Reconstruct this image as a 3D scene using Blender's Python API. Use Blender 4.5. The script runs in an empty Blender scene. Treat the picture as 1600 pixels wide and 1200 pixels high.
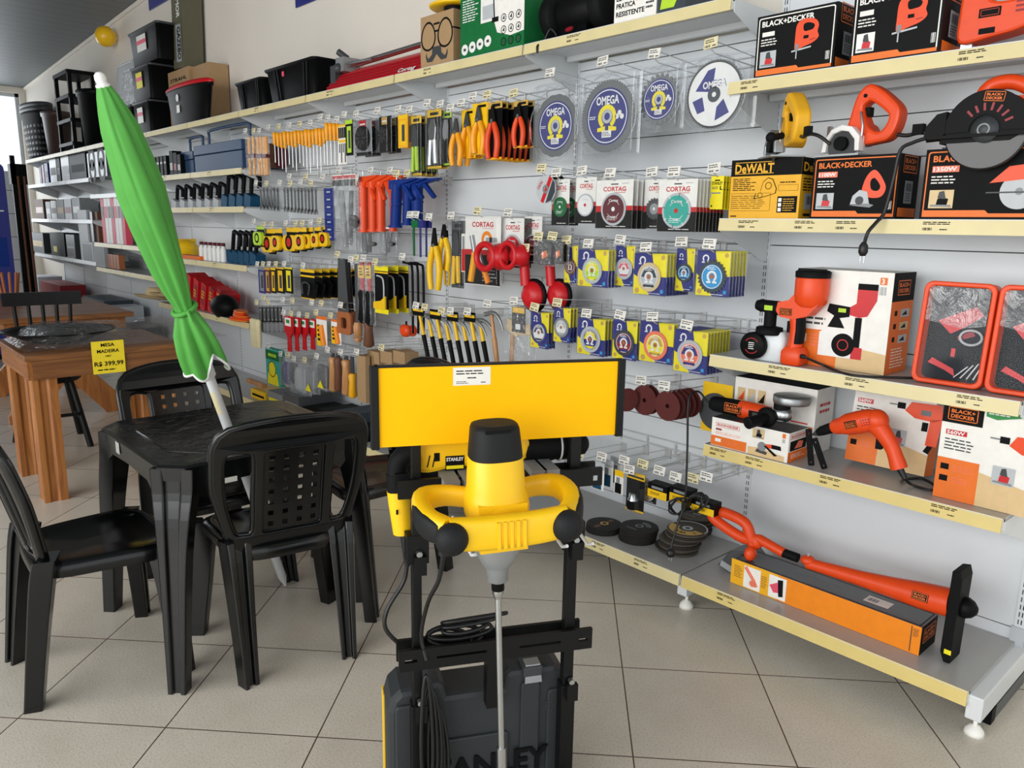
import bpy, bmesh, math, random
from mathutils import Matrix, Vector
random.seed(7)
PI = math.pi
SC = bpy.context.scene
COL = SC.collection
# ---------------------------------------------------------------- camera, sky, lamps, exposure
YAW, PITCH, ROLL, FPX, CAM_H = 0.8311, 0.20066, 0.01714, 1209.65, 1.45
CAM = Vector((0, 0, CAM_H))
_F = Vector((-math.sin(YAW)*math.cos(PITCH), math.cos(YAW)*math.cos(PITCH), -math.sin(PITCH)))
_R0 = Vector((math.cos(YAW), math.sin(YAW), 0)); _U0 = _R0.cross(_F)
_R = _R0*math.cos(ROLL)+_U0*math.sin(ROLL); _U = _U0*math.cos(ROLL)-_R0*math.sin(ROLL)
cd = bpy.data.cameras.new('camera'); cam = bpy.data.objects.new('camera', cd); COL.objects.link(cam)
cd.sensor_fit = 'HORIZONTAL'; cd.sensor_width = 36; cd.lens = FPX/1600*36; cd.clip_end = 100; cd.clip_start = .05
cam.matrix_world = Matrix((( _R.x,_U.x,-_F.x,CAM.x),(_R.y,_U.y,-_F.y,CAM.y),(_R.z,_U.z,-_F.z,CAM.z),(0,0,0,1)))
SC.camera = cam
SC.view_settings.view_transform = 'Standard'; SC.view_settings.look = 'None'
SC.view_settings.gamma = 1; SC.view_settings.use_curve_mapping = False
SC.view_settings.exposure = 0.5
wd = bpy.data.worlds.new('world'); SC.world = wd; wd.use_nodes = True
bg = wd.node_tree.nodes['Background']; bg.inputs[0].default_value = (0.93, 0.97, 1.0, 1); bg.inputs[1].default_value = 0.95

def area(name, loc, target, sx, sy, power, color=(1, 1, 1)):
    l = bpy.data.lights.new(name, 'AREA'); l.shape = 'RECTANGLE'; l.size = sx; l.size_y = sy; l.energy = power; l.color = color
    o = bpy.data.objects.new(name, l); COL.objects.link(o); o.location = loc
    o.rotation_euler = (Vector(target)-Vector(loc)).to_track_quat('-Z', 'Y').to_euler(); return o
area('storefront_daylight', (-1.6, -3.9, 2.0), (-2.0, 2.0, 0.6), 7.0, 2.8, 215, (1.0, 0.985, 0.96))
area('far_window_daylight', (-14.9, 0.9, 2.2), (-8, 0.8, 0.6), 3.4, 2.2, 60, (0.92, 0.97, 1.0))

def ray(px, py):
    return _F+_R*((px-800)/FPX)-_U*((py-600)/FPX)
def at_y(px, py, y):            # the point seen at a pixel of the photo, on the upright plane y
    d = ray(px, py); return CAM+d*(y/d.y)
def at_z(px, py, z):
    d = ray(px, py); return CAM+d*((z-CAM_H)/d.z)
def at_x(px, py, x):
    d = ray(px, py); return CAM+d*(x/d.x)
def rect_y(x0, y0, x1, y1, Y):  # width, height and bottom centre of an upright rectangle on plane y
    mx, my = (x0+x1)/2, (y0+y1)/2
    a, b = at_y(x0, my, Y).x, at_y(x1, my, Y).x
    t, m = at_y(mx, y0, Y).z, at_y(mx, y1, Y).z
    return (a+b)/2, m, b-a, t-m     # x centre, z bottom, width, height

# ---------------------------------------------------------------- materials
def lin(c):
    if isinstance(c, str): c = tuple(int(c[i:i+2], 16) for i in (0, 2, 4))
    return tuple(((v/255+0.055)/1.055)**2.4 if v/255 > 0.04045 else v/255/12.92 for v in c[:3])+(1,)
MATS = {}
def mat(name, color, rough=.45, metal=0, var=.04, scale=30, bump=0, spec=.5, trans=0, coat=0):
    m = bpy.data.materials.new(name); m.use_nodes = True; nt = m.node_tree; N = nt.nodes; L = nt.links
    b = N['Principled BSDF']; c = lin(color)
    tc = N.new('ShaderNodeTexCoord'); nz = N.new('ShaderNodeTexNoise'); nz.inputs['Scale'].default_value = scale
    nz.inputs['Detail'].default_value = 3; L.new(tc.outputs['Object'], nz.inputs['Vector'])
    rp = N.new('ShaderNodeValToRGB'); rp.color_ramp.elements[0].position = .3; rp.color_ramp.elements[1].position = .7
    rp.color_ramp.elements[0].color = tuple(v*(1-var) for v in c[:3])+(1,)
    rp.color_ramp.elements[1].color = tuple(min(1, v*(1+var)) for v in c[:3])+(1,)
    L.new(nz.outputs['Fac'], rp.inputs['Fac']); L.new(rp.outputs['Color'], b.inputs['Base Color'])
    b.inputs['Roughness'].default_value = rough; b.inputs['Metallic'].default_value = metal
    b.inputs['Specular IOR Level'].default_value = spec
    if coat: b.inputs['Coat Weight'].default_value = coat; b.inputs['Coat Roughness'].default_value = .1
    if bump:
        bp = N.new('ShaderNodeBump'); bp.inputs['Strength'].default_value = bump; bp.inputs['Distance'].default_value = .002
        L.new(nz.outputs['Fac'], bp.inputs['Height']); L.new(bp.outputs['Normal'], b.inputs['Normal'])
    MATS[name] = m; return m
def clear(name, tint=(235, 240, 245), gloss=.10, density=.06, rough=.08, bump=0):   # thin clear plastic
    m = bpy.data.materials.new(name); m.use_nodes = True; nt = m.node_tree; N = nt.nodes; L = nt.links
    for n in list(N):
        if n.type != 'OUTPUT_MATERIAL': N.remove(n)
    out = [n for n in N if n.type == 'OUTPUT_MATERIAL'][0]
    tr = N.new('ShaderNodeBsdfTransparent'); tr.inputs[0].default_value = (.97, .98, .99, 1)
    df = N.new('ShaderNodeBsdfDiffuse'); df.inputs[0].default_value = lin(tint)
    gl = N.new('ShaderNodeBsdfGlossy'); gl.inputs['Roughness'].default_value = rough
    m1 = N.new('ShaderNodeMixShader'); m1.inputs[0].default_value = density
    L.new(tr.outputs[0], m1.inputs[1]); L.new(df.outputs[0], m1.inputs[2])
    lw = N.new('ShaderNodeLayerWeight'); lw.inputs[0].default_value = .35
    mx = N.new('ShaderNodeMath'); mx.operation = 'MULTIPLY_ADD'; mx.inputs[1].default_value = .22; mx.inputs[2].default_value = gloss
    L.new(lw.outputs['Facing'], mx.inputs[0])
    m2 = N.new('ShaderNodeMixShader'); L.new(mx.outputs[0], m2.inputs[0]); L.new(m1.outputs[0], m2.inputs[1]); L.new(gl.outputs[0], m2.inputs[2])
    if bump:
        tc = N.new('ShaderNodeTexCoord'); nz = N.new('ShaderNodeTexNoise'); nz.inputs['Scale'].default_value = 14; nz.inputs['Detail'].default_value = 4; nz.inputs['Distortion'].default_value = 1.5
        L.new(tc.outputs['Object'], nz.inputs['Vector']); bp = N.new('ShaderNodeBump'); bp.inputs['Strength'].default_value = bump; bp.inputs['Distance'].default_value = .03
        L.new(nz.outputs['Fac'], bp.inputs['Height']); L.new(bp.outputs['Normal'], gl.inputs['Normal'])
    L.new(m2.outputs[0], out.inputs[0]); MATS[name] = m; return m
def wood(name, c1, c2, scale=6, axis=2, rough=.4):
    m = bpy.data.materials.new(name); m.use_nodes = True; nt = m.node_tree; N = nt.nodes; L = nt.links; b = N['Principled BSDF']
    tc = N.new('ShaderNodeTexCoord'); mp = N.new('ShaderNodeMapping'); s = [14, 14, 14]; s[axis] = 1.2
    mp.inputs['Scale'].default_value = s; L.new(tc.outputs['Object'], mp.inputs['Vector'])
    nz = N.new('ShaderNodeTexNoise'); nz.inputs['Scale'].default_value = scale/3; nz.inputs['Detail'].default_value = 6; nz.inputs['Distortion'].default_value = 1.2
    L.new(mp.outputs[0], nz.inputs['Vector']); rp = N.new('ShaderNodeValToRGB')
    rp.color_ramp.elements[0].position = .35; rp.color_ramp.elements[0].color = lin(c1); rp.color_ramp.elements[1].position = .65; rp.color_ramp.elements[1].color = lin(c2)
    L.new(nz.outputs['Fac'], rp.inputs['Fac']); L.new(rp.outputs['Color'], b.inputs['Base Color']); b.inputs['Roughness'].default_value = rough
    MATS[name] = m; return m
for n, c, r in [('orange', 'E54812', .42), ('red', 'C8141E', .4), ('deep_red', '8E1020', .45), ('white', 'EDEDEB', .45), ('paper', 'F0EEE8', .6),
                ('tag_cream', 'E4DAB0', .6), ('black', '0B0C0D', .5), ('soft_black', '101112', .62), ('grey', '83878A', .5), ('dark_grey', '3A3D40', .5),
                ('light_grey', 'B9BEC2', .5), ('yellow', 'F4C414', .4), ('lemon', 'F2E21C', .45), ('navy', '232A7C', .45), ('royal', '16337F', .42),
                ('sky', '2A96D0', .45), ('teal', '2BA898', .45), ('green', '2E8B45', .5), ('dark_green', '1B6B3A', .5), ('lime', 'B4DA30', .45),
                ('maroon', '5E1824', .6), ('sand_red', '5A2422', .85), ('brown', '6E4630', .6), ('kraft', 'A98A64', .7), ('kraft_dark', '7D6548', .75),
                ('tan', 'D8BE90', .5), ('wood_print', 'DDBE8C', .55), ('pink', 'E2506A', .5), ('salmon', 'EE7A5C', .5), ('toolbox_blue', '2C4668', .45),
                ('petrol', '1D4C6C', .45), ('print_orange', 'E8721E', .5), ('box_orange', 'F28A12', .5), ('box_yellow', 'F0B018', .5),
                ('dw_yellow', 'E9AE1E', .5), ('screwdriver_yellow', 'F2A516', .35), ('print_grey', '9DA2A6', .6), ('straw', 'D8C090', .8),
                ('copper', 'A8643C', .4), ('disc_black', '23221F', .75), ('disc_brown', '2E2622', .75), ('flap_grey', '4C473E', .85)]:
    mat(n, c, r, spec=.12 if int(c[:2], 16) < 0x20 else .45)
mat('blade_steel', '7C8082', .45, metal=.75); mat('panel_white', 'D9DEE2', .4, var=.015, scale=3); mat('shelf_white', 'D8DCDE', .35, var=.02, scale=5)
mat('shelf_grey', 'A8A8A6', .3, var=.03, scale=20); mat('strip_cream', 'DED09C', .4, var=.05, scale=9); mat('strip_yellow', 'DCC67C', .4, var=.05, scale=9)
mat('wall_paint', 'E2DCD2', .8, var=.03, scale=1.5); mat('steel', 'C4C8CA', .28, metal=1); mat('brushed', 'A2A6A8', .42, metal=.9); mat('cast', '9A9EA0', .5, metal=.5)
mat('wire', 'D4D6D6', .35, metal=.25); mat('chair_black', '090B0C', .21, var=.12, scale=60, spec=.5); mat('tray_dark', '1A2128', .5, spec=.12); mat('cap_black', '141618', .62, spec=.3, bump=.4, scale=400)
mat('rack_black', '08090A', .45, spec=.3); mat('mixer_yellow', 'F6C50C', .42, var=.02); mat('sign_yellow', 'FFC000', .6, var=.01, spec=.15); mat('cable', '101112', .45)
mat('parasol_green', '4FA040', .68, var=.08, scale=9, bump=.15); mat('pole_white', 'DADDDD', .35); mat('case_black', '2A2E31', .55, bump=.3, scale=300)
mat('bottle_white', 'DCE2E6', .35); mat('gray_trim', '5C5F60', .5); mat('basket_dark', '121112', .6, spec=.12); mat('bin_brown', '4A3833', .4); mat('ball_yellow', 'F8C41C', .3)
mat('gazebo', '5C5A46', .6); mat('sticker_white', 'E8E6DE', .5); mat('notice_yellow', 'F6DC28', .6); mat('slate', '2E3942', .5); mat('smoke', '4A4D50', .3); mat('gold', 'C9A24E', .5)
clear('clear', gloss=.02, density=.015); clear('blister', density=.05, gloss=.045); clear('bag', density=.11, gloss=.085, bump=.8, rough=.15); clear('film', density=.004, gloss=.012, bump=.35, rough=.16)
clear('wrap', density=.03, gloss=.13, bump=1.0, rough=.1); clear('window_film', gloss=.003, density=.004); clear('frost', tint=(215, 220, 225), density=.42, gloss=.06, rough=.25); clear('guard', tint=(20, 20, 22), density=.8, gloss=.05, rough=.3)
wood('pine', '8A5226', 'AC7038', axis=2); wood('pine_top', '6E4424', '8E5E34', axis=1); wood('pine_x', '80491F', 'A0662E', axis=0); wood('handle_wood', 'B07848', 'CC9A66', axis=2)

# ---------------------------------------------------------------- mesh building
_tc = {}
def _curve_mesh(cu):
    o = bpy.data.objects.new('t', cu); me = bpy.data.meshes.new_from_object(o)
    V = [tuple(v.co) for v in me.vertices]; Fc = [tuple(p.vertices) for p in me.polygons]
    bpy.data.objects.remove(o); bpy.data.meshes.remove(me); bpy.data.curves.remove(cu); return V, Fc
def text_mesh(s, bold):
    k = (s, bold)
    if k not in _tc:
        cu = bpy.data.curves.new('t', 'FONT'); cu.body = s; cu.size = 1; cu.resolution_u = 2; cu.offset = .028 if bold else 0; cu.fill_mode = 'FRONT'
        _tc[k] = _curve_mesh(cu)
    return _tc[k]
def plate_mesh(outer, holes, th, bev=0):
    cu = bpy.data.curves.new('p', 'CURVE'); cu.dimensions = '2D'; cu.fill_mode = 'BOTH' if th else 'FRONT'; cu.extrude = th/2-bev; cu.bevel_depth = bev; cu.bevel_resolution = 1; cu.offset = -bev
    for poly in [outer]+holes:
        sp = cu.splines.new('POLY'); sp.points.add(len(poly)-1); sp.use_cyclic_u = True
        for p, q in zip(sp.points, poly): p.co = (q[0], q[1], 0, 1)
    return _curve_mesh(cu)
def rrect(x0, x1, z0, z1, r, n=5):
    out = []
    for cx, cz, a in ((x1-r, z1-r, 0), (x0+r, z1-r, 90), (x0+r, z0+r, 180), (x1-r, z0+r, 270)):
        for i in range(n+1):
            t = math.radians(a+90*i/n); out.append((cx+r*math.cos(t), cz+r*math.sin(t)))
    return out
def smooth_path2(pts, k=4): return [(v.x, v.y) for v in smooth_path([(a, b, 0) for a, b in pts], k, True)]
def ngon(cx, cz, r, n=24, r2=None, a0=0):
    return [(cx+r*math.cos(a0+2*PI*i/n), cz+(r2 or r)*math.sin(a0+2*PI*i/n)) for i in range(n)]
def smooth_path(pts, k=4, closed=False):
    P = [Vector(p) for p in pts]; n = len(P); out = []
    for i in range(n if closed else n-1):
        g = (lambda j: P[j % n]) if closed else (lambda j: P[max(0, min(n-1, j))])
        a, b, c, d = g(i-1), g(i), g(i+1), g(i+2)
        for s in range(k):
            t = s/k; out.append(.5*((2*b)+(c-a)*t+(2*a-5*b+4*c-d)*t*t+(3*b-a-3*c+d)*t**3))
    if not closed: out.append(P[-1])
    return out
def leg_rings(keys, k=4):      # smooth in-betweens for a tapering leg given as (x, y, z, width, depth)
    A = smooth_path([q[:3] for q in keys], k); B = smooth_path([(q[3], q[4], 0) for q in keys], k); return [(a.x, a.y, a.z, b.x, b.y) for a, b in zip(A, B)]
class MB:
    def __init__(s, T=None): s.v = []; s.f = []; s.m = []; s.s = []; s.mats = []; s.T = T or Matrix.Identity(4)
    def mi(s, m):
        if m not in s.mats: s.mats.append(m)
        return s.mats.index(m)
    def add(s, V, F, m, sm=False):
        o = len(s.v); T = s.T
        s.v += [T @ Vector(p) for p in V]; k = s.mi(m)
        for f in F: s.f.append(tuple(i+o for i in f)); s.m.append(k); s.s.append(sm)
        return s
    def box(s, x0, x1, y0, y1, z0, z1, m):
        V = [(x, y, z) for x in (x0, x1) for y in (y0, y1) for z in (z0, z1)]
        return s.add(V, [(0, 1, 3, 2), (4, 6, 7, 5), (0, 4, 5, 1), (2, 3, 7, 6), (0, 2, 6, 4), (1, 5, 7, 3)], m)
    def hexa(s, b, t, m):       # four bottom points, four top points
        return s.add(list(b)+list(t), [(3, 2, 1, 0), (4, 5, 6, 7), (0, 1, 5, 4), (1, 2, 6, 5), (2, 3, 7, 6), (3, 0, 4, 7)], m)
    def loft(s, rings, m, sm=True, caps=True, closed=False):
        n = len(rings[0]); V = [p for r in rings for p in r]; F = []
        K = len(rings)
        for i in range(K if closed else K-1):
            for j in range(n):
                F.append((i*n+j, i*n+(j+1) % n, ((i+1) % K)*n+(j+1) % n, ((i+1) % K)*n+j))
        s.add(V, F, m, sm)
        if caps and not closed:
            s.add(rings[0], [tuple(range(n))[::-1]], m); s.add(rings[-1], [tuple(range(n))], m)
        return s
    def tube(s, pts, r, m, n=8, closed=False, caps=True):
        P = [Vector(p) for p in pts]; K = len(P); rings = []; up = None
        R = r if isinstance(r, (list, tuple)) else [r]*K
        for i in range(K):
            a = P[(i-1) % K] if closed or i else P[0]; b = P[(i+1) % K] if closed or i < K-1 else P[-1]
            t = (b-a).normalized()
            if up is None: up = t.orthogonal().normalized()
            up = (up-t*up.dot(t)); up = up.normalized() if up.length > 1e-6 else t.orthogonal().normalized()
            w = t.cross(up); rings.append([P[i]+(up*math.cos(2*PI*j/n)+w*math.sin(2*PI*j/n))*R[i] for j in range(n)])
        return s.loft(rings, m, True, caps, closed)
    def cyl(s, p, q, r, m, n=16, r2=None):
        return s.tube([p, q], [r, r if r2 is None else r2], m, n)
    def lathe(s, prof, m, n=20, c=(0, 0, 0), axis='z'):
        rings = []
        for r, h in prof:
            ring = []
            for j in range(n):
                a = 2*PI*j/n; x, y = r*math.cos(a), r*math.sin(a)
                p = {'z': (x, y, h), 'y': (x, h, -y), 'x': (h, x, y)}[axis]
                ring.append((p[0]+c[0], p[1]+c[1], p[2]+c[2]))
            rings.append(ring)
        return s.loft(rings, m)
    def prism(s, poly, y0, y1, m, holes=None):   # outline in (x, z), thickness along y
        V, F = plate_mesh(poly, holes or [], y1-y0)
        s.add([(x, (y0+y1)/2-z, y) for x, y, z in V], F, m); return s
    def plate(s, poly, holes, y0, y1, m, bev=.002):
        V, F = plate_mesh(poly, holes, y1-y0, bev)
        s.add([(x, (y0+y1)/2-z, y) for x, y, z in V], F, m); return s
    def ball(s, c, r, m, n=16, k=10):
        if not isinstance(r, (tuple, list)): r = (r, r, r)
        rings = []
        for i in range(k+1):
            a = -PI/2+PI*i/k; cr = max(math.cos(a), .001)
            rings.append([(c[0]+r[0]*cr*math.cos(2*PI*j/n), c[1]+r[1]*cr*math.sin(2*PI*j/n), c[2]+r[2]*math.sin(a)) for j in range(n)])
        return s.loft(rings, m)
    # flat print on the face y (looking to -y)
    def rect(s, x0, x1, z0, z1, y, m): return s.add([(x0, y, z0), (x1, y, z0), (x1, y, z1), (x0, y, z1)], [(0, 1, 2, 3)], m)
    def poly(s, pts, y, m): return s.add([(x, y, z) for x, z in pts], [tuple(range(len(pts)))], m)
    def shape(s, poly, y, m, holes=None):
        V, F = plate_mesh(poly, holes or [], 0.0); return s.add([(a, y, b) for a, b, c in V], F, m)
    def ring(s, cx, cz, r0, r1, y, m, n=28, a0=0, a1=2*PI, ez=1):
        V = []; F = []
        for i in range(n+1):
            a = a0+(a1-a0)*i/n; V += [(cx+r0*math.cos(a), y, cz+ez*r0*math.sin(a)), (cx+r1*math.cos(a), y, cz+ez*r1*math.sin(a))]
            if i: F.append((2*i-2, 2*i-1, 2*i+1, 2*i))
        return s.add(V, F, m)
    def disc(s, cx, cz, r, y, m, n=24): return s.poly(ngon(cx, cz, r, n), y, m)
    def frame(s, x0, x1, z0, z1, t, y, m):
        return s.rect(x0, x1, z0, z0+t, y, m).rect(x0, x1, z1-t, z1, y, m).rect(x0, x0+t, z0, z1, y, m).rect(x1-t, x1, z0, z1, y, m)
    def text(s, t, x, z, h, y, m, w=None, bold=True, align='l', rot=0):
        V, F = text_mesh(t, bold)
        if not V: return s
        a, b = min(v[0] for v in V), max(v[0] for v in V); c = h/.70; kx = c if w is None else w/(b-a)
        W = (b-a)*kx; ox = {'l': 0, 'c': -W/2, 'r': -W}[align]; cr, sr = math.cos(rot), math.sin(rot)
        P = [((v[0]-a)*kx+ox, v[1]*c) for v in V]
        return s.add([(x+p*cr-q*sr, y, z+p*sr+q*cr) for p, q in P], F, m)
    def lines(s, x0, x1, z0, z1, n, y, m, seed=1, fill=.45):     # small print too fine to read
        rr = random.Random(seed); h = (z1-z0)/n
        for i in range(n):
            z = z1-h*(i+1)+h*(1-fill)/2; x = x0; end = x0+(x1-x0)*rr.uniform(.7, 1)
            while x < end-.001:
                l = min((x1-x0)*rr.uniform(.12, .3), end-x); s.rect(x, x+l, z, z+h*fill, y, m); x += l+(x1-x0)*.04
        return s
    def bars(s, x0, x1, z0, z1, y, m, n=9):
        w = (x1-x0)/n
        for i in range(n): s.rect(x0+i*w, x0+i*w+w*(.3+.4*((i*7) % 3)/2), z0, z1, y, m)
        return s
    def side(s, x): s.T = s.T @ Matrix.Translation((x, 0, 0)) @ Matrix.Rotation(PI/2, 4, 'Z'); return s   # draw on the +x face
    def build(s, name, parent=None, bevel=0, seg=2):
        me = bpy.data.meshes.new(name); me.from_pydata([tuple(v) for v in s.v], [], s.f)
        for m in s.mats: me.materials.append(MATS[m])
        me.polygons.foreach_set('material_index', s.m); me.polygons.foreach_set('use_smooth', s.s); me.update()
        o = bpy.data.objects.new(name, me); COL.objects.link(o)
        if parent: o.parent = parent
        if bevel:
            b = o.modifiers.new('bevel', 'BEVEL'); b.width = bevel; b.segments = seg; b.limit_method = 'ANGLE'; b.angle_limit = math.radians(50)
        return o
def tag(o, label, cat, group=None):
    o['label'] = label; o['category'] = cat
    if group: o['group'] = group
    return o
def thing(name, label, cat, loc=(0, 0, 0), rz=0, group=None):
    o = bpy.data.objects.new(name, None); COL.objects.link(o); o.empty_display_size = .1
    o.location = loc; o.rotation_euler = (0, 0, rz); return tag(o, label, cat, group)
def dup(o, parent=None):
    c = o.copy(); COL.objects.link(c)
    if parent: c.parent = parent
    for ch in list(o.children): dup(ch, c)
    return c
def struct(o): o['kind'] = 'structure'; return o
def part_label(o, t): o['label'] = t; return o
def hook_rows():
    R = {}
    for h in [o for o in bpy.data.objects if o.get('row')]: R.setdefault(h['row'], []).append(h)
    for k, L in R.items():
        L.sort(key=lambda h: h.location.x)
        for i, h in enumerate(L): h['label'] = ('white wire hook of the %s row' % k) if len(L) == 1 else '%s white wire hook from the left in the %s row' % (N1[i], k) if not k.startswith('bare') else '%s %s, counted from the left' % (N1[i], k); del h['row']
ORD = ['front', 'second', 'third', 'fourth', 'fifth', 'sixth', 'seventh', 'eighth', 'ninth', 'tenth', 'eleventh', 'twelfth']
def rot_about(p, axis, ang): return Matrix.Translation(p) @ Matrix.Rotation(ang, 4, axis) @ Matrix.Translation([-c for c in p])
# ================================================================ the room
def add_floor():
    m = bpy.data.materials.new('floor_tiles'); m.use_nodes = True; nt = m.node_tree; N = nt.nodes; L = nt.links; b = N['Principled BSDF']
    tc = N.new('ShaderNodeTexCoord'); mp = N.new('ShaderNodeMapping'); mp.vector_type = 'TEXTURE'
    mp.inputs['Location'].default_value = (-2.482, .3096, 0); mp.inputs['Rotation'].default_value = (0, 0, .76242)
    L.new(tc.outputs['Object'], mp.inputs['Vector'])
    br = N.new('ShaderNodeTexBrick'); br.offset = 0; br.squash = 1; br.inputs['Scale'].default_value = 1
    for k, v in (('Mortar Size', .0022), ('Mortar Smooth', .1), ('Brick Width', .4514), ('Row Height', .4514), ('Bias', 0)): br.inputs[k].default_value = v
    br.inputs['Color1'].default_value = lin('D9D2C5'); br.inputs['Color2'].default_value = lin('D4CDC0'); br.inputs['Mortar'].default_value = lin('5E4A3E')
    L.new(mp.outputs[0], br.inputs['Vector'])
    n1 = N.new('ShaderNodeTexNoise'); n1.inputs['Scale'].default_value = 160; n1.inputs['Detail'].default_value = 4; L.new(tc.outputs['Object'], n1.inputs['Vector'])
    n2 = N.new('ShaderNodeTexNoise'); n2.inputs['Scale'].default_value = 7; n2.inputs['Detail'].default_value = 4; L.new(tc.outputs['Object'], n2.inputs['Vector'])
    rp = N.new('ShaderNodeValToRGB'); rp.color_ramp.elements[0].position = .36; rp.color_ramp.elements[0].color = (.72, .70, .67, 1); rp.color_ramp.elements[1].position = .52; rp.color_ramp.elements[1].color = (1, 1, 1, 1)
    L.new(n1.outputs['Fac'], rp.inputs['Fac'])
    mx = N.new('ShaderNodeMix'); mx.data_type = 'RGBA'; mx.blend_type = 'MULTIPLY'; mx.inputs['Factor'].default_value = .55
    L.new(br.outputs['Color'], mx.inputs['A']); L.new(rp.outputs['Color'], mx.inputs['B'])
    r2 = N.new('ShaderNodeValToRGB'); r2.color_ramp.elements[0].position = .3; r2.color_ramp.elements[0].color = (.90, .89, .87, 1); r2.color_ramp.elements[1].position = .7
    L.new(n2.outputs['Fac'], r2.inputs['Fac'])
    m2 = N.new('ShaderNodeMix'); m2.data_type = 'RGBA'; m2.blend_type = 'MULTIPLY'; m2.inputs['Factor'].default_value = .8
    L.new(mx.outputs['Result'], m2.inputs['A']); L.new(r2.outputs['Color'], m2.inputs['B']); L.new(m2.outputs['Result'], b.inputs['Base Color'])
    b.inputs['Roughness'].default_value = .27
    ad = N.new('ShaderNodeMath'); ad.operation = 'MULTIPLY_ADD'; ad.inputs[1].default_value = -2; L.new(br.outputs['Fac'], ad.inputs[0]); L.new(n1.outputs['Fac'], ad.inputs[2])
    bp = N.new('ShaderNodeBump'); bp.inputs['Strength'].default_value = .25; bp.inputs['Distance'].default_value = .002; L.new(ad.outputs[0], bp.inputs['Height']); L.new(bp.outputs['Normal'], b.inputs['Normal'])
    MATS['floor_tiles'] = m
    struct(MB().box(-14.4, 3, -6, 2.87, -.1, 0, 'floor_tiles').build('floor'))
def add_ceiling():
    m = bpy.data.materials.new('ceiling_boards'); m.use_nodes = True; nt = m.node_tree; N = nt.nodes; L = nt.links; b = N['Principled BSDF']
    tc = N.new('ShaderNodeTexCoord'); wv = N.new('ShaderNodeTexWave'); wv.bands_direction = 'X'; wv.wave_profile = 'SAW'; wv.inputs['Scale'].default_value = 1.55; wv.inputs['Distortion'].default_value = 0
    L.new(tc.outputs['Object'], wv.inputs['Vector']); rp = N.new('ShaderNodeValToRGB')
    rp.color_ramp.elements[0].position = 0; rp.color_ramp.elements[0].color = lin('53585C'); rp.color_ramp.elements[1].position = .12; rp.color_ramp.elements[1].color = lin('6C7175')
    L.new(wv.outputs['Fac'], rp.inputs['Fac']); L.new(rp.outputs['Color'], b.inputs['Base Color']); b.inputs['Roughness'].default_value = .5
    bp = N.new('ShaderNodeBump'); bp.inputs['Strength'].default_value = .5; bp.inputs['Distance'].default_value = .01; L.new(wv.outputs['Fac'], bp.inputs['Height']); L.new(bp.outputs['Normal'], b.inputs['Normal'])
    MATS['ceiling_boards'] = m
    z = lambda x: 3.606+(x+8.703)*.04
    V = [(x, y, z(x)+d) for x in (-14.4, 3) for y in (-6, 2.87) for d in (0, .08)]
    struct(MB().add(V, [(0, 1, 3, 2), (4, 6, 7, 5), (0, 4, 5, 1), (2, 3, 7, 6), (0, 2, 6, 4), (1, 5, 7, 3)], 'ceiling_boards').build('ceiling'))
    b = MB()
    ring = lambda x: [(x, 2.83, z(x)-.004), (x, 2.80, z(x)-.004), (x, 2.80, z(x)-.02), (x, 2.815, z(x)-.035), (x, 2.83, z(x)-.035)]
    b.loft([ring(-14.2), ring(3)], 'wall_paint', sm=False)
    struct(b.build('trim_1'))
add_floor(); add_ceiling()
struct(MB().box(-14.4, 3, 2.83, 2.87, 0, 4.1, 'wall_paint').build('wall_back'))
struct(MB().box(-14.4, -5.2, -4.3, -4.1, 0, 4.1, 'wall_paint').build('unseen_light_block'))  # unseen wall added to block sky light and darken the far-left bays
wl = MB()
for a in ((-6, -1.2, 0, 4.1), (2.75, 2.83, 0, 4.1), (-1.2, 2.75, 0, .9), (-1.2, 2.75, 3.3, 4.1)): wl.box(-14.4, -14.2, a[0], a[1], a[2], a[3], 'wall_paint')
struct(wl.build('wall_left'))
wf = MB()
for a in ((-1.2, -1.15, .9, 3.3), (.6, .65, .9, 3.3), (2.70, 2.75, .9, 3.3), (-1.2, 2.75, .9, .95), (-1.2, 2.75, 3.25, 3.3)): wf.box(-14.34, -14.27, a[0], a[1], a[2], a[3], 'light_grey')
wf = struct(wf.build('window_1')); MB().box(-14.31, -14.30, -1.15, 2.70, .95, 3.25, 'clear').build('window_pane', wf)

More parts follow.
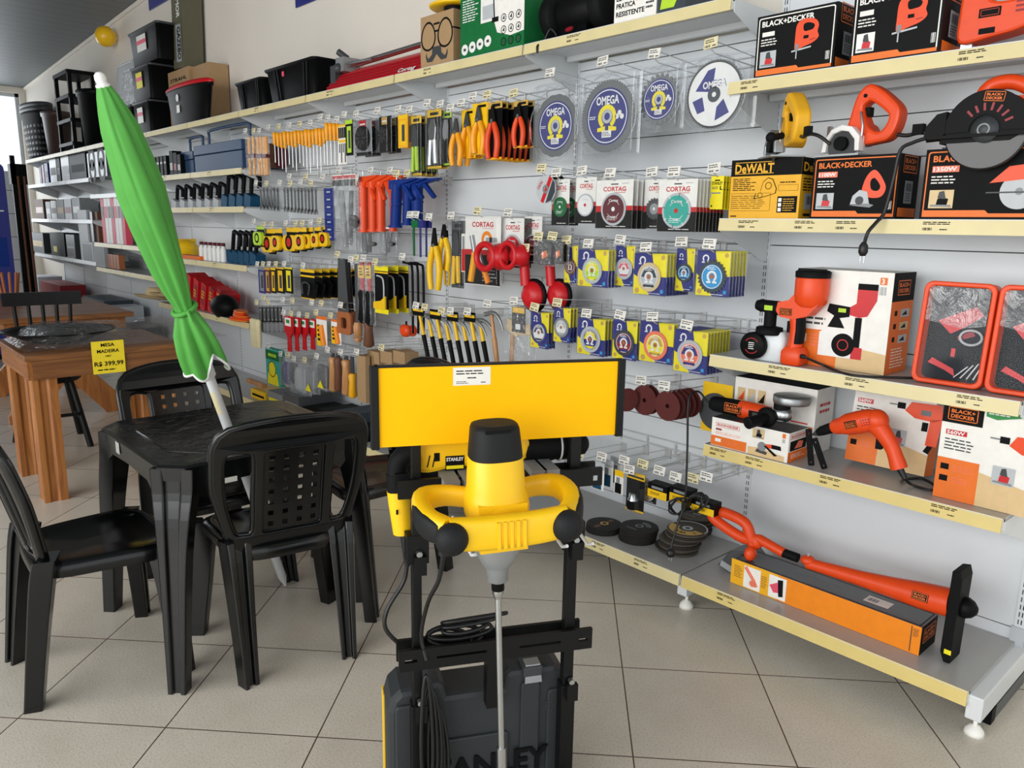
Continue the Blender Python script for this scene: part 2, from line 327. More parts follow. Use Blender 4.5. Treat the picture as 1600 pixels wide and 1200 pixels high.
# ================================================================ shelving along the back wall
YW, YF, YB = 2.793, 2.443, 2.355      # panel face, front of the upper shelves, front of the base shelf
UP = [-.59, -1.60, -2.64, -3.64, -4.62, -5.62, -6.62, -7.62, -8.62, -9.62, -10.62, -11.62, -12.65]
SEAMS = [.19, .61, 1.04, 1.395, 1.70, 1.84, 2.16]
def price_print(b, x, z, k, s=1.0):       # printed price sticker on a shelf strip (drawn on the face y = 0)
    b.lines(x-.035*s, x+.045*s, z+.004, z+.014, 2, 0, 'soft_black', k, .5); b.bars(x-.035*s, x-.008*s, z-.012, z-.004, 0, 'soft_black', 8)
    b.lines(x+.012*s, x+.035*s, z-.012, z-.006, 1, 0, 'soft_black', k+3, .5)
def shelf(parent, x0, x1, z, yf=YF, strip='strip_cream', top='shelf_grey', prints=(), bracket=True, seed=0, h=.042):
    b = MB(); b.box(x0+.004, x1-.004, yf+.006, YW-.004, z-.012, z, top)
    b.box(x0+.004, x1-.004, yf+.004, yf+.016, z-.038, z-.002, 'shelf_white')
    b.box(x0+.012, x1-.012, yf+.05, yf+.07, z-.034, z-.012, 'shelf_white'); b.box(x0+.012, x1-.012, YW-.09, YW-.07, z-.034, z-.012, 'shelf_white')
    o = b.build('shelf', parent)
    p = MB(); p.hexa([(x0+.006, yf-.006, z-h), (x1-.006, yf-.006, z-h), (x1-.006, yf+.003, z-h), (x0+.006, yf+.003, z-h)], [(x0+.006, yf-.001, z+.001), (x1-.006, yf-.001, z+.001), (x1-.006, yf+.003, z+.001), (x0+.006, yf+.003, z+.001)], strip)
    p.rect(x0+.006, x1-.006, z-.0015, z+.001, yf-.0025, 'shelf_white')
    p.T = Matrix.Translation((0, yf-.0045, z-.019)) @ Matrix.Rotation(-.11, 4, 'X')
    for i, x in enumerate(prints): price_print(p, x, 0, seed*7+i*3+1)
    p.build('price_strip', o)
    if bracket:
        for xx in (x0+.002, x1-.005):
            q = MB(); q.T = Matrix.Translation((xx, 0, 0)) @ Matrix.Rotation(PI/2, 4, 'Z')
            q.prism([(yf+.015, z-.012), (YW, z-.012), (YW, z-.16), (YW-.05, z-.15), (yf+.015, z-.045)], -.003, 0, 'shelf_white'); q.build('shelf_bracket', o)
    return o
def base_shelf(parent, x0, x1, z=.15, prints=(), strip='strip_yellow', seed=0, ends=()):
    o = shelf(parent, x0, x1, z, YB, strip, 'shelf_grey', prints, False, seed, .046); o.name = 'base_shelf'
    for xx in ends:
        q = MB(); q.box(xx-.022, xx+.022, YB+.012, YW+.03, .06, z-.013, 'shelf_white'); q.build('base_bracket', parent, .004)
        f = MB(); f.lathe([(.006, .07), (.006, .03), (.014, .028), (.026, .012), (.028, 0), (.001, 0)], 'paper', 18, (xx, YB+.05, 0)); f.build('levelling_foot', parent)
    return o
BAYS = []
def bay(i, label, rails=()):
    xl, xr = UP[i+1], UP[i]; t = thing('shelving_bay', label, 'shelving', ((xl+xr)/2, 2.79, 0), 0, 'shelving bays along the back wall')
    T = Matrix.Translation((-(xl+xr)/2, -2.79, 0)); ht = 2.32 if i == 0 else 2.20
    z0 = .0; b = MB(T)
    for z1 in [s for s in SEAMS if s < ht]+[ht]:
        b.box(xl+.012, xr-.012, YW, YW+.02, z0+.003, z1-.001, 'panel_white'); z0 = z1
    b.box(xl+.012, xr-.012, YW+.012, YW+.025, 0, ht, 'dark_grey')
    b.build('back_panel', t)
    for xx in ([xr, xl] if i == 0 else [xl]):
        u = MB(T); u.box(xx-.014, xx+.014, YW-.004, YW+.03, 0, ht, 'panel_white')
        z = .08
        while z < ht-.05: u.box(xx+.003, xx+.006, YW-.0046, YW-.003, z, z+.016, 'soft_black'); u.box(xx-.006, xx-.003, YW-.0046, YW-.003, z, z+.016, 'dark_grey'); z += .026
        u.build('slotted_upright', t)
    for z in rails:
        r = MB(T)
        for dz in (0, .035): r.cyl((xl+.02, YW-.012, z-dz), (xr-.02, YW-.012, z-dz), .0028, 'wire', 6)
        k = 7
        for j in range(k): x = xl+.05+(xr-xl-.1)*j/(k-1); r.cyl((x, YW-.012, z+.004), (x, YW-.012, z-.05), .003, 'wire', 6); r.cyl((x, YW-.012, z-.02), (x, YW, z-.02), .003, 'wire', 6)
        r.build('hook_rail', t)
    BAYS.append((t, xl, xr))
    return t, xl-t.location.x, xr-t.location.x
def in_bay(t, fn, *a, **k):
    before = set(bpy.data.objects); r = fn(t, *a, **k)
    for o in set(bpy.data.objects)-before:
        o.data.transform(Matrix.Translation(-Vector(t.location)))
    return r
t, _, _ = bay(0, 'right-hand white shelving bay stacked with orange power tools and their boxes')
SX0, SX1 = UP[1], UP[0]
in_bay(t, shelf, SX0, SX1, 1.95, prints=(-1.51, -.83), seed=1)
in_bay(t, shelf, SX0, SX1, 1.49, prints=(-1.48, -1.27, -1.13, -.87), seed=2)
in_bay(t, shelf, SX0, SX1, 1.0, prints=(-1.32, -1.05, -.72), seed=3)
in_bay(t, shelf, SX0, SX1, .658, strip='strip_yellow', prints=(-1.53, -1.38, -1.1, -.75), seed=4)
in_bay(t, base_shelf, SX0, SX1, prints=(-1.40,), ends=(SX1+.012, SX0+.0), seed=5)
q = MB(); q.box(SX1-.035, SX1+.03, YB+.16, YW+.03, .0, .045, 'gray_trim'); q.box(SX1-.037, SX1+.032, YB+.13, YB+.17, 0, .05, 'black'); q.box(SX1-.02, SX1+.02, YW-.01, YW+.04, 0, .2, 'light_grey')
in_bay(t, lambda p: q.build('upright_foot', p))
for i, lab in ((1, 'white pegboard bay of round saw blades and coloured disc packs'), (2, 'white pegboard bay of pliers, hammers and suction cups'),
               (3, 'white pegboard bay of blue and orange caulking guns and hand saws'), (4, 'white pegboard bay of yellow screwdrivers and tape measures'),
               (5, 'shelving bay holding dark blue toolboxes, clamps and orange gloves'), (6, 'shelving bay behind the green parasol, yellow hard hat on its shelf'),
               (7, 'shelving bay under the stacked black crates and leaning clear sheets'), (8, 'shelving bay behind the parasol tip below the clear lids'),
               (9, 'shelving bay under the black plastic shelf tower'), (10, 'far shelving bay under the brown and black bins'), (11, 'farthest shelving bay under the stacked black baskets')):
    rails = {1: (2.10, 1.66, 1.40, 1.10, .78, .52), 2: (2.10, 1.50, 1.20), 3: (2.10, 1.74, 1.42, .82), 4: (2.10, 1.82, 1.48, 1.20, .90, .62)}.get(i, ())
    t, _, _ = bay(i, lab, rails); a, c = UP[i+1], UP[i]
    far = i > 6
    in_bay(t, shelf, a, c, 2.225, strip='strip_cream', top='shelf_white', seed=10+i, prints=((a+.3,) if i < 5 else ()))
    in_bay(t, base_shelf, a, c, strip='strip_cream', ends=(a,), prints=((a+.42, a+.62, a+.85) if i == 1 else (a+.5,)), seed=20+i)
    if i in (5, 6):
        for z in (1.835, 1.56, 1.13, .70): in_bay(t, shelf, a, c, z, seed=30+i, prints=(a+.4,))
    if i in (7, 8):
        for z in (1.715, 1.20, .93): in_bay(t, shelf, a, c, z, seed=30+i, strip='shelf_white' if z > 1.3 else 'strip_cream')
    if i > 8:
        for z in (1.895, 1.445, .98): in_bay(t, shelf, a, c, z, seed=30+i, strip='shelf_white')
# blue signs high on the back wall
for (px, lab) in ((234, 'dark blue sign on the wall above the long box standing on end'), (463, 'dark blue sign high on the wall above the red tile cutter')):
    p = at_y(px, 17 if px == 234 else 13, 2.826); s = thing('wall_sign', lab, 'sign', (p.x, 2.826, p.z))
    MB().box(0, .9, -.008, 0, 0, .6, 'navy').build('sign_board', s, .003)
    if px < 300: MB().box(.07, .12, -.0095, -.008, .10, .18, 'white').box(.12, .17, -.0095, -.008, .10, .125, 'white').build('sign_lettering', s)
# ================================================================ goods hanging on the wall hooks
SC.cycles.transparent_max_bounces = 24
HOOKS = [0]
N1 = ['first', 'second', 'third', 'fourth', 'fifth', 'sixth', 'seventh', 'eighth', 'ninth', 'tenth', 'eleventh', 'twelfth', 'thirteenth', 'fourteenth', 'fifteenth', 'sixteenth', 'seventeenth', 'eighteenth', 'nineteenth', 'twentieth']
ROWS = {'saw_blade_pack': 'big round blade', 'blade_card': 'white and red disc card', 'cutting_disc_loose': 'white and red disc card', 'sanding_disc': 'maroon sanding disc', 'chuck_pack': 'low mixed pack', 'caulking_gun': 'caulking gun', 'bagged_gun': 'caulking gun',
  'pump_pliers': 'long yellow pliers', 'tee_wrench': 'long yellow pliers', 'sealant_tool_pack': 'long yellow pliers', 'tile_nipper_card': 'tile nipper and suction cup', 'lifter_card': 'tile nipper and suction cup', 'suction_cup': 'tile nipper and suction cup', 'rubber_pad_pack': 'tile nipper and suction cup',
  'claw_hammer': 'claw hammer', 'wooden_hammer': 'claw hammer', 'hatchet_pack': 'claw hammer', 'hacksaw_frame': 'claw hammer', 'screwdriver': 'screwdriver', 'chisel_pack': 'screwdriver', 'precision_driver_set': 'screwdriver', 'tool_card': 'round pack and cutter', 'hole_saw_pack': 'round pack and cutter',
  'bolt_cutter_pack': 'round pack and cutter', 'locking_pliers_pack': 'pliers', 'snips_pack': 'pliers', 'pliers': 'pliers', 'pliers_card': 'pliers', 'spanner': 'chrome wrench', 'tape_measure': 'tape measure', 'knife_card': 'knife card and hand saw', 'hex_key_card': 'knife card and hand saw', 'hand_saw': 'knife card and hand saw',
  'long_file': 'knife card and hand saw', 'pruning_saw': 'knife card and hand saw', 'mini_hacksaw_pack': 'knife card and hand saw', 'paint_brush': 'red flared tool', 'utility_knife_card': 'red flared tool', 'bit_pack': 'red flared tool', 'mask_card': 'lowest bagged goods', 'goods_bag': 'lowest bagged goods', 'wood_chisel': 'lowest bagged goods',
  'upright_box': 'lowest bagged goods', 'flat_box': 'lowest bagged goods'}
def hook(x, z, y, label, tagc='white', tagw=.055, tilt=0, tagz=.022):      # wire arm from the panel to y, price tag on its tip
    t = thing('peg_hook', label, 'hook', (x, YW, z), 0, 'white wire hooks with price tags'); t['row'] = label
    L = YW-y
    w = MB(); w.tube([(0, -.002, .0), (0, -L+.03, .008), (0, -L, .022)], .0026, 'wire', 6); w.tube([(0, -.002, .03), (0, -L+.005, .05)], .002, 'wire', 6)
    w.box(-.016, .016, -.008, -.001, -.012, .036, 'wire'); w.build('wire_arm', t)
    if tagc:
        g = MB(Matrix.Translation((0, -L, .05)) @ Matrix.Rotation(tilt, 4, 'Y')); hw = tagw/2
        c = 'sticker_white' if tagc == 'white' else 'tag_cream'
        g.hexa([(-hw, -.004, -.030), (hw, -.004, -.030), (hw, -.002, -.030), (-hw, -.002, -.030)], [(-hw, .004, .006), (hw, .004, .006), (hw, .006, .006), (-hw, .006, .006)], c)
        HOOKS[0] += 1
        g.T = g.T @ Matrix.Translation((0, -.0048, -.03)) @ Matrix.Rotation(-.22, 4, 'X')
        g.lines(-hw*.8, hw*.8, .018, .033, 2, 0, 'soft_black', HOOKS[0], .4); g.bars(-hw*.8, 0, .004, .012, 0, 'soft_black', 6); g.rect(hw*.3, hw*.8, .005, .009, 0, 'dark_grey')
        g.build('price_tag', t)
    return t
def hung(kind, name, cat, box, label, n=1, dy=.02, Y=2.49, stack=None, hk='white', group=None, dx=0, args=(), dz=0, tilt=0):
    xc, z0, w, h = rect_y(*box, Y); zt = z0+h
    t = thing(name, label, cat, (xc, Y, zt), tilt, group if n > 1 else None)
    kind(t, w, h, *args)
    for i in range(1, n):
        c = dup(t); c.location = (xc+dx*i, Y+dy*i, zt+dz*i)
        c['label'] = '%s one from the front of %s' % (ORD[i], stack) if i < len(ORD)-0 and i < n-1 else 'rearmost one, nearest the panel, of %s' % stack
    if group and n == 1: t['group'] = group
    if hk: hook(xc, zt-.012, Y-.03, ROWS.get(name) or ('white and red disc card' if zt > 1.5 else 'upper navy and yellow card' if zt > 1.2 else 'lower navy and yellow card'), hk, tilt=random.uniform(-.1, .1))
    return t
def omega(b, cx, cz, r, y, m, ft=None):     # the horseshoe mark
    b.ring(cx, cz, r*.62, r, y, m, 18, math.radians(-58), math.radians(238)); k = r*.9
    b.poly([(cx-r*1.05, cz-r*1.15), (cx-r*.18, cz-r*1.15), (cx-r*.18, cz-r*.72), (cx-r*1.05, cz-r*.86)], y, ft or m)
    b.poly([(cx+r*.18, cz-r*1.15), (cx+r*1.05, cz-r*1.15), (cx+r*1.05, cz-r*.86), (cx+r*.18, cz-r*.72)], y, ft or m)
def toothed(r, n, d, skew=.5):
    P = []
    for i in range(n):
        a = 2*PI*i/n; s = 2*PI/n
        P += [((r-d)*math.cos(a), (r-d)*math.sin(a)), ((r)*math.cos(a+s*skew), r*math.sin(a+s*skew)), ((r-d*.2)*math.cos(a+s*.8), (r-d*.2)*math.sin(a+s*.8))]
    return P
def shell(b, w, h, d, m, r=.012, inset=.01, z1=0, y0=0):      # formed clear plastic pack: flange and raised front
    R = lambda i, y: [(x, y0+y, z) for x, z in rrect(-w/2+i, w/2-i, z1-h+i, z1-i, max(r-i*.3, .003), 4)]
    return b.loft([R(0, d), R(0, d-.002), R(inset, d-.004), R(inset+.003, .002), R(inset+.006, 0)], m, sm=False)
def k_blade_pack(t, w, h, r, teeth, depth, light=False):
    cz = -h*.53; r = min(w, h)*.455
    a = MB(Matrix.Translation((0, .012, cz))); a.prism(toothed(r, teeth, depth), 0, .0025, 'blade_steel')
    y = -.0006; R = r*.74
    if light:
        a.disc(0, 0, R*1.25, y, 'white', 40); a.poly([(-R*.9, R*.2), (-R*.35, R*.95), (0, R*1.02), (-R*.1, R*.1)], y-.0003, 'navy'); a.poly([(R*.1, -R*1.02), (R*.75, -R*.75), (R*.45, -R*.2), (R*.15, -R*.5)], y-.0003, 'navy')
        a.poly([(-R*1.02, -R*.2), (-R*.55, -R*.05), (-R*.4, -R*.6), (-R*.75, -R*.7)], y-.0003, 'navy'); a.text('OMEGA', 0, R*.25, R*.27, y-.0006, 'white', R*1.1, True, 'c'); a.text('OMEGA', 0, R*.28, R*.27, y-.0005, 'navy', R*1.13, True, 'c')
        a.ring(0, 0, R*1.22, R*1.3, y-.0003, 'dark_grey', 40); a.ring(0, 0, R*.1, R*.3, y-.0006, 'slate')
    else:
        a.disc(0, 0, R*1.06, y, 'navy', 40); a.ring(0, 0, R*.95, R*.99, y-.0003, 'white', 40)
        a.text('OMEGA', 0, R*.45, R*.3, y-.0006, 'white', R*1.15, True, 'c'); a.ring(0, 0, R*.14, R*.26, y-.0007, 'light_grey'); omega(a, 0, -.02*R, R*.46, y-.0006, 'lemon')
        a.rect(-R*.24, R*.24, -R*.78, -R*.52, y-.0009, 'white'); a.lines(-R*.2, R*.2, -R*.74, -R*.56, 3, y-.001, 'dark_grey', 3)
        for q, s in ((.62, .2), (.5, .02), (.74, .0)): a.disc(R*q, -R*.05+R*s*.7, R*.1, y-.0006, 'white', 10)
        a.lines(-R*.9, -R*.5, -R*.08, R*.06, 2, y-.0006, 'white', 8)
    a.build('saw_blade', t)
    b = MB(); shell(b, w, h, .035, 'blister', .014, .012)
    b.tube([(-w*.2, -.001, -h*.10), (-w*.1, -.002, -h*.07), (0, -.001, -h*.10), (w*.1, -.002, -h*.07), (w*.2, -.001, -h*.10)], .004, 'blister', 6)
    b.tube([Vector((r*1.12*math.cos(q), .0, cz+r*1.12*math.sin(q))) for q in [2*PI*i/32 for i in range(32)]], .003, 'blister', 5, closed=True); b.build('clear_blister', t)
def k_cortag(t, w, h, col, style='disc'):
    c = MB(); c.box(-w/2, w/2, .002, .0032, -h, 0, 'paper'); y = .0018
    c.rect(-w/2, w/2, -h, -h*.60, y, 'black'); c.poly([(-w/2, -h*.60), (w*.12, -h*.60), (w*.2, -h*.53), (w/2, -h*.53), (w/2, -h*.60), (w/2, -h*.62), (-w/2, -h*.66)], y-.0003, 'red'); c.rect(-w/2, -w*.3, -h*.6, -h*.53, y-.0003, 'red')
    c.text('CORTAG', 0, -h*.23, h*.09, y-.0002, 'red', w*.62, True, 'c'); c.rect(0, w*.3, -h*.265, -h*.255, y-.0002, 'red'); c.rect(-w*.1, w*.1, -h*.10, -h*.075, y-.0002, 'dark_grey')
    c.lines(w*.2, w*.44, -h*.09, -h*.06, 1, y-.0003, 'print_grey', 4); c.lines(-w*.2, w*.4, -h*.97, -h*.94, 1, y-.0003, 'paper', 5)
    c.build('card', t)
    r = min(w*.40, h*.34); d = MB(Matrix.Translation((0, -.002, -h*.60)))
    if style == 'saw': d.prism(toothed(r, 18, r*.16), 0, .002, 'smoke'); d.disc(0, 0, r*.5, -.0004, 'brushed')
    elif style == 'ring': d.ring(0, 0, 0.001, r, 0, 'light_grey', 40); d.prism(ngon(0, 0, r, 40), .0002, .002, 'light_grey')
    else:
        d.prism(ngon(0, 0, r, 36), 0, .002, 'light_grey' if style != 'flat' else col)
    if style != 'saw':
        d.disc(0, 0, r*.86, -.0004, col, 36)
        if style == 'seg':
            for i in range(8): a = 2*PI*i/8+.2; d.T = Matrix.Translation((0, -.002, -h*.60)) @ Matrix.Rotation(a, 4, 'Y'); d.rect(-r*.02, r*.02, r*.78, r*1.0, -.0008, 'paper' if i % 2 else 'dark_grey')
            d.T = Matrix.Translation((0, -.002, -h*.60))
        d.text('Cortag', 0, r*.45, r*.16, -.0008, 'white', r*.75, True, 'c'); d.ring(0, 0, r*.50, r*.53, -.0008, 'white', 20, .5, 2.6); d.ring(0, 0, r*.5, r*.53, -.0008, 'white', 20, 3.7, 5.8)
        d.lines(-r*.5, r*.5, -r*.7, -r*.4, 3, -.0008, 'white', 9, .35)
    d.disc(0, 0, r*.14, -.001, 'red' if style in ('seg', 'disc') else 'white'); d.build('cutting_disc', t)
    s = MB(); s.plate(rrect(-w/2, w/2, -h, 0, .004, 3), [], -.004, .0035, 'clear', 0); s.build('clear_sleeve', t)
def k_omega_card(t, w, h, c1, c2, edge, style='turbo', mark='white'):
    c = MB(); c.box(-w/2, w/2, .006, .0074, -h, 0, 'navy'); y = .0058
    c.poly([(w*.04, 0), (w/2, 0), (w/2, -h*.55), (w*.28, -h*.55), (w*.28, -h*.42), (w*.12, -h*.36)], y, 'lemon'); c.poly([(-w/2, -h*.52), (-w*.3, -h*.62), (-w*.1, -h*.88), (0, -h), (-w/2, -h)], y, 'lemon')
    c.ring(-w*.24, -h*.17, w*.06, w*.1, y-.0003, 'white', 14, -.9, 4.0); c.rect(-w*.36, -w*.27, -h*.27, -h*.24, y-.0003, 'white'); c.rect(-w*.21, -w*.12, -h*.27, -h*.24, y-.0003, 'white')
    c.disc(w*.38, -h*.09, w*.06, y-.0003, 'gold', 12); c.disc(-w*.38, -h*.91, w*.07, y-.0003, 'gold', 12); c.disc(w*.38, -h*.90, w*.05, y-.0003, 'sky', 12); c.lines(-w*.05, w*.35, -h*.975, -h*.945, 1, y-.0003, 'white', 2); c.build('card', t)
    r = min(w*.43, h*.36); d = MB(Matrix.Translation((0, .0, -h*.57)))
    if style == 'saw': d.prism(toothed(r*1.05, 26, r*.13), 0, .002, edge)
    elif style == 'turbo': d.prism(toothed(r, 40, r*.06), 0, .002, edge)
    else: d.prism(ngon(0, 0, r, 36), 0, .002, edge)
    d.disc(0, 0, r*.76, -.0004, c1, 30); d.ring(0, 0, r*.68, r*.72, -.0008, mark if c1 != 'white' else 'slate', 30)
    if c2: d.poly([(-r*.65, 0), (-r*.4, r*.5), (0, r*.66), (0, r*.3), (-r*.3, 0)], -.0008, c2); d.poly([(r*.65, 0), (r*.4, r*.5), (0, r*.66), (0, r*.3), (r*.3, 0)], -.0008, c2); d.rect(-r*.45, r*.45, -r*.66, -r*.5, -.0008, c2)
    omega(d, 0, .02*r, r*.36, -.0012, mark); d.disc(0, .02*r, r*.15, -.0014, 'copper'); d.lines(-r*.35, r*.35, r*.42, r*.62, 2, -.0012, mark, 3, .5); d.build('cutting_disc', t)
    b = MB(); shell(b, w*1.06, h*1.05, .014, 'clear', .006, .004, h*.02, -.007); b.build('clear_blister', t)
def k_stanley(t, w, h):
    c = MB(); c.plate([(-w/2, -h*.98), (-w*.42, -h), (w/2, -h), (w/2, 0), (-w/2, 0), (-w/2, -h*.46), (-w*.42, -h*.5), (-w*.42, -h*.62), (-w/2, -h*.66)], [], 0, .0015, 'lemon', 0)
    c.text('STANLEY', -w*.42, -h*.26, h*.09, -.0006, 'soft_black', w*.84); c.rect(-w*.2, w*.2, -h*.15, -h*.11, -.0006, 'soft_black'); c.lines(-w*.4, w*.1, -h*.40, -h*.31, 2, -.0006, 'dark_grey', 2); c.rect(w*.22, w*.3, -h*.42, -h*.3, -.0006, 'soft_black'); c.rect(w*.22, w*.42, -h*.42, -h*.39, -.0006, 'soft_black')
    c.rect(-w*.4, w*.3, -h*.53, -h*.49, -.0006, 'grey'); c.rect(-w*.4, -w*.3, -h*.93, -h*.87, -.0006, 'soft_black'); c.build('card', t)
B1 = 2.47
hung(k_blade_pack, 'saw_blade_pack', 'saw blade', (829, 125, 903, 258), 'large round blade with shallow slots in a clear pack, leftmost of the four blade packs', args=(.105, 16, .004), Y=B1)
hung(k_blade_pack, 'saw_blade_pack', 'saw blade', (902, 108, 993, 245), 'fine-toothed round blade with navy centre in a big clear pack, second from the left', args=(.118, 64, .007), Y=B1-.02)
hung(k_blade_pack, 'saw_blade_pack', 'saw blade', (993, 97, 1062, 205), 'coarse-toothed navy-centred saw blade in a clear pack, third from the left', args=(.088, 24, .015), Y=B1+.03)
hung(k_blade_pack, 'saw_blade_pack', 'saw blade', (1056, 82, 1175, 203), 'white-labelled round blade in a shiny clear pack beside the jigsaw box shelf', args=(.112, 60, .004, True), Y=B1-.02, hk='cream')
CY = 2.49
def loose_disc(t, w, h, c):
    d = MB(Matrix.Translation((0, 0, -h/2))); d.prism(ngon(0, 0, h/2, 40), 0, .003, c)
    if c == 'light_grey':
        r = h/2; d.poly([(-r*.5, -r*.85), (-r*.2, -r*.97), (r*.65, r*.72), (r*.35, r*.92)], -.0005, 'red'); d.poly([(r*.0, -r*.98), (r*.6, -r*.78), (r*.95, -r*.2), (r*.9, r*.4), (r*.7, r*.68)], -.0005, 'slate')
        d.text('CORTAG', -r*.72, -r*.05, r*.22, -.0006, 'red', r*.7, rot=.9); d.ring(0, 0, r*.14, r*.3, -.001, 'brushed')
    d.build('abrasive_disc', t)
hung(loose_disc, 'cutting_disc_loose', 'cutting disc', (832, 273, 874, 318), 'loose grey disc with a red diagonal band, left of the green disc card', args=('light_grey',), Y=2.44, hk='cream')
hung(loose_disc, 'cutting_disc_loose', 'cutting disc', (848, 272, 890, 317), 'plain black disc hanging behind the loose grey and red disc', args=('soft_black',), Y=2.50, hk=None)
G = 'white, red and black disc cards'
hung(k_cortag, 'disc_card', 'disc card', (862, 280, 889, 352), 'white and black card with a green disc, leftmost in its row', 2, .06, CY-.02, 'the green disc cards', group=G, args=('dark_green', 'flat'))
hung(k_cortag, 'disc_card', 'disc card', (899, 277, 931, 349), 'white and black card with a white disc, beside the maroon disc card', 2, .05, CY-.01, 'the white disc cards', group=G, args=('white', 'disc'))
hung(k_cortag, 'disc_card', 'disc card', (931, 281, 988, 357), 'white and grey card with a maroon disc hanging on the wall', 4, .03, CY-.05, 'the maroon disc cards', group=G, args=('maroon', 'ring'))
hung(k_cortag, 'disc_card', 'disc card', (1006, 280, 1040, 357), 'card with a dark toothed saw disc, half hidden by the teal disc card', 1, .03, CY+.02, group=G, args=('smoke', 'saw'))
hung(k_cortag, 'disc_card', 'disc card', (1028, 280, 1088, 362), 'white and black card with a teal segmented disc', 9, .022, CY-.06, 'the teal disc cards', group=G, args=('teal', 'seg'))
hung(k_stanley, 'blade_card', 'blade card', (1110, 275, 1130, 327), 'front yellow blade card of the pile beside the yellow power tool box', 6, .02, CY+.02, 'the yellow blade cards', group='yellow blade cards')
G = 'navy and yellow disc cards'
for bx, col, n, lab, st in (((881, 384, 901, 442), ('maroon', None, 'brown', 'plain'), 1, 'brown', 'left end of upper row'),
        ((902, 390, 949, 448), ('lime', 'lemon', 'light_grey', 'turbo'), 5, 'lime green', 'upper row'), ((960, 384, 990, 447), ('white', 'pink', 'light_grey', 'plain'), 1, 'white', 'upper row'),
        ((989, 396, 1040, 461), ('light_grey', 'slate', 'tan', 'turbo'), 8, 'sand-rimmed grey', 'upper row'), ((1055, 388, 1083, 455), ('sky', 'petrol', 'slate', 'plain'), 1, 'small dark-rimmed blue', 'upper row'),
        ((1087, 392, 1139, 463), ('sky', None, 'slate', 'saw'), 6, 'toothed blue saw', 'right end of upper row'),
        ((828, 488, 856, 544), ('white', 'slate', 'navy', 'plain'), 3, 'navy-rimmed white', 'left end of lower row'), ((864, 481, 890, 535), ('white', 'light_grey', 'grey', 'plain'), 3, 'pale grey', 'second in lower row'),
        ((901, 498, 944, 555), ('navy', 'lemon', 'light_grey', 'plain'), 4, 'navy blue silver-rimmed', 'lower row'), ((956, 501, 994, 562), ('deep_red', 'navy', 'slate', 'turbo'), 3, 'deep red', 'lower row'),
        ((998, 504, 1051, 567), ('lemon', 'gold', 'salmon', 'plain'), 2, 'salmon-rimmed yellow', 'lower row'), ((1052, 517, 1104, 583), ('salmon', 'navy', 'light_grey', 'turbo'), 8, 'grey-toothed orange', 'right end of lower row')):
    hung(k_omega_card, 'disc_card', 'disc card', bx, 'navy and yellow card with %s %s disc, %s' % ('an' if lab[0] == 'o' else 'a', lab, st), n, .021, 2.47 if n > 1 else 2.53, 'the %s disc cards' % lab, group=G, args=col, hk='white' if bx[0] > 890 else 'cream')
# maroon sanding discs
def k_sand(t, w, h):
    d = MB(Matrix.Translation((0, 0, -h/2))); d.plate(ngon(0, 0, h/2, 40), [ngon(0, 0, h*.075, 14)], 0, .0015, 'sand_red', 0); d.build('abrasive_disc', t)
hung(k_sand, 'sanding_disc', 'sanding disc', (1020, 611, 1066, 658), 'maroon sanding disc nearest the viewer on the low hook', 5, .03, 2.47, 'the maroon sanding discs', group='maroon sanding discs', dx=.004)
hung(k_sand, 'sanding_disc', 'sanding disc', (984, 602, 1030, 649), 'maroon sanding disc left of the nearest maroon one', 2, .03, 2.56, 'the left maroon sanding discs', group='left maroon sanding discs')
d = thing('sanding_disc', 'thin maroon sanding disc seen edge-on at the far left of the sanding discs', 'sanding disc', at_y(980, 625, 2.5), 1.1); k = MB(); k.prism(ngon(0, 0, .05, 32), 0, .0015, 'sand_red'); k.build('abrasive_disc', d)
# low rows of empty hooks below the sign
for i, (px, py) in enumerate([(905, 712), (940, 716), (975, 722), (1004, 728), (1030, 738), (1055, 748), (1082, 750), (1103, 748)]):
    p = at_y(px, py, 2.48); hook(p.x, p.z-.03, 2.48, 'low mixed pack', 'white' if i % 3 else 'cream')
def k_bits(t, w, h, top='light_grey', body='petrol'):
    b = MB(); b.box(-w/2, w/2, 0, .001, -h, 0, 'paper'); b.rect(-w/2, w/2, -h*.25, 0, -.0006, top); b.rect(-w*.42, w*.3, -h*.98, -h*.55, -.0006, body); b.rect(-w*.3, w*.1, -h*.55, -h*.3, -.0006, 'grey'); b.build('card', t)
hung(k_bits, 'blade_pack', 'blade pack', (925, 722, 944, 765), 'thin white and dark jigsaw blade pack on the low hooks', 3, .06, 2.46, 'the white and dark blade packs', hk=None, group='white and dark blade packs')
def k_chuck(t, w, h, body='black'):
    b = MB(); b.box(-w/2, w/2, .02, .0212, -h, 0, body); b.rect(-w/2, w/2, -h*.17, 0, .0194, 'yellow'); b.rect(-w*.45, w*.45, -h*.13, -h*.08, .019, 'soft_black'); b.rect(-w/2, w/2, -h, -h*.95, .0194, 'yellow'); b.build('card', t)
    c = MB(); c.lathe([(w*.12, -h*.5), (w*.2, -h*.52), (w*.2, -h*.62), (w*.26, -h*.66), (w*.26, -h*.78), (w*.2, -h*.84), (.001, -h*.84)], 'steel', 18, (0, .008, 0)); c.lathe([(w*.27, -h*.68), (w*.27, -h*.9), (w*.2, -h*.92)], 'soft_black', 18, (0, .008, 0)); c.build('drill_chuck', t)
    s = MB(); shell(s, w*1.05, h*1.03, .03, 'clear', .006, .004, 0, -.008); s.build('clear_blister', t)
hung(k_chuck, 'chuck_pack', 'drill chuck', (974, 740, 1002, 801), 'black and yellow pack with a steel drill chuck on the low hooks', 1, .04, 2.46, args=())
hung(k_bits, 'blade_pack', 'blade pack', (960, 735, 974, 772), 'small yellow and black pack left of the drill chuck pack', 1, .04, 2.50, hk=None, args=('yellow', 'black'))
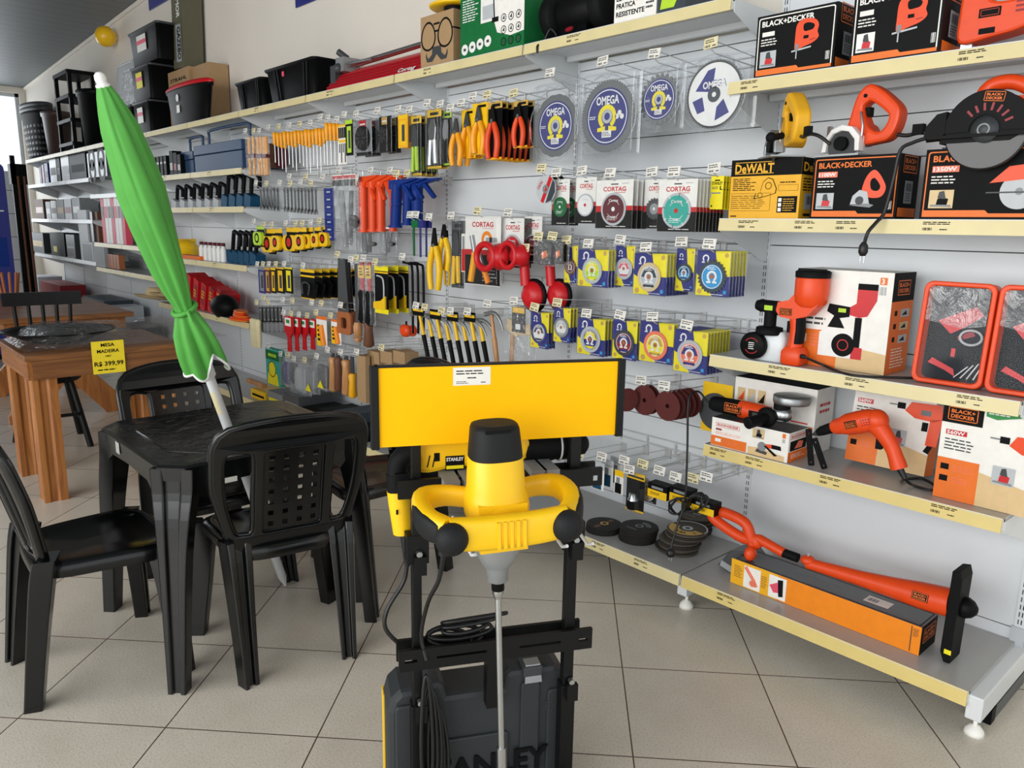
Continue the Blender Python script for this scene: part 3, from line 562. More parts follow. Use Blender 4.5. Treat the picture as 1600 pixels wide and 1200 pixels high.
hung(k_cortag, 'disc_card', 'disc card', (999, 748, 1026, 785), 'small red card with a pale disc beside the drill chuck pack', 1, .04, 2.52, hk=None, args=('gold', 'disc'))
def k_flatbox(t, w, h, c='yellow'):
    b = MB(); b.box(-w/2, w/2, 0, .05, -h, 0, 'black'); b.rect(-w/2, w/2, -h, -h*.45, -.0006, c); b.rect(-w*.3, w*.3, -h*.36, -h*.18, -.0006, 'grey'); b.lines(-w*.35, w*.3, -h*.8, -h*.6, 2, -.0008, 'soft_black', 3); b.build('carton', t)
hung(k_flatbox, 'bit_box', 'bit box', (1012, 757, 1042, 779), 'small black and yellow bit box under the low hooks, left one', 1, Y=2.46, hk=None)
hung(k_flatbox, 'bit_box', 'bit box', (1046, 763, 1078, 786), 'small black and yellow bit box under the low hooks, middle one', 1, Y=2.47, hk=None)
hung(k_flatbox, 'bit_box', 'bit box', (1080, 783, 1116, 803), 'small black and yellow bit box behind the coiled grinder cable', 1, Y=2.46, hk=None)

# ---------------------------------------------------------------- pliers, hammers, suction cups (second bay from the right)
def k_pliers(t, w, h, hc='yellow', jaw='dark_grey', card=None, cut=.42):
    if card:
        c = MB(); c.box(-w*.55, w*.55, .018, .0192, -h, 0, card); c.rect(-w*.55, w*.55, -h*.12, 0, .0175, 'gold' if card == 'black' else card); c.rect(-w*.2, w*.4, -h*.09, -h*.04, .0172, 'soft_black'); c.rect(-w*.55, w*.55, -h, -h*.96, .0175, 'box_yellow'); c.build('card', t)
    z0 = -h*.08
    j = MB(); j.plate([(-w*.16, -h*cut), (-w*.2, -h*.3), (-w*.06, z0), (w*.06, z0), (w*.2, -h*.3), (w*.16, -h*cut)], [], .0, .012, jaw, .002); j.lathe([(w*.1, -.003), (w*.1, .0), (.001, .0)], 'steel', 12, (0, 0, -h*.34), 'y'); j.build('jaws', t)
    for s in (-1, 1):
        q = MB(); q.tube(smooth_path([(s*w*.10, .006, -h*(cut-.05)), (s*w*.30, .006, -h*.56), (s*w*.36, .006, -h*.75), (s*w*.26, .006, -h*.98)], 3), [w*.12, w*.13, w*.15, w*.15, w*.15, w*.15, w*.15, w*.14, w*.14, w*.12][:10], hc, 8); q.build('handle', t)
def k_sleeve(t, w, h, top='yellow', body='black', tool='grey', grip='lime', clearp=True):
    c = MB(); c.box(-w/2, w/2, .016, .0175, -h, 0, body); c.rect(-w/2, w/2, -h*.13, 0, .0155, top); c.rect(-w*.3, w*.3, -h*.1, -h*.05, .0152, 'soft_black'); c.rect(-w/2, w/2, -h, -h*.96, .0155, top); c.build('card', t)
    q = MB(); q.plate([(-w*.2, -h*.55), (-w*.28, -h*.35), (-w*.1, -h*.17), (w*.12, -h*.17), (w*.25, -h*.3), (w*.18, -h*.55)], [], .0, .012, tool, .002); q.build('tool_head', t)
    g = MB(); g.tube([(-w*.14, .006, -h*.52), (-w*.22, .006, -h*.94)], w*.12, grip, 8); g.tube([(w*.14, .006, -h*.52), (w*.2, .006, -h*.92)], w*.12, grip, 8); g.build('grips', t)
    if clearp: s = MB(); shell(s, w*1.02, h, .02, 'clear', .005, .003, 0, -.006); s.build('clear_blister', t)
PY = 2.50
hung(k_sleeve, 'bolt_cutter_pack', 'cutter', (639, 180, 655, 274), 'black cutter with lime grips in a hanging pack, left of the silver locking pliers', 4, .035, PY, 'the lime-gripped cutters', args=('yellow', 'black', 'dark_grey', 'lime'), group='lime-gripped cutters')
hung(k_sleeve, 'locking_pliers_pack', 'pliers', (664, 170, 686, 263), 'silver locking pliers on a yellow-topped card', 2, .05, PY-.02, 'the silver locking pliers', args=('yellow', 'black', 'steel', 'steel'), group='silver locking pliers')
hung(k_sleeve, 'snips_pack', 'snips', (688, 172, 702, 258), 'slim black pack between the silver locking pliers and the yellow-handled pliers', 1, .05, PY, args=('lime', 'black', 'grey', 'black'))
G = 'yellow-handled pliers'
hung(k_pliers, 'pliers', 'pliers', (701, 178, 721, 260), 'yellow-handled pliers hanging leftmost of the three pairs', 2, .05, PY, 'the left yellow-handled pliers', args=('screwdriver_yellow', 'dark_grey'), group=G)
hung(k_pliers, 'pliers', 'pliers', (718, 170, 738, 247), 'yellow-handled pliers hanging in the middle of the three pairs', 2, .05, PY+.02, 'the middle yellow-handled pliers', args=('screwdriver_yellow', 'dark_grey', 'yellow'), group=G)
hung(k_pliers, 'pliers', 'pliers', (735, 160, 757, 241), 'yellow-handled pliers hanging rightmost of the three pairs', 2, .05, PY, 'the right yellow-handled pliers', args=('screwdriver_yellow', 'dark_grey', 'yellow'), group=G)
G = 'orange and black pliers on cards'
hung(k_pliers, 'pliers_card', 'pliers', (757, 158, 779, 249), 'orange and black pliers on an orange-topped black card, front of the stack', 6, .036, PY, 'the orange and black pliers cards', args=('orange', 'soft_black', 'black'), group=G, hk='cream')
hung(k_pliers, 'pliers_card', 'pliers', (799, 156, 819, 230), 'short orange and black pliers on a card right of the pliers stack', 2, .04, PY, 'the short orange pliers cards', args=('orange', 'soft_black', 'black'), group=G, hk='cream')
def k_caulk(t, w, h, c='red', slim=.3):
    r = w*.125
    b = MB(); b.tube([(-w*.28, .02, -h*.10), (-w*.28-w*.05*slim, .02, -h*.98)], r, c, 12); b.cyl((-w*.28-w*.05*slim, .02, -h*.99), (-w*.28-w*.05*slim, .02, -h*.94), r*1.25, c, 12); b.cyl((-w*.28, .02, -h*.52), (-w*.28, .02, -h*.49), r*1.12, c, 12); b.build('barrel', t)
    f = MB(); f.plate([(-w*.5, -h*.02), (-w*.5, -h*.2), (-w*.12, -h*.2), (-w*.05, -h*.12), (w*.5, -h*.03), (w*.5, 0)], [], .0, .04, c, .003); f.build('handle_frame', t)
    g = MB(); g.plate([(-w*.08, -h*.12), (w*.05, -h*.10), (w*.38, -h*.40), (w*.30, -h*.44)], [], .008, .03, c, .003); g.build('trigger', t)
    e = MB(); e.cyl((-w*.28, .02, -h*.1), (-w*.28, .02, h*.08), .004, 'steel', 8); e.build('push_rod', t)
for i, (x0, x1) in enumerate(((557, 588), (571, 603), (584, 616), (604, 630))):
    hung(k_caulk, 'caulking_gun', 'caulking gun', (x0, 274, x1, 364-i*.5), '%s orange-red caulking gun in the row left of the blue ones' % ['first', 'second', 'third', 'fourth'][i], 1, Y=2.50+.012*i, hk='white' if i % 2 else None, args=('orange',), group='orange-red caulking guns')
for i, (x0, x1, y1) in enumerate(((607, 648, 357), (625, 662, 353), (638, 682, 350))):
    hung(k_caulk, 'caulking_gun', 'caulking gun', (x0, 279, x1, y1), '%s of the three blue caulking guns right of the orange ones' % ['leftmost', 'middle', 'rightmost'][i], 1, Y=2.50+.02*i, hk='cream' if i < 2 else None, args=('royal', 1.5-i*.7), group='blue caulking guns')
def k_hexset(t, w, h, c='dark_green'):
    b = MB(); b.tube(smooth_path([(w*.3, .01, -h*.05), (-w*.1, .01, -h*.03), (-w*.2, .01, -h*.15), (-w*.2, .01, -h)], 3), .006, c, 6); b.box(-w*.3, w*.35, 0, .02, -h*.22, -h*.02, c); b.build('key', t)
hung(k_hexset, 'tee_wrench', 'wrench', (640, 343, 655, 400), 'dark green wrench hanging below the blue caulking guns', 1, Y=2.52, args=('dark_green',))
hung(k_hexset, 'tee_wrench', 'wrench', (651, 343, 663, 402), 'dark blue wrench hanging right of the dark green one', 2, .04, 2.52, 'the dark blue wrenches', args=('navy',), group='dark blue wrenches')
for i, bx in enumerate(((667, 347, 688, 455), (682, 344, 703, 424), (692, 352, 702, 448))):
    hung(k_pliers, 'pump_pliers', 'pliers', bx, 'long water-pump pliers with yellow grips in a clear bag, %s' % ['left one', 'middle one', 'right one'][i], 1, Y=2.48+.03*i, args=('yellow', 'soft_black', None, .4), hk='white' if i < 1 else None, group='yellow-gripped pump pliers')
hung(k_sleeve, 'sealant_tool_pack', 'tool pack', (702, 345, 721, 450), 'black boxed tool with a yellow grip right of the long yellow pliers', 1, Y=2.50, args=('smoke', 'black', 'dark_grey', 'yellow'))
hung(k_bits, 'saw_file', 'file', (721, 345, 729, 425), 'thin red-handled file beside the large white tile cutter card', 1, Y=2.51, args=('smoke', 'red'), hk=None)
def k_cutcard(t, w, h):
    c = MB(); c.box(-w/2, w/2, .004, .0055, -h, 0, 'paper'); y = .0035; c.rect(-w/2, w/2, -h*.99, -h*.5, y, 'black'); c.poly([(-w/2, -h*.56), (-w/2, -h*.48), (w*.5, -h*.48), (w*.5, -h*.52), (0, -h*.56)], y-.0004, 'red')
    c.text('CORTAG', 0, -h*.15, h*.07, y-.0003, 'red', w*.6, True, 'c'); c.rect(-.0, w*.3, -h*.175, -h*.17, y-.0003, 'red'); c.ring(w*.12, -h*.33, w*.08, w*.15, y-.0003, 'box_orange', 18, -1, 4); c.poly([(w*.1, -h*.3), (w*.4, -h*.3), (w*.42, -h*.36), (w*.1, -h*.38)], y-.0003, 'print_grey'); c.lines(0, w*.4, -h*.95, -h*.7, 5, y-.0003, 'print_grey', 2, .3); c.build('card', t)
    g = MB(); g.tube([(-w*.18, .0, -h*.52), (-w*.3, .0, -h*.95)], w*.07, 'screwdriver_yellow', 8); g.tube([(w*.05, .0, -h*.72), (w*.2, .0, -h*.96)], w*.06, 'box_orange', 8); g.build('handles', t)
    s = MB(); s.tube([(-w*.2, .0, -h*.52), (-w*.28, .0, -h*.28)], w*.05, 'brushed', 8); s.tube([(w*.05, 0, -h*.72), (-w*.05, 0, -h*.55)], w*.05, 'brushed', 8); s.build('steel_arms', t)
    shell(r := MB(), w*1.02, h*1.0, .02, 'clear', .006, .004, 0, -.014); r.build('clear_blister', t)
hung(k_cutcard, 'tile_nipper_card', 'tile nipper', (726, 338, 781, 446), 'large white and black card with orange-handled tile nippers', 1, Y=2.47, hk='cream')
def k_ringgrip(t, w, h):
    b = MB(); b.tube([(w*.5*math.cos(a)*.8-w*.05, -.02, -h*.5+h*.46*math.sin(a)) for a in [2*PI*i/20 for i in range(20)]], w*.1, 'red', 8, closed=True); b.build('grip_ring', t)
    c = MB(); c.lathe([(w*.05, -.03), (w*.25, -.02), (w*.4, .02), (w*.4, .03), (.001, .03)], 'red', 16, (w*.28, 0, -h*.5), 'y'); c.build('suction_pad', t)
hung(k_ringgrip, 'suction_lifter', 'suction lifter', (748, 380, 782, 422), 'red ring-handled suction lifter in front of the tile nipper card', 1, Y=2.43, hk=None)
hung(k_cortag, 'lifter_card', 'lifter card', (783, 341, 818, 418), 'white card with a red band behind the bagged red lifter', 2, .05, 2.50, 'the red-banded lifter cards', args=('red', 'disc'), group='red-banded lifter cards', hk='white')
hung(k_cortag, 'lifter_card', 'lifter card', (818, 338, 846, 412), 'white card hanging just right of the bagged red lifter', 1, .05, 2.55, args=('maroon', 'disc'), hk=None)
hung(k_ringgrip, 'suction_lifter', 'suction lifter', (785, 378, 815, 420), 'bagged red suction lifter right of the ring-handled one', 1, Y=2.45, hk=None)
def k_float(t, w, h):
    a = MB(); a.cyl((-w*.22, .0, 0), (-w*.12, .0, -h*.62), w*.13, 'red', 12); a.ball((-w*.25, 0, 0), (w*.22, w*.22, w*.2), 'red', 12, 8); a.build('handle', t)
    c = MB(); c.lathe([(w*.1, -.03), (w*.22, -.028), (w*.36, .0), (w*.38, .012), (.001, .012)], 'red', 18, (w*.1, 0, -h*.80), 'y'); c.build('cup', t)
    d = MB(); d.lathe([(w*.39, .010), (w*.44, .014), (w*.44, .024), (.001, .024)], 'black', 18, (w*.1, 0, -h*.80), 'y'); d.build('rubber_pad', t)
hung(k_float, 'suction_cup', 'suction cup', (806, 396, 848, 478), 'red long-handled suction cup with a black pad, left one of the pair', 1, Y=2.50, hk='cream', group='red long-handled suction cups')
hung(k_float, 'suction_cup', 'suction cup', (846, 400, 888, 476), 'red long-handled suction cup with a black pad, right one of the pair', 1, Y=2.56, hk='white', group='red long-handled suction cups')
def k_glovepack(t, w, h, c='soft_black', c2='print_orange'):
    b = MB(); b.loft([[(x*s, y, z*s2-h*.5) for x, z in rrect(-w/2, w/2, -h/2, h/2, w*.2, 4)] for s, s2, y in ((.9, .9, .0), (1, 1, .012), (1, 1, .02), (.9, .9, .03))], c); b.build('contents', t)
    d = MB(); d.poly([(-w*.1, -h*.5), (w*.2, -h*.35), (w*.3, -h*.6), (w*.0, -h*.75)], -.001, c2); d.build('label', t)
    shell(r := MB(), w*1.1, h*1.1, .04, 'bag', .006, .004, h*.05, -.005); r.build('clear_bag', t)
hung(k_glovepack, 'rubber_pad_pack', 'rubber pads', (834, 378, 862, 414), 'black rubber pads in a clear bag above the red suction cups, left pack', 1, Y=2.46, hk='cream')
hung(k_glovepack, 'rubber_pad_pack', 'rubber pads', (860, 378, 880, 412), 'black rubber pads in a clear bag above the red suction cups, right pack', 1, Y=2.48, hk='cream')
# hammers
def k_hammer(t, w, h, shaft='yellow', grip='black', head='brushed'):
    a = MB(); a.tube(smooth_path([(-w*.40, .012, -h*.10), (-w*.32, .012, -h*.09), (-w*.1, .012, -h*.07), (w*.12, .012, -h*.08), (w*.34, .012, -h*.17), (w*.48, .012, -h*.30)], 2), [.013, .013, .010, .011, .012, .012, .010, .009, .007, .005, .004], head, 8); a.build('hammer_head', t)
    b = MB(); b.tube([(-w*.1, .012, -h*.08), (w*.05, .012, -h*.42)], [.008, .011], shaft, 8); b.build('shaft', t)
    c = MB(); c.tube([(w*.05, .012, -h*.42), (w*.16, .012, -h*.66), (w*.3, .012, -h)], [.013, .012, .014], grip, 8); c.build('grip', t)
def k_hamtag(t, w, h): k_hammer(t, w, h); b = MB(); b.box(-w*.30, w*.12, .0, .003, -h*.10, h*.06, 'black'); b.rect(-w*.28, w*.1, -h*.03, h*.02, -.0006, 'yellow'); b.build('sleeve_label', t)
for i in range(8):
    x = 646+i*13.3; y = 488-abs(i-3)*1.2+i*1.6
    hung(k_hamtag if i % 2 == 0 else k_hammer, 'claw_hammer', 'hammer', (x-9, y, x+32, y+92), 'claw hammer with yellow shaft and black grip, %s from the left in the row' % ['first', 'second', 'third', 'fourth', 'fifth', 'sixth', 'seventh', 'eighth'][i], 1, Y=2.47+.015*(i % 2), hk='white' if i in (0, 4, 6) else ('cream' if i in (1, 3) else None), group='claw hammers with yellow shafts')
hung(k_hammer, 'wooden_hammer', 'hammer', (752, 482, 784, 592), 'bagged hammer with a plain wooden handle, right of the yellow hammers', 1, Y=2.48, args=('handle_wood', 'handle_wood'))
def k_axe(t, w, h):
    a = MB(); a.plate([(-w*.45, -h*.36), (-w*.4, -h*.2), (w*.1, -h*.26), (w*.45, -h*.24), (w*.45, -h*.4), (w*.1, -h*.42), (-w*.1, -h*.45)], [], .0, .025, 'tan', .003); a.build('axe_head', t)
    b = MB(); b.tube([(-w*.25, .012, -h*.4), (-w*.28, .012, -h)], .012, 'handle_wood', 8); b.build('handle', t)
    c = MB(); c.box(-w*.2, w*.28, -.004, .0, -h*.38, -h*.02, 'black'); c.rect(-w*.18, w*.26, -h*.1, -h*.02, -.0046, 'yellow'); c.rect(-w*.06, w*.12, -h*.34, -h*.26, -.0046, 'white'); c.build('label_card', t)
    shell(r := MB(), w*1.05, h*1.0, .04, 'bag', .006, .004, 0, -.01); r.build('clear_bag', t)
hung(k_axe, 'hatchet_pack', 'hatchet', (788, 478, 830, 585), 'bagged hatchet with a wooden handle and black and yellow card', 1, Y=2.48)
def k_hacksaw(t, w, h, c='black'):
    b = MB(); b.tube(smooth_path([(-w*.5, .01, -h*.02), (w*.1, .01, -h*.04), (w*.4, .01, -h*.14), (w*.4, .01, -h)], 3), .007, c, 8); b.build('saw_frame', t)
for i in range(3):
    hung(k_hacksaw, 'hacksaw_frame', 'hacksaw', (628+i*8.5, 408+i*.5, 644+i*8.5, 520), 'black bent tube saw frame, %s of three hanging left of the hammers' % ['left one', 'middle one', 'right one'][i], 1, Y=2.5+.015*i, hk='white' if i == 0 else None, group='black bent saw frames')
def k_clamp(t, w, h):
    b = MB(); b.loft([[(x*s, y, z*s-h*.6) for x, z in ngon(0, 0, w*.5, 10, h*.4)] for s, y in ((.6, 0), (1, .01), (1, .03), (.6, .04))], 'orange'); b.build('grip_pad', t); MB().cyl((w*.1, .02, -h*.4), (w*.1, .02, 0), .006, 'soft_black', 8).build('clamp_bar', t)
hung(k_clamp, 'spring_clamp', 'clamp', (622, 502, 636, 527), 'orange clamp pad hanging left of the hammers, first of two', 1, Y=2.5, hk=None); hung(k_clamp, 'spring_clamp', 'clamp', (635, 504, 645, 526), 'orange clamp pad hanging left of the hammers, second of two', 1, Y=2.53, hk=None)
# ---------------------------------------------------------------- screwdrivers, wrenches, tape measures, saws (third and fourth hook bays)
def k_driver(t, w, h, c='screwdriver_yellow'):
    hh = h*.42; r = .014
    b = MB(); b.lathe([(.006, 0), (r, -.006), (r*1.05, -hh*.25), (r*.9, -hh*.6), (r*.75, -hh*.8), (r*.95, -hh*.92), (r*.6, -hh)], c, 10, (0, .014, 0)); b.build('handle', t)
    s = MB(); s.cyl((0, .014, -hh), (0, .014, -h), .0035, 'steel', 6); s.box(-.005, .005, .0125, .0155, -h, -h+.012, 'steel'); s.build('blade', t)
HK0 = HOOKS[0]
for i in range(15):
    x = 423+i*5.5; z0 = 206-i*.55+(i % 3)
    hung(k_driver, 'screwdriver', 'screwdriver', (x, z0, x+7, 254+(i*5) % 17), 'yellow-handled screwdriver, %s from the left in the long row' % N1[i], 1, Y=2.50+.01*(i % 3), hk=('white' if i % 6 == 0 else 'cream') if i % 3 == 0 else None, group='yellow-handled screwdrivers')
for i in range(4):
    x = 504+i*6
    hung(k_driver, 'screwdriver', 'screwdriver', (x, 191+i*.3, x+8, 258), 'larger yellow-handled screwdriver at the right end of the row, %s of four' % N1[i], 1, Y=2.49+.012*i, hk='white' if i % 2 == 0 else None, group='yellow-handled screwdrivers')
def k_twin(t, w, h):
    c = MB()
    for s in (-.25, .25): c.cyl((w*s, .012, -h*.04), (w*s, .012, -h*.45), .013, 'screwdriver_yellow', 8); c.cyl((w*s, .012, -h*.56), (w*s, .012, -h*.98), .012, 'screwdriver_yellow', 8)
    c.box(-w*.5, w*.5, .0, .026, -h*.55, -h*.47, 'maroon'); c.build('handles', t); shell(r := MB(), w, h, .03, 'bag', .004, .003, 0, -.004); r.build('clear_bag', t)
for i, (x0, x1) in enumerate(((384, 398), (399, 409), (409, 416))): hung(k_twin, 'chisel_pack', 'tool pack', (x0, 211, x1, 275), 'bagged yellow-handled tools left of the screwdriver row, %s of three' % N1[i], 1, Y=2.46, hk='white' if i != 1 else 'cream', group='bagged yellow-handled tools')
def k_pouch(t, w, h, c='brown'): b = MB(); b.loft([[(x*s, y, z-h*.5) for x, z in rrect(-w/2, w/2, -h/2, h/2, w*.3, 4)] for s, y in ((.8, 0), (1, .01), (1, .03), (.8, .04))], c); b.build('pouch', t)
hung(k_pouch, 'leather_pouch', 'pouch', (416, 224, 425, 262), 'brown leather pouch behind the left screwdrivers', Y=2.62, hk=None); hung(k_pouch, 'leather_pouch', 'pouch', (428, 228, 443, 263), 'reddish brown leather pouch behind the left screwdrivers', Y=2.62, hk=None, args=('maroon',))
def k_setcard(t, w, h):
    b = MB(); b.box(-w/2, w/2, .006, .0075, -h, 0, 'paper'); b.rect(-w/2, w/2, -h*.45, -h*.38, .0055, 'yellow'); b.rect(-w/2, w/2, -h*.06, 0, .0055, 'yellow'); b.build('card', t); c = MB()
    for i in range(4): x = w*(-.36+.24*i); c.cyl((x, 0.003, -h*.08), (x, .003, -h*.34), .005, 'soft_black', 6); c.cyl((x, .003, -h*.48), (x, .003, -h*(.7+.25*(i % 2))), .003, 'dark_grey', 6)
    c.build('small_drivers', t)
hung(k_setcard, 'precision_driver_set', 'screwdriver set', (528, 194, 540, 257), 'card of small black screwdrivers at the end of the yellow screwdriver row', Y=2.49)
def k_roundpack(t, w, h, body='grey', rc='soft_black', tc='red'):
    b = MB(); b.box(-w/2, w/2, .02, .022, -h, 0, body); b.rect(-w*.3, w*.15, -h*.22, -h*.02, .0195, tc); b.rect(-w*.25, w*.1, -h*.15, -h*.11, .0192, 'white'); b.rect(-w/2, w/2, -h, -h*.9, .0195, 'soft_black'); b.build('card', t)
    c = MB(); c.lathe([(w*.42, .016), (w*.4, .0), (w*.3, -.003), (w*.001, -.003)], rc, 18, (0, 0, -h*.52), 'y')
    for i in range(8): a = i*PI/4; c.T = Matrix.Translation((0, -.004, -h*.52)) @ Matrix.Rotation(a, 4, 'Y'); c.rect(w*.12, w*.34, -.001, .001, 0, 'grey')
    c.build('round_tool', t); shell(r := MB(), w*1.03, h*1.02, .03, 'clear', .006, .004, 0, -.008); r.build('clear_blister', t)
def k_plain(t, w, h, c='yellow', c2='soft_black', top=.12):
    b = MB(); b.box(-w/2, w/2, 0, .004, -h, 0, c2); b.rect(-w/2, w/2, -h*top, 0, -.0005, c); b.rect(-w*.3, w*.3, -h*.92, -h*(top+.06), -.0005, c); b.rect(-w*.1, w*.2, -h*.8, -h*.3, -.001, 'dark_grey'); b.build('card', t)
hung(k_plain, 'tool_card', 'tool card', (540, 187, 551, 243), 'lime and black tool card left of the round grey packs', Y=2.49, args=('lime',), hk='white')
hung(k_roundpack, 'hole_saw_pack', 'tool pack', (552, 186, 576, 243), 'grey blister pack with a black spoked wheel and red corner flash', 2, .06, 2.48, 'the grey wheel packs', group='grey wheel packs', hk='white')
hung(k_roundpack, 'hole_saw_pack', 'tool pack', (588, 181, 607, 238), 'black and gold pack with a round black tool', 2, .06, 2.49, 'the black and gold round packs', args=('black', 'soft_black', 'gold'), group='black and gold round packs')
hung(k_plain, 'tool_card', 'tool card', (622, 179, 637, 231), 'yellow tool card just left of the lime-gripped cutters', 2, .05, 2.50, 'the yellow tool cards', args=('yellow', 'box_yellow'), group='yellow tool cards')
def k_wrench(t, w, h):
    b = MB(); r = .015; b.plate([(-.009, -h*.08), (.009, -h*.08), (.008, -h*.92), (-.008, -h*.92)], [], 0, .006, 'blade_steel', .001); b.plate(ngon(0, -r, r, 12), [ngon(0, -r, r*.55, 6)], 0, .008, 'steel', .001)
    b.plate([(-r, -h+.0), (-r*.4, -h+.012), (r*.4, -h+.012), (r, -h), (r*1.2, -h+.02), (r*.6, -h+.034), (-r*.6, -h+.034), (-r*1.2, -h+.02)], [], 0, .008, 'steel', .001); b.build('wrench_body', t)
for i in range(16):
    x = 404+i*5.4+(5 if i > 5 else 0); h = 36+i*.5
    hung(k_wrench, 'spanner', 'wrench', (x, 292+(i % 2), x+6, 292+h), 'chrome combination wrench, %s from the left in the row under the screwdrivers' % N1[i], 1, Y=2.48+.012*(i % 3), hk=('cream' if i % 6 else 'white') if i % 3 == 0 else None, group='chrome combination wrenches')
def k_strip(t, w, h):
    b = MB(); b.box(-w/2, w/2, .0, .012, -h, 0, 'navy')
    for i in range(7): b.rect(-w*.35, w*.35, -h*(i+.85)/7, -h*(i+.2)/7, -.0006, 'royal'); b.rect(-w*.2, w*.2, -h*(i+.6)/7, -h*(i+.4)/7, -.001, 'light_grey')
    b.build('strip', t)
hung(k_strip, 'display_strip', 'pack strip', (507, 294, 521, 376), 'long blue strip of small packs left of the grey clear bag', Y=2.49, hk=None)
def k_toolbag(t, w, h, top='red'):
    b = MB(); b.box(-w/2, w/2, .0, .012, -h*.14, 0, 'paper'); b.rect(-w/2, w/2, -h*.05, -h*.01, -.0006, top); b.rect(-w/2, w/2, -h*.14, -h*.06, -.0006, 'soft_black'); b.build('header_card', t)
    c = MB(); c.tube([(-w*.25, .02, -h*.2), (-w*.1, .02, -h*.95)], .018, 'grey', 8); c.tube([(w*.2, .02, -h*.2), (w*.1, .02, -h*.9)], .014, 'dark_grey', 8); c.ball((w*.3, .02, -h*.6), (w*.2, .02, h*.09), 'soft_black', 10, 6); c.build('grey_tool', t)
    shell(r := MB(), w, h*.99, .04, 'bag', .006, .004, -.001, -.004); r.build('clear_bag', t)
hung(k_toolbag, 'bagged_gun', 'bagged tool', (521, 273, 556, 394), 'large clear bag with a grey and black tool, left of the orange caulking guns', 1, Y=2.46)
hung(k_toolbag, 'bagged_gun', 'bagged tool', (556, 355, 584, 398), 'clear bag below the orange caulking guns, left one', 1, Y=2.56, args=('white',), hk=None); hung(k_toolbag, 'bagged_gun', 'bagged tool', (588, 355, 612, 398), 'clear bag below the orange caulking guns, right one', 1, Y=2.56, args=('white',), hk=None)
def k_tape(t, w, h, c='yellow'):
    b = MB(); b.box(-w*.45, w*.45, .02, .0215, -h, 0, 'black'); b.rect(-w*.45, w*.45, -h*.2, 0, .0195, c); b.build('card', t)
    d = MB(); d.plate(rrect(-w*.5, w*.5, -h*.98, -h*.32, w*.22, 5), [], -.012, .018, c, .004); d.disc(0, -h*.62, w*.26, -.0126, 'soft_black', 16); d.disc(0, -h*.62, w*.16, -.013, 'red' if c == 'yellow' else c, 14); d.box(w*.1, w*.55, -.005, .01, -h*1.04, -h*.98, 'soft_black'); d.build('tape_case', t)
for i, (x0, x1, y0, y1, c) in enumerate(((397, 410, 352, 384, 'lime'), (410, 428, 357, 395, 'yellow'), (425, 438, 357, 392, 'yellow'), (443, 464, 355, 393, 'yellow'), (462, 476, 355, 391, 'yellow'), (473, 486, 355, 389, 'yellow'), (487, 498, 354, 387, 'yellow'), (499, 513, 352, 386, 'yellow'))):
    hung(k_tape, 'tape_measure', 'tape measure', (x0, y0, x1, y1), ('lime green' if c == 'lime' else 'yellow')+' tape measure on a card, %s from the left in the row' % N1[i], 1, Y=2.46+.02*(i % 2), args=(c,), hk='cream' if i % 3 else 'white', group='tape measures on cards')
for i, (x0, x1, c, c2, top, lab) in enumerate(((404, 414, 'grey', 'navy', .1, 'dark navy blade pack'), (414, 422, 'gold', 'maroon', .1, 'dark red knife card'), (423, 431, 'yellow', 'soft_black', .1, 'narrow black and yellow knife card'), (432, 444, 'yellow', 'soft_black', .06, 'black card with a yellow knife'), (445, 457, 'lemon', 'black', .06, 'black card with a lemon knife'))):
    hung(k_plain, 'knife_card', 'knife card', (x0, 418, x1, 458), lab+' in the row under the tape measures', 1, Y=2.49, args=(c, c2, top), hk='cream' if i % 2 else 'white')
def k_blackcard(t, w, h):
    b = MB(); b.box(-w/2, w/2, 0, .002, -h, 0, 'black'); b.rect(-w/2, w/2, -h*.1, 0, -.0006, 'yellow'); b.rect(-w/2, w/2, -h*.26, -h*.20, -.0006, 'yellow'); b.rect(-w/2, w/2, -h, -h*.97, -.0006, 'yellow'); b.build('card', t)
    c = MB(); c.tube(smooth_path([(-w*.3, -.008, -h*.85), (-w*.3, -.008, -h*.5), (0, -.008, -h*.45), (w*.2, -.008, -h*.55), (w*.1, -.008, -h*.85)], 3), .006, 'dark_grey', 8); c.build('folded_tool', t)
hung(k_blackcard, 'hex_key_card', 'hex key card', (470, 421, 492, 467), 'black card with a yellow top and a folding tool', 7, .055, 2.46, 'the black and yellow folding tool cards', group='black and yellow folding tool cards')
for i in range(9): p = at_y(412+i*15, 474+i*1.5, 2.44); hook(p.x, p.z, 2.44, 'bare hook above the red flared tools', ('cream', None, 'white')[i % 3])
for i in range(5): p = at_y(452+i*26, 285+i*1.0, 2.47); hook(p.x, p.z, 2.47, 'bare hook just above the chrome wrenches', 'cream' if i % 2 else 'white')
# saws
def k_saw(t, w, h, blade='smoke', hand='copper'):
    b = MB(); b.plate([(-w*.35, 0), (w*.15, 0), (w*.35, -h*.72), (-w*.45, -h*.72)], [], .006, .009, blade, 0); b.build('saw_blade', t)
    c = MB(); c.plate(rrect(-w*.5, w*.5, -h, -h*.70, w*.18, 4), [rrect(-w*.22, w*.22, -h*.92, -h*.78, w*.1, 3)], 0, .02, hand, .003); c.build('saw_handle', t)
for i in range(3): hung(k_saw, 'hand_saw', 'saw', (525+i*4, 404+i, 546+i*4, 522-i*2), 'hand saw with a copper brown handle and dark sleeve, %s of three' % N1[i], 1, Y=2.47+.04*i, hk='cream' if i == 0 else None, group='hand saws with copper brown handles')
def k_file(t, w, h, blade='dark_grey', hand='handle_wood', cut=.5):
    b = MB(); b.box(-w*.3, w*.3, .006, .012, -h*cut, 0, blade); b.build('blade', t); c = MB(); c.lathe([(w*.3, -h*cut), (w*.45, -h*(cut+.05)), (w*.36, -h*(cut+.2)), (w*.48, -h*.94), (w*.2, -h)], hand, 10, (0, .009, 0)); c.build('handle', t)
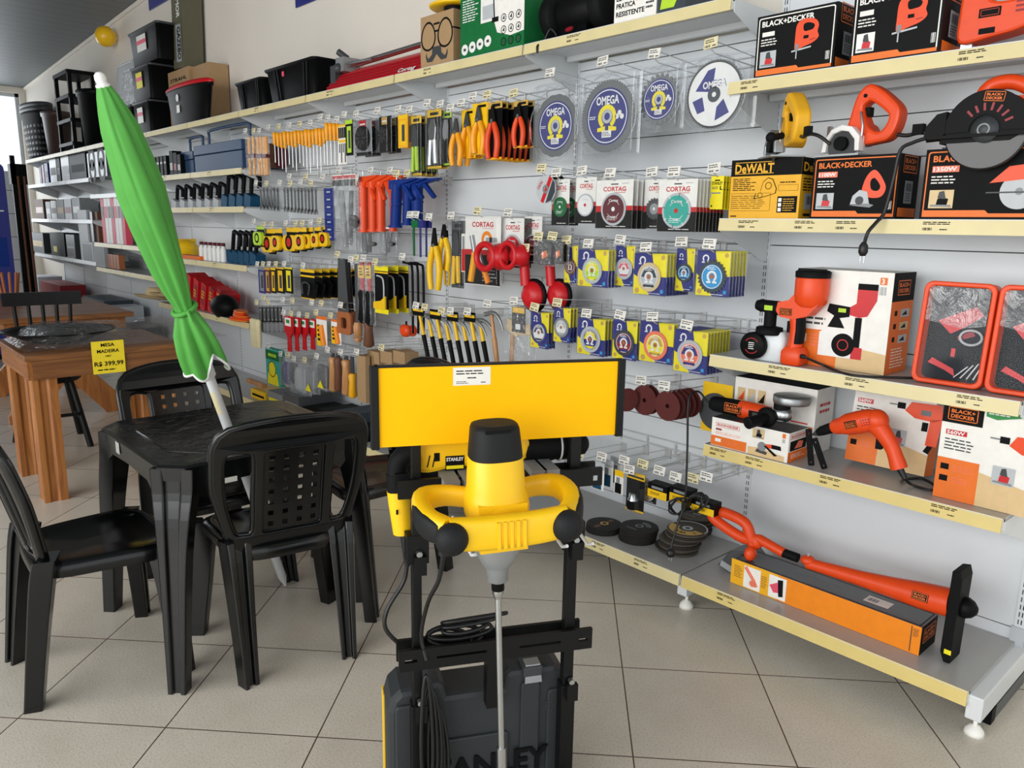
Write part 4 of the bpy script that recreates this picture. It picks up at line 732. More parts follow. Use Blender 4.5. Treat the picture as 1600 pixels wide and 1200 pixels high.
hung(k_file, 'long_file', 'file', (552, 412, 561, 535), 'long file with a pale wooden handle beside the hand saws', Y=2.48, args=('smoke', 'handle_wood', .74)); hung(k_file, 'keyhole_saw', 'saw', (557, 425, 568, 505), 'narrow saw with a wooden handle behind the long file', Y=2.52, args=('smoke', 'handle_wood', .55), hk=None)
hung(k_file, 'chisel', 'chisel', (569, 486, 579, 543), 'dark brown wooden-handled chisel hanging low right of the long file', Y=2.48, args=('smoke', 'brown', .3), hk=None)
def k_redknife(t, w, h):
    k_file(t, w, h, 'red', 'soft_black', .45); b = MB(); b.box(-w*.5, w*.5, .0, .003, -h*.25, -h*.05, 'yellow'); b.lines(-w*.3, w*.3, -h*.22, -h*.08, 3, -.0006, 'soft_black', 3, .5); b.build('label', t); shell(r := MB(), w*1.2, h, .03, 'bag', .003, .003, 0, -.006); r.build('clear_bag', t)
for i, x in enumerate((560, 571)): hung(k_redknife, 'pruning_saw', 'saw', (x, 410, x+9, 505+i*4), 'bagged red and black folding saw with a yellow label, %s one' % ['left', 'right'][i], 1, Y=2.47, hk='white' if i else 'cream', group='bagged red folding saws')
def k_sawpack(t, w, h):
    b = MB(); b.box(-w/2, w/2, .012, .0135, -h, 0, 'black'); b.rect(-w/2, w/2, -h*.1, 0, .0115, 'lemon'); b.rect(-w/2, w/2, -h*.15, -h*.12, .0115, 'yellow'); b.rect(-w/2, w/2, -h, -h*.9, .0115, 'lemon'); b.build('card', t)
    c = MB(); c.tube(smooth_path([(-w*.2, .0, -h*.2), (w*.2, .0, -h*.24), (w*.3, 0, -h*.4), (w*.3, 0, -h*.65)], 3), .005, 'light_grey', 6); c.build('saw_frame', t); d = MB(); d.plate([(-w*.45, -h*.9), (w*.4, -h*.9), (w*.4, -h*.62), (w*.1, -h*.72), (-w*.45, -h*.76)], [], -.006, .008, 'yellow', .002); d.build('handle', t)
hung(k_sawpack, 'mini_hacksaw_pack', 'saw pack', (583, 416, 604, 490), 'black and lemon pack with a small hacksaw, front one', 3, .07, 2.46, 'the black and lemon hacksaw packs', group='black and lemon hacksaw packs', hk='cream')
# brushes, knife cards, bags in the lower rows
def k_brush(t, w, h):
    b = MB(); b.plate([(-w*.45, -h*.45), (w*.45, -h*.45), (w*.15, -h*.62), (w*.2, -h), (-w*.2, -h), (-w*.15, -h*.62)], [], 0, .016, 'red', .004); b.build('handle', t); c = MB(); c.box(-w*.45, w*.45, .0, .016, -h*.45, 0, 'red'); c.rect(-w*.35, w*.35, -h*.28, -h*.05, -.0006, 'paper'); c.rect(-w*.2, w*.2, -h*.2, -h*.1, -.001, 'green'); c.build('sleeve', t)
for i, (x0, x1) in enumerate(((444, 457), (456, 468), (468, 480), (480, 494))): hung(k_brush, 'paint_brush', 'brush', (x0, 494+i*1.5, x1, 549-i), 'red hand tool with a flared top, %s from the left in the low row' % N1[i], 1, Y=2.45+.03*i, hk='white' if i % 2 == 0 else 'cream', group='red flared hand tools')
def k_knifecard(t, w, h):
    b = MB(); b.box(-w/2, w/2, .008, .0095, -h, 0, 'white'); b.rect(-w/2, w/2, -h*.12, 0, .0075, 'print_orange'); b.rect(-w*.5, 0, -h, -h*.3, .0075, 'yellow'); [b.rect(-w*.4, -w*.05, -h*(.38+.15*i), -h*(.3+.15*i), .007, 'soft_black') for i in range(4)]; b.build('card', t); c = MB(); c.tube([(w*.05, .0, -h*.3), (w*.3, .0, -h*.95)], w*.14, 'box_orange', 8); c.build('knife', t)
for i, (x0, x1) in enumerate(((493, 509), (516, 531))): hung(k_knifecard, 'utility_knife_card', 'knife card', (x0, 494+i*5, x1, 541-i*3), 'orange utility knife on a white card, %s one' % ['left', 'right'][i], 1, Y=2.47, hk='cream', group='orange utility knife cards')
for i in range(6): hung(k_plain, 'bit_pack', 'bit pack', (405+i*6, 478, 410+i*6, 503), 'small black pack left of the red flared tools, %s from left' % N1[i], 1, Y=2.46, args=('grey', 'black', .1), hk='cream' if i % 3 == 0 else None, group='small black packs')
for i in range(5): hung(k_pouch, 'padlock', 'padlock', (408+i*7, 504, 413+i*7, 519), 'small grey padlock in the low row left of the red tools, %s from the left' % N1[i], 1, Y=2.46, args=('grey',), hk=None, group='small grey padlocks')
def k_gcard(t, w, h):
    b = MB(); b.box(-w/2, w/2, .0, .012, -h, 0, 'teal'); b.rect(-w/2, w/2, -h*.3, -h*.05, -.0005, 'dark_green'); b.disc(-w*.05, -h*.55, w*.26, -.0008, 'lemon', 16); b.poly([(-w*.45, -h*.98), (w*.4, -h*.98), (w*.3, -h*.66), (-w*.35, -h*.66)], -.0006, 'lemon'); b.ring(-w*.05, -h*.55, w*.24, w*.27, -.001, 'soft_black', 16); b.lines(-w*.3, w*.3, -h*.24, -h*.1, 1, -.001, 'lime', 2, .6); b.build('card', t)
hung(k_gcard, 'mask_card', 'card', (416, 546, 437, 602), 'green card with a round lemon figure at the left of the low bagged goods', 2, .03, 2.44, 'the green and lemon cards', group='green and lemon cards')
def k_bagged(t, w, h, c='navy', mark=False):
    b = MB(); b.loft([[(x*s, y, z*s-h*.55) for x, z in rrect(-w*.4, w*.4, -h*.38, h*.38, w*.15, 3)] for s, y in ((.7, .0), (1, .012), (1, .02), (.7, .03))], c); b.build('contents', t)
    r = MB(); shell(r, w*1.1, h, .045, 'bag', .006, .004, 0, -.012)
    if mark: r.poly([(-w*.2, -h*.9), (w*.3, -h*.9), (w*.05, -h*.65)], -.013, 'lemon')
    r.build('clear_bag', t)
for i, (bx, c, mk, lab) in enumerate((((439, 558, 452, 604), 'navy', 0, 'clear bag with dark blue goods beside the green card'), ((451, 560, 463, 604), 'slate', 0, 'clear bag with slate blue goods'), ((455, 566, 478, 617), 'light_grey', 0, 'large shiny clear bag with pale grey goods'), ((474, 568, 492, 615), 'grey', 1, 'clear bag with grey goods and a yellow corner'), ((492, 562, 512, 610), 'dark_grey', 1, 'clear bag with dark hoses and a yellow triangle'))):
    hung(k_bagged, 'goods_bag', 'bag', bx, lab+' in the lowest hook row', 1, Y=2.45, args=(c, mk), hk='cream' if i % 2 else 'white')
for i, (bx, hd) in enumerate((((515, 552, 523, 612), 'handle_wood'), ((523, 553, 531, 611), 'brown'), ((535, 556, 544, 618), 'handle_wood'), ((545, 558, 553, 622), 'box_yellow'))):
    hung(k_file, 'wood_chisel', 'chisel', bx, 'wood chisel with %s handle beside the brown boxes, %s from left' % ({'handle_wood': 'a pale wooden', 'brown': 'a brown', 'box_yellow': 'a yellow'}[hd], N1[i]), 1, Y=2.46, args=('dark_grey', hd, .1) if i != 3 else ('dark_grey', hd, .4), hk='white' if i % 2 == 0 else None, tilt=0)
def k_kraft(t, w, h, d=.12): MB().box(-w/2, w/2, 0, d, -h, 0, 'kraft').build('carton', t, .002)
hung(k_kraft, 'upright_box', 'box', (558, 556, 571, 628), 'tall narrow brown cardboard box hanging beside the yellow sign', 3, .05, 2.44, 'the tall narrow brown boxes', group='tall narrow brown boxes', args=(.035,))
for i, x in enumerate((574, 594, 614)): hung(k_kraft, 'flat_box', 'box', (x, 549, x+18, 568), 'small brown cardboard box low on the wall above the yellow sign, %s from the left' % N1[i], 1, Y=2.5, args=(.1,), hk='cream' if i == 1 else None)
for i in range(4): p = at_y(560+i*28, 540+i*4, 2.47); hook(p.x, p.z, 2.47, 'small brown box', None)
# ================================================================ goods standing on the shelves
def px_box(px0, px1, y, z):      # x range on a shelf seen between two photo columns
    def fx(px):
        d = ray(px, 300); k = (y-CAM.y)/d.y; x = CAM.x+d.x*k
        for _ in range(6):
            v = Vector((x, y, z))-CAM; q = 600-FPX*(v.dot(_U))/v.dot(_F); d = ray(px, q); x = CAM.x+d.x*(y/d.y)
        return x
    return fx(px0), fx(px1)
def crate(name, label, x0, x1, y0, y1, z0, z1, c='black', lid=None, group=None, taper=.86, ribs=True, sticker=None):
    cx, cy = (x0+x1)/2, (y0+y1)/2; t = thing(name, label, 'crate', (cx, cy, z0), 0, group); w, d, h = x1-x0, y1-y0, z1-z0
    R = lambda k, z: [(x*k, y*k, z) for x, y in rrect(-w/2, w/2, -d/2, d/2, min(w, d)*.12, 4)]
    b = MB(); b.loft([R(taper, 0), R(.97, h*.9), R(1.0, h*.9), R(1.0, h*.97)], c)
    if ribs:
        for s in (-.3, -.24, .3, .36): b.hexa([(w*s*taper, -d/2*taper-.008, .01), (w*(s+.03)*taper, -d/2*taper-.008, .01), (w*(s+.03)*taper, -d/2*taper+.01, .01), (w*s*taper, -d/2*taper+.01, .01)], [(w*s, -d/2*.97-.008, h*.9), (w*(s+.03), -d/2*.97-.008, h*.9), (w*(s+.03), -d/2*.97+.01, h*.9), (w*s, -d/2*.97+.01, h*.9)], c)
    b.build('tub', t)
    l = MB(); l.loft([R(1.03, h*.93), R(1.04, h*.96), R(1.04, h*.985), R(.9, h)], lid or c); l.build('lid', t)
    if sticker: s = MB(); s.add([(-w*.2, -d/2*.94-.006, h*.35), (w*.12, -d/2*.94-.006, h*.35), (w*.12, -d/2*.97-.007, h*.8), (-w*.2, -d/2*.97-.007, h*.8)], [(0, 1, 2, 3)], sticker); s.add([(-w*.2, -d/2*.94-.008, h*.55), (w*.12, -d/2*.94-.008, h*.55), (w*.12, -d/2*.97-.009, h*.66), (-w*.2, -d/2*.97-.009, h*.66)], [(0, 1, 2, 3)], 'pink'); s.build('label_sticker', t)
    return t
def carton(name, label, cat, x0, x1, y0, y1, z0, h, c='kraft', rz=0, draw=None, group=None, bevel=.003, part='carton'):
    t = thing(name, label, cat, ((x0+x1)/2, (y0+y1)/2, z0), rz, group); w, d = x1-x0, y1-y0
    b = MB(); b.box(-w/2, w/2, -d/2, d/2, 0, h, c)
    if draw: draw(b, w, d, h)
    b.build(part, t, 0 if draw else bevel); return t
TZ = 2.226
x0, x1 = px_box(378, 420, 2.52, 2.3); crate('storage_tub', 'smaller black lidded storage tub at the left of the two on the top shelf', x0, x1, 2.47, 2.76, TZ, TZ+.20)
x0, x1 = px_box(423, 500, 2.5, 2.3); t = crate('storage_tub', 'larger black lidded storage tub beside the red tile cutter', x0, x1, 2.46, 2.76, TZ, TZ+.225)
MB().add([(-.09, -.147, .155), (-.06, -.147, .155), (-.06, -.148, .185), (-.09, -.148, .185)], [(0, 1, 2, 3)], 'pink').build('price_sticker', t)
# red tile cutter
a, c = px_box(560, 668, 2.5, 2.3); a -= .32
t = thing('tile_cutter', 'long red tile cutter with steel rails lying on the top shelf', 'tile cutter', ((a+c)/2, 2.56, TZ)); L = c-a
b = MB(); b.hexa([(-L/2, -.10, 0), (L/2, -.10, 0), (L/2, .12, 0), (-L/2, .12, 0)], [(-L/2, -.02, .10), (L/2, -.02, .10), (L/2, .06, .14), (-L/2, .06, .14)], 'red')
for i in range(4): z = .02+.02*i; b.hexa([(-L/2, -.10+z*.8-.004, z), (L/2, -.10+z*.8-.004, z), (L/2, -.09+z*.8, z), (-L/2, -.09+z*.8, z)], [(-L/2, -.10+z*.8-.002, z+.008), (L/2, -.10+z*.8-.002, z+.008), (L/2, -.09+z*.8, z+.008), (-L/2, -.09+z*.8, z+.008)], 'deep_red')
b.T = Matrix.Translation((L*.28, -.103, .012)) @ Matrix.Rotation(-.66, 4, 'X'); b.text('Cortag', 0, 0, .028, 0, 'white', .16); b.build('base', t)
r = MB(); r.cyl((-L*.42, -.02, .14), (L*.49, -.02, .155), .011, 'steel', 10); r.cyl((-L*.42, .04, .15), (L*.49, .04, .17), .011, 'steel', 10); r.build('guide_rails', t)
e = MB(); e.box(L*.44, L*.5, -.06, .07, .0, .16, 'grey'); e.box(-L*.5, -L*.44, -.06, .07, 0, .15, 'dark_grey'); e.build('end_plates', t)
g = MB(); g.box(-L*.45, -L*.36, -.05, .06, .11, .19, 'cast'); g.tube([(-L*.40, 0, .19), (-L*.45, -.03, .23)], .02, 'dark_grey', 8); g.tube([(-L*.38, -.03, .15), (-L*.05, -.06, .13)], .009, 'brushed', 8); g.ball((-L*.42, -.05, .13), .03, 'dark_grey', 10, 6); g.build('cutting_carriage', t)
# carton with drawn-on glasses and moustache
x0, x1 = px_box(660, 711, 2.47, 2.35)
def face(b, w, d, h):
    y = -d/2-.0008; R = w*.23
    for s in (-1, 1):
        P = [(s*R*1.12+R*1.0*math.cos(q)*(1-.12*math.sin(q)), h*.60+R*1.12*math.sin(q)-s*0) for q in [2*PI*i/24 for i in range(24)]]
        Q = [(x*.0+s*R*1.12+(x-s*R*1.12)*.84, h*.60+(z-h*.60)*.86) for x, z in P]; b.shape(P, y, 'soft_black', [Q])
    b.rect(-R*.4, R*.4, h*.60+R*.75, h*.60+R*.9, y-.0004, 'soft_black'); b.rect(-R*.3, R*.3, h*.60+R*.2, h*.60+R*.35, y-.0004, 'soft_black'); b.rect(R*2.0, w/2, h*.64, h*.67, y, 'soft_black')
    b.poly([(-w*.13, h*.38), (w*.13, h*.38), (w*.15, h*.2), (0, h*.22), (-w*.15, h*.2)], y, 'dark_grey')
    for s in (-1, 1): b.poly([(s*w*.02, h*.21), (s*w*.15, h*.24), (s*w*.25, h*.17), (s*w*.30, h*.22), (s*w*.31, h*.30), (s*w*.34, h*.22), (s*w*.30, h*.11), (s*w*.14, h*.10)][::s], y-.0003, 'dark_grey')
    b.side(w/2).rect(-d*.5, d*.5, h*.64, h*.67, -.0008, 'soft_black')
carton('face_box', 'brown cardboard box drawn with black glasses and a moustache', 'box', x0, x1, 2.46, 2.70, TZ, .245, draw=face)
x0, x1 = px_box(668, 716, 2.52, 2.6); t = thing('toy_hat', 'yellow brimmed hat-like lid with a black band on top of the box with glasses', 'hat', ((x0+x1)/2+.03, 2.58, TZ+.246)); w = x1-x0
MB().lathe([(.05, 0), (.06, .03), (.06, .045)], 'soft_black', 20).build('band', t); MB().lathe([(.06, .045), (.13, .04), (.135, .05), (.085, .065), (.08, .12), (.05, .15), (.001, .155)], 'yellow', 24).build('crown', t)
# green appliance carton
x0, x1 = px_box(722, 822, 2.47, 2.35)
def green_box(b, w, d, h):
    y = -d/2-.001; b.poly([(w*.10, h*.20), (w*.30, h*.14), (w*.5, h*.16), (w*.5, h), (w*.04, h), (w*.0, h*.45)], y, 'paper'); b.lines(-w*.46, -w*.2, h*.38, h*.62, 9, y, 'white', 3, .4); b.rect(-w*.16, w*.1, h*.33, h*.72, y-.0004, 'white'); b.rect(-w*.13, .02, h*.36, h*.5, y-.0008, 'light_grey')
    for i in range(4): x = -w*.42+i*w*.125; z = h*.1+i*h*.012; b.disc(x, z, w*.055, y-.0006, 'white', 18); b.rect(x-w*.02, x+w*.02, z-.006, z+.006, y-.001, 'dark_grey')
    for i in range(9): x = w*(.2+.11*(i % 3)); z = h*(.09+.12*(i//3)); b.ring(x, z, w*.032, w*.04, y-.0008, 'soft_black', 16); b.poly([(x-w*.02, z-.004), (x+w*.015, z-.008), (x+w*.01, z+.012)], y-.0008, 'dark_grey')
    b.tube([(w*.03, y-.001, h*.75), (w*.06, y-.001, h*.35)], .003, 'soft_black', 5); b.rect(w*.02, w*.12, h*.31, h*.36, y-.0012, 'soft_black'); b.lines(w*.15, w*.45, h*.5, h*.62, 3, y-.0008, 'print_grey', 5); b.rect(-w/2, w/2, h*.96, h, y-.001, 'white')
carton('appliance_box', 'big green and white appliance box with rows of round icons on the top shelf', 'box', x0, x1, 2.46, 2.74, TZ, .42, c='dark_green', draw=green_box)
# bench grinder
gx = px_box(905, 908, 2.56, 2.32)[0]; t = thing('bench_grinder', 'black bench grinder with two wheels on the top shelf', 'bench grinder', (gx, 2.58, TZ))
b = MB(); b.lathe([(.07, -.10), (.085, -.07), (.085, .07), (.07, .10)], 'black', 24, (0, 0, .12), 'x'); b.build('motor', t)
for s in (-1, 1):
    g = MB(); g.lathe([(.02, s*.10), (.095, s*.11), (.10, s*.12), (.10, s*.16), (.09, s*.175), (.03, s*.178), (.001, s*.178)] if s > 0 else [(.001, s*.178), (.03, s*.178), (.09, s*.175), (.10, s*.16), (.10, s*.12), (.095, s*.11), (.02, s*.10)], 'soft_black', 26, (0, 0, .12), 'x'); g.build('wheel_guard', t)
b = MB(); b.hexa([(-.11, -.09, 0), (.11, -.09, 0), (.11, .09, 0), (-.11, .09, 0)], [(-.07, -.05, .07), (.07, -.05, .07), (.07, .05, .07), (-.07, .05, .07)], 'black'); b.build('foot', t); b = MB(Matrix.Translation((0, -.073, .035)) @ Matrix.Rotation(-.5, 4, 'X')); b.prism(ngon(0, 0, .032, 20, .016), -.006, 0, 'soft_black'); b.prism(ngon(0, 0, .022, 16, .011), -.009, -.005, 'deep_red'); b.build('switch', t)
MB().tube(smooth_path([(-.06, -.09, .02), (-.09, -.10, .05), (-.12, -.11, .0), (-.12, -.145, -.02), (-.118, -.147, -.05)], 4), .005, 'cable', 8).build('power_cord', t)
x0, x1 = px_box(963, 1029, 2.47, 2.3)
def leve(b, w, d, h):
    y = -d/2-.001; b.text('LEVE', -w*.45, h*.33, h*.075, y, 'soft_black', w*.28); b.text('PRATICA', -w*.45, h*.22, h*.07, y, 'soft_black', w*.46); b.text('RESISTENTE', -w*.45, h*.10, h*.07, y, 'soft_black', w*.68); b.rect(w*.02, w*.2, h*.28, h*.6, y, 'pink'); b.lines(w*.26, w*.46, h*.12, h*.5, 6, y, 'dark_grey', 3); b.rect(-w*.45, -w*.1, h*.55, h*.8, y, 'salmon')
carton('step_box', 'white box printed LEVE PRATICA RESISTENTE on the top shelf', 'box', x0, x1, 2.46, 2.7, TZ, .25, c='paper', draw=leve)
x0, x1 = px_box(1031, 1075, 2.47, 2.3); carton('small_box', 'small dark green and lime box at the right end of the top shelf', 'box', x0, x1, 2.46, 2.66, TZ, .16, c='slate', draw=lambda b, w, d, h: b.poly([(-w*.4, h*.1), (w*.1, h*.1), (w*.3, h*.4), (-w*.3, h*.5)], -d/2-.001, 'lime'))
# long gazebo carton, Strahl cartons, red-lidded bucket
x0, x1 = px_box(266, 298, 2.63, 2.5)
def strahl(b, w, d, h):
    b.text('STRAHL', -w*.4, h*.82, h*.055, -d/2-.001, 'soft_black', w*.8); b.lines(-w*.3, w*.4, h*.68, h*.78, 3, -d/2-.001, 'kraft_dark', 2, .3)
    b.T = Matrix.Translation((-w/2, 0, 0)) @ Matrix.Rotation(-PI/2, 4, 'Z'); b.text('STRAHL', -d*.35, h*.78, h*.04, -.001, 'navy', d*.6); b.lines(-d*.35, d*.3, h*.45, h*.68, 6, -.001, 'kraft_dark', 5, .35); b.rect(-d*.3, d*.3, h*.36, h*.38, -.001, 'kraft_dark'); b.rect(d*.2, d*.36, h*.14, h*.2, -.001, 'dark_grey')
carton('shipping_carton', 'tall printed brown cardboard box standing under the long dark box', 'box', x0, x1, 2.625, 2.815, TZ, .51, draw=strahl)
x2, x3 = px_box(299, 329, 2.66, 2.5); carton('shipping_carton', 'plain brown cardboard box behind the red-lidded bucket', 'box', x1+.01, x3, 2.65, 2.82, TZ, .50)
x4, x5 = px_box(258, 289, 2.6, 2.75); t = thing('gazebo_box', 'long dark box printed GAZEBO standing on end on the brown boxes', 'box', ((x0+x1)/2+.02, 2.715, TZ+.512)); b = MB(); w = .24; d = .17; h = .62
b.T = Matrix.Rotation(.06, 4, 'Y'); b.box(-w/2, w/2, -d/2, d/2, .008, h, 'gazebo'); b.T = b.T @ Matrix.Rotation(PI/2, 4, 'Y') @ Matrix.Translation((0, 0, 0))
b.rect(-.36, -.06, -w*.18, w*.3, -d/2-.001, 'print_grey'); b.text('GAZEBO', -.34, -w*.05, .075, -d/2-.0014, 'soft_black', .26); b.text('MOR', -.56, -w*.05, .07, -d/2-.0014, 'white', .15); b.build('carton', t)
bx = px_box(263, 330, 2.52, 2.35); r = (bx[1]-bx[0])/2; t = thing('lidded_bucket', 'black bucket with a red lid in front of the brown cardboard boxes', 'bucket', (sum(bx)/2, 2.45+.083, TZ)); b = MB(); S = Matrix.Diagonal((1, .08/r, 1, 1))
b.T = S; b.lathe([(r*.78, 0), (r*.95, .27), (r*1.0, .275), (r*1.0, .295), (r*.9, .295)], 'black', 28); b.build('body', t); l = MB(S); l.lathe([(r*1.02, .29), (r*1.03, .31), (r*.9, .325), (r*.001, .327)], 'red', 28); l.build('lid', t); s = MB(); s.rect(-.10, -.03, .10, .16, -.0745, 'white'); s.disc(-.06, .215, .03, -.079, 'white'); s.build('stickers', t)
# stacked organiser crates and clear lids
for (p0, p1, z, lab, st) in ((188, 211, 0, 'black crate with a red and yellow label, bottom left of the crate stack', 'yellow'), (212, 238, 0, 'black crate with a white label, bottom right of the crate stack', 'white'), (209, 238, .30, 'black crate with a yellow label in the middle of the crate stack', 'lemon'), (206, 250, .60, 'wide black crate on top of the crate stack', 'white')):
    x0, x1 = px_box(p0, p1, 2.5, TZ+z+.1); crate('stacking_crate', lab, x0, x1, 2.48, 2.74, TZ+z, TZ+z+.297, lid='dark_grey', sticker=st, ribs=False, taper=.88)
def clear_sheet(name, label, p0, p1, z0, h, y, tilt, m='frost'):
    x0, x1 = px_box(p0, p1, y, z0+h/2); t = thing(name, label, 'plastic lid', ((x0+x1)/2, y, z0)); w = x1-x0
    b = MB(Matrix.Rotation(tilt, 4, 'X')); b.plate(rrect(-w/2, w/2, 0, h, .03, 4), [], 0, .008, m, .002); b.tube([(x, -.006, z) for x, z in rrect(-w/2+.02, w/2-.02, .02, h-.02, .02, 3)], .006, m, 6, closed=True); b.build('lid_sheet', t); return t
clear_sheet('clear_lid', 'tall clear plastic lid leaning on the back wall above the parasol', 172, 198, TZ, .82, 2.62, -.12); clear_sheet('clear_lid', 'bagged clear plastic lid leaning in front of the tall clear lid', 184, 212, TZ, .66, 2.5, -.10, 'bag')
# black shelf tower, laundry baskets, bins at the far end
def tower():
    x0, x1 = px_box(88, 110, 2.47, 2.6); HT = at_y(109, 107, 2.47).z-TZ; t = thing('shelf_tower', 'black plastic four-tier shelf tower standing on the top shelf', 'shelf tower', ((x0+x1)/2, 2.62, TZ)); w = (x1-x0); d = .3
    for k in range(4):
        b = MB(); z = .04+k*(HT-.08)/3; b.plate(rrect(-w/2, w/2, -d/2, d/2, .02, 3), [], 0, .04, 'black', .003); 
        b.v = [Vector((v.x, v.z, z+.02+v.y)) for v in b.v]; b.build('tier', t)
    for sx in (-1, 1):
        for sy in (-1, 1): q = MB(); q.box(sx*(w/2-.03)-.02, sx*(w/2-.03)+.02, sy*(d/2-.03)-.02, sy*(d/2-.03)+.02, 0, HT, 'black'); q.build('post', t)
tower()
def basket(label, p0, p1, h, n, c='basket_dark', y=2.6, z=TZ, mesh=True):
    x0, x1 = px_box(p0, p1, y-.1, z+h*.7); r = (x1-x0)/2*.82
    for i in range(n):
        t = thing('laundry_basket', label if n == 1 else '%s of the nested dark wicker baskets at the far left' % ['outermost', 'second', 'topmost'][i], 'basket', ((x0+x1)/2, y+.02, z+i*.055), 0, label if n > 1 else None); b = MB(); S = Matrix.Diagonal((1, min(1, .17/r*1.0), 1, 1)); b.T = S
        b.lathe([(r*.001, .004), (r*.72, 0), (r*.93, h*.9), (r, h*.9), (r*1.02, h), (r*.9, h)], c if i == 0 else 'dark_grey', 28)
        if mesh and i == 0:
            for k in range(24):
                a = 2*PI*k/24
                for j in range(6): f = .1+j*.13; rr = r*(.72+.21*f)+.002; b.T = S @ Matrix.Rotation(a, 4, 'Z'); b.box(-r*.07, r*.07, -rr-.002, -rr+.01, h*f*.9, h*(f+.07)*.9, 'dark_grey')
        b.build('wicker_body', t)
basket('dark wicker laundry baskets at the far left end of the top shelf', 28, 60, .62, 3); basket('brown plastic bin beside the wicker baskets', 64, 82, .55, 1, 'bin_brown', 2.62, mesh=False); basket('black plastic bin right of the shelf tower', 118, 142, .62, 1, 'black', 2.62, mesh=False)
# goods on the shelves below
def goods(name, label, cat, p0, p1, y, z, h, c, d=.18, draw=None, rz=0): x0, x1 = px_box(p0, p1, y, z+h/2); return carton(name, label, cat, x0, x1, y, y+d, z, h, c, rz, draw)
def stripe(c2, f0=.3, f1=.6): return lambda b, w, d, h: b.rect(-w*.4, w*.4, h*f0, h*f1, -d/2-.001, c2)
FZ = 1.896
for p0, p1, c, h, lab, s in ((62, 65, 'royal', .22, 'thin blue folder', 'navy'), (66, 69, 'deep_red', .24, 'thin dark red folder', 'red'), (70, 75, 'navy', .25, 'navy blue folder', 'royal'), (78, 88, 'smoke', .30, 'tall smoky grey tool box', 'dark_grey'), (89, 94, 'black', .28, 'narrow black box', 'dark_grey'), (96, 108, 'smoke', .29, 'grey-fronted black box', 'light_grey'), (109, 134, 'black', .28, 'wide black box', 'soft_black')):
    goods('storage_box', lab+' on the highest far-left shelf under the baskets', 'box', p0, p1, 2.48, FZ, h, c, .2, stripe(s))
goods('bagged_pulleys', 'clear bag of black fittings on the far shelf left of the green parasol', 'bag', 137, 166, 2.47, 1.897, .26, 'smoke', .16, lambda b, w, d, h: [b.ring(w*(-.25+.5*(i % 2)), h*(.25+.5*(i//2)), w*.1, w*.18, -d/2-.002, 'black') for i in range(4)])
FZ = 1.446
goods('leather_bag', 'brown leather bag at the left end of the second far shelf', 'bag', 55, 68, 2.5, FZ, .26, 'brown', .16, stripe('copper'))
for p0, p1, c, h, lab, s in ((72, 79, 'light_grey', .22, 'pale grey box', 'white'), (80, 88, 'white', .23, 'white box with dark print', 'dark_grey'), (89, 100, 'grey', .24, 'grey box', 'tan'), (101, 112, 'smoke', .24, 'smoky grey box', 'deep_red'), (113, 125, 'grey', .25, 'grey and white box', 'white')):
    goods('carton_pack', lab+' in the row on the second far shelf', 'box', p0, p1, 2.48, FZ, h, c, .2, stripe(s))
FZ = .982
goods('wire_tray', 'dark tray of small parts at the left of the third far shelf', 'tray', 50, 68, 2.5, FZ, .27, 'dark_grey', .2, stripe('tan')); goods('tool_case', 'black tool case with a yellow sticker on the third far shelf', 'case', 79, 101, 2.48, FZ, .29, 'black', .2, lambda b, w, d, h: b.rect(-w*.3, -w*.05, h*.15, h*.4, -d/2-.001, 'lemon'))
goods('tool_case', 'dark grey tool case beside the black case with the yellow sticker', 'case', 104, 117, 2.48, FZ, .28, 'smoke', .2, stripe('light_grey', .4, .5))
for i, (p0, p1, h, c) in enumerate(((124, 138, .62, 'light_grey'), (139, 147, .60, 'smoke'), (148, 155, .60, 'brown'))):
    goods('leaning_panel', 'tall %s panel leaning on the low shelf left of the parasol' % ['pale grey', 'dark grey', 'brown'][i], 'panel', p0, p1, 2.47+.02*i, .935, h, c, .05)
for i, (p0, p1, c) in enumerate(((128, 146, 'light_grey'), (147, 163, 'print_grey'))): goods('framed_panel', 'short %s panel at the front of the low shelf' % ['pale', 'mid grey'][i], 'panel', p0, p1, 2.45, .935, .26, c, .04, stripe('grey', .1, .9))
for i in range(7): p0 = 159+i*5.2; goods('paper_roll', 'tall white and pink pack left of the green parasol, %s from left' % N1[i], 'pack', p0, p0+4.6, 2.47, 1.202, .48, 'white' if i % 3 else 'pink', .06, stripe('pink' if i % 3 == 1 else 'print_grey', .55, .8))
for i in range(4): p0 = 168+i*4.6; goods('brush_pack', 'copper-toned pack on the low shelf behind the parasol, %s from the left' % N1[i], 'pack', p0, p0+4, 2.47, .935, .15, 'copper', .06)
# bays five and six: toolboxes, clamps, hard hat, gloves
def toolbox(label, p0, p1, y, z, h, group=None):
    x0, x1 = px_box(p0, p1, y, z+h/2); w = x1-x0; t = thing('toolbox', label, 'toolbox', ((x0+x1)/2, y+.1, z)); b = MB(); b.box(-w/2, w/2, -.1, .1, 0, h*.62, 'toolbox_blue'); b.box(-w/2-.004, w/2+.004, -.104, .104, h*.64, h, 'toolbox_blue'); b.build('body', t, .004)
    g = MB(); g.tube(smooth_path([(-w*.42, 0, h*.9), (-w*.42, 0, h+.09), (-w*.36, 0, h+.125), (w*.36, 0, h+.125), (w*.42, 0, h+.09), (w*.42, 0, h*.9)], 3), .011, 'toolbox_blue', 8); g.build('carry_handle', t)
toolbox('dark blue metal toolbox with a tube handle, nearer one on the upper shelf', 304, 378, 2.45, 1.837, .20); toolbox('dark blue metal toolbox partly hidden behind the nearer toolbox', 279, 302, 2.50, 1.837, .18)
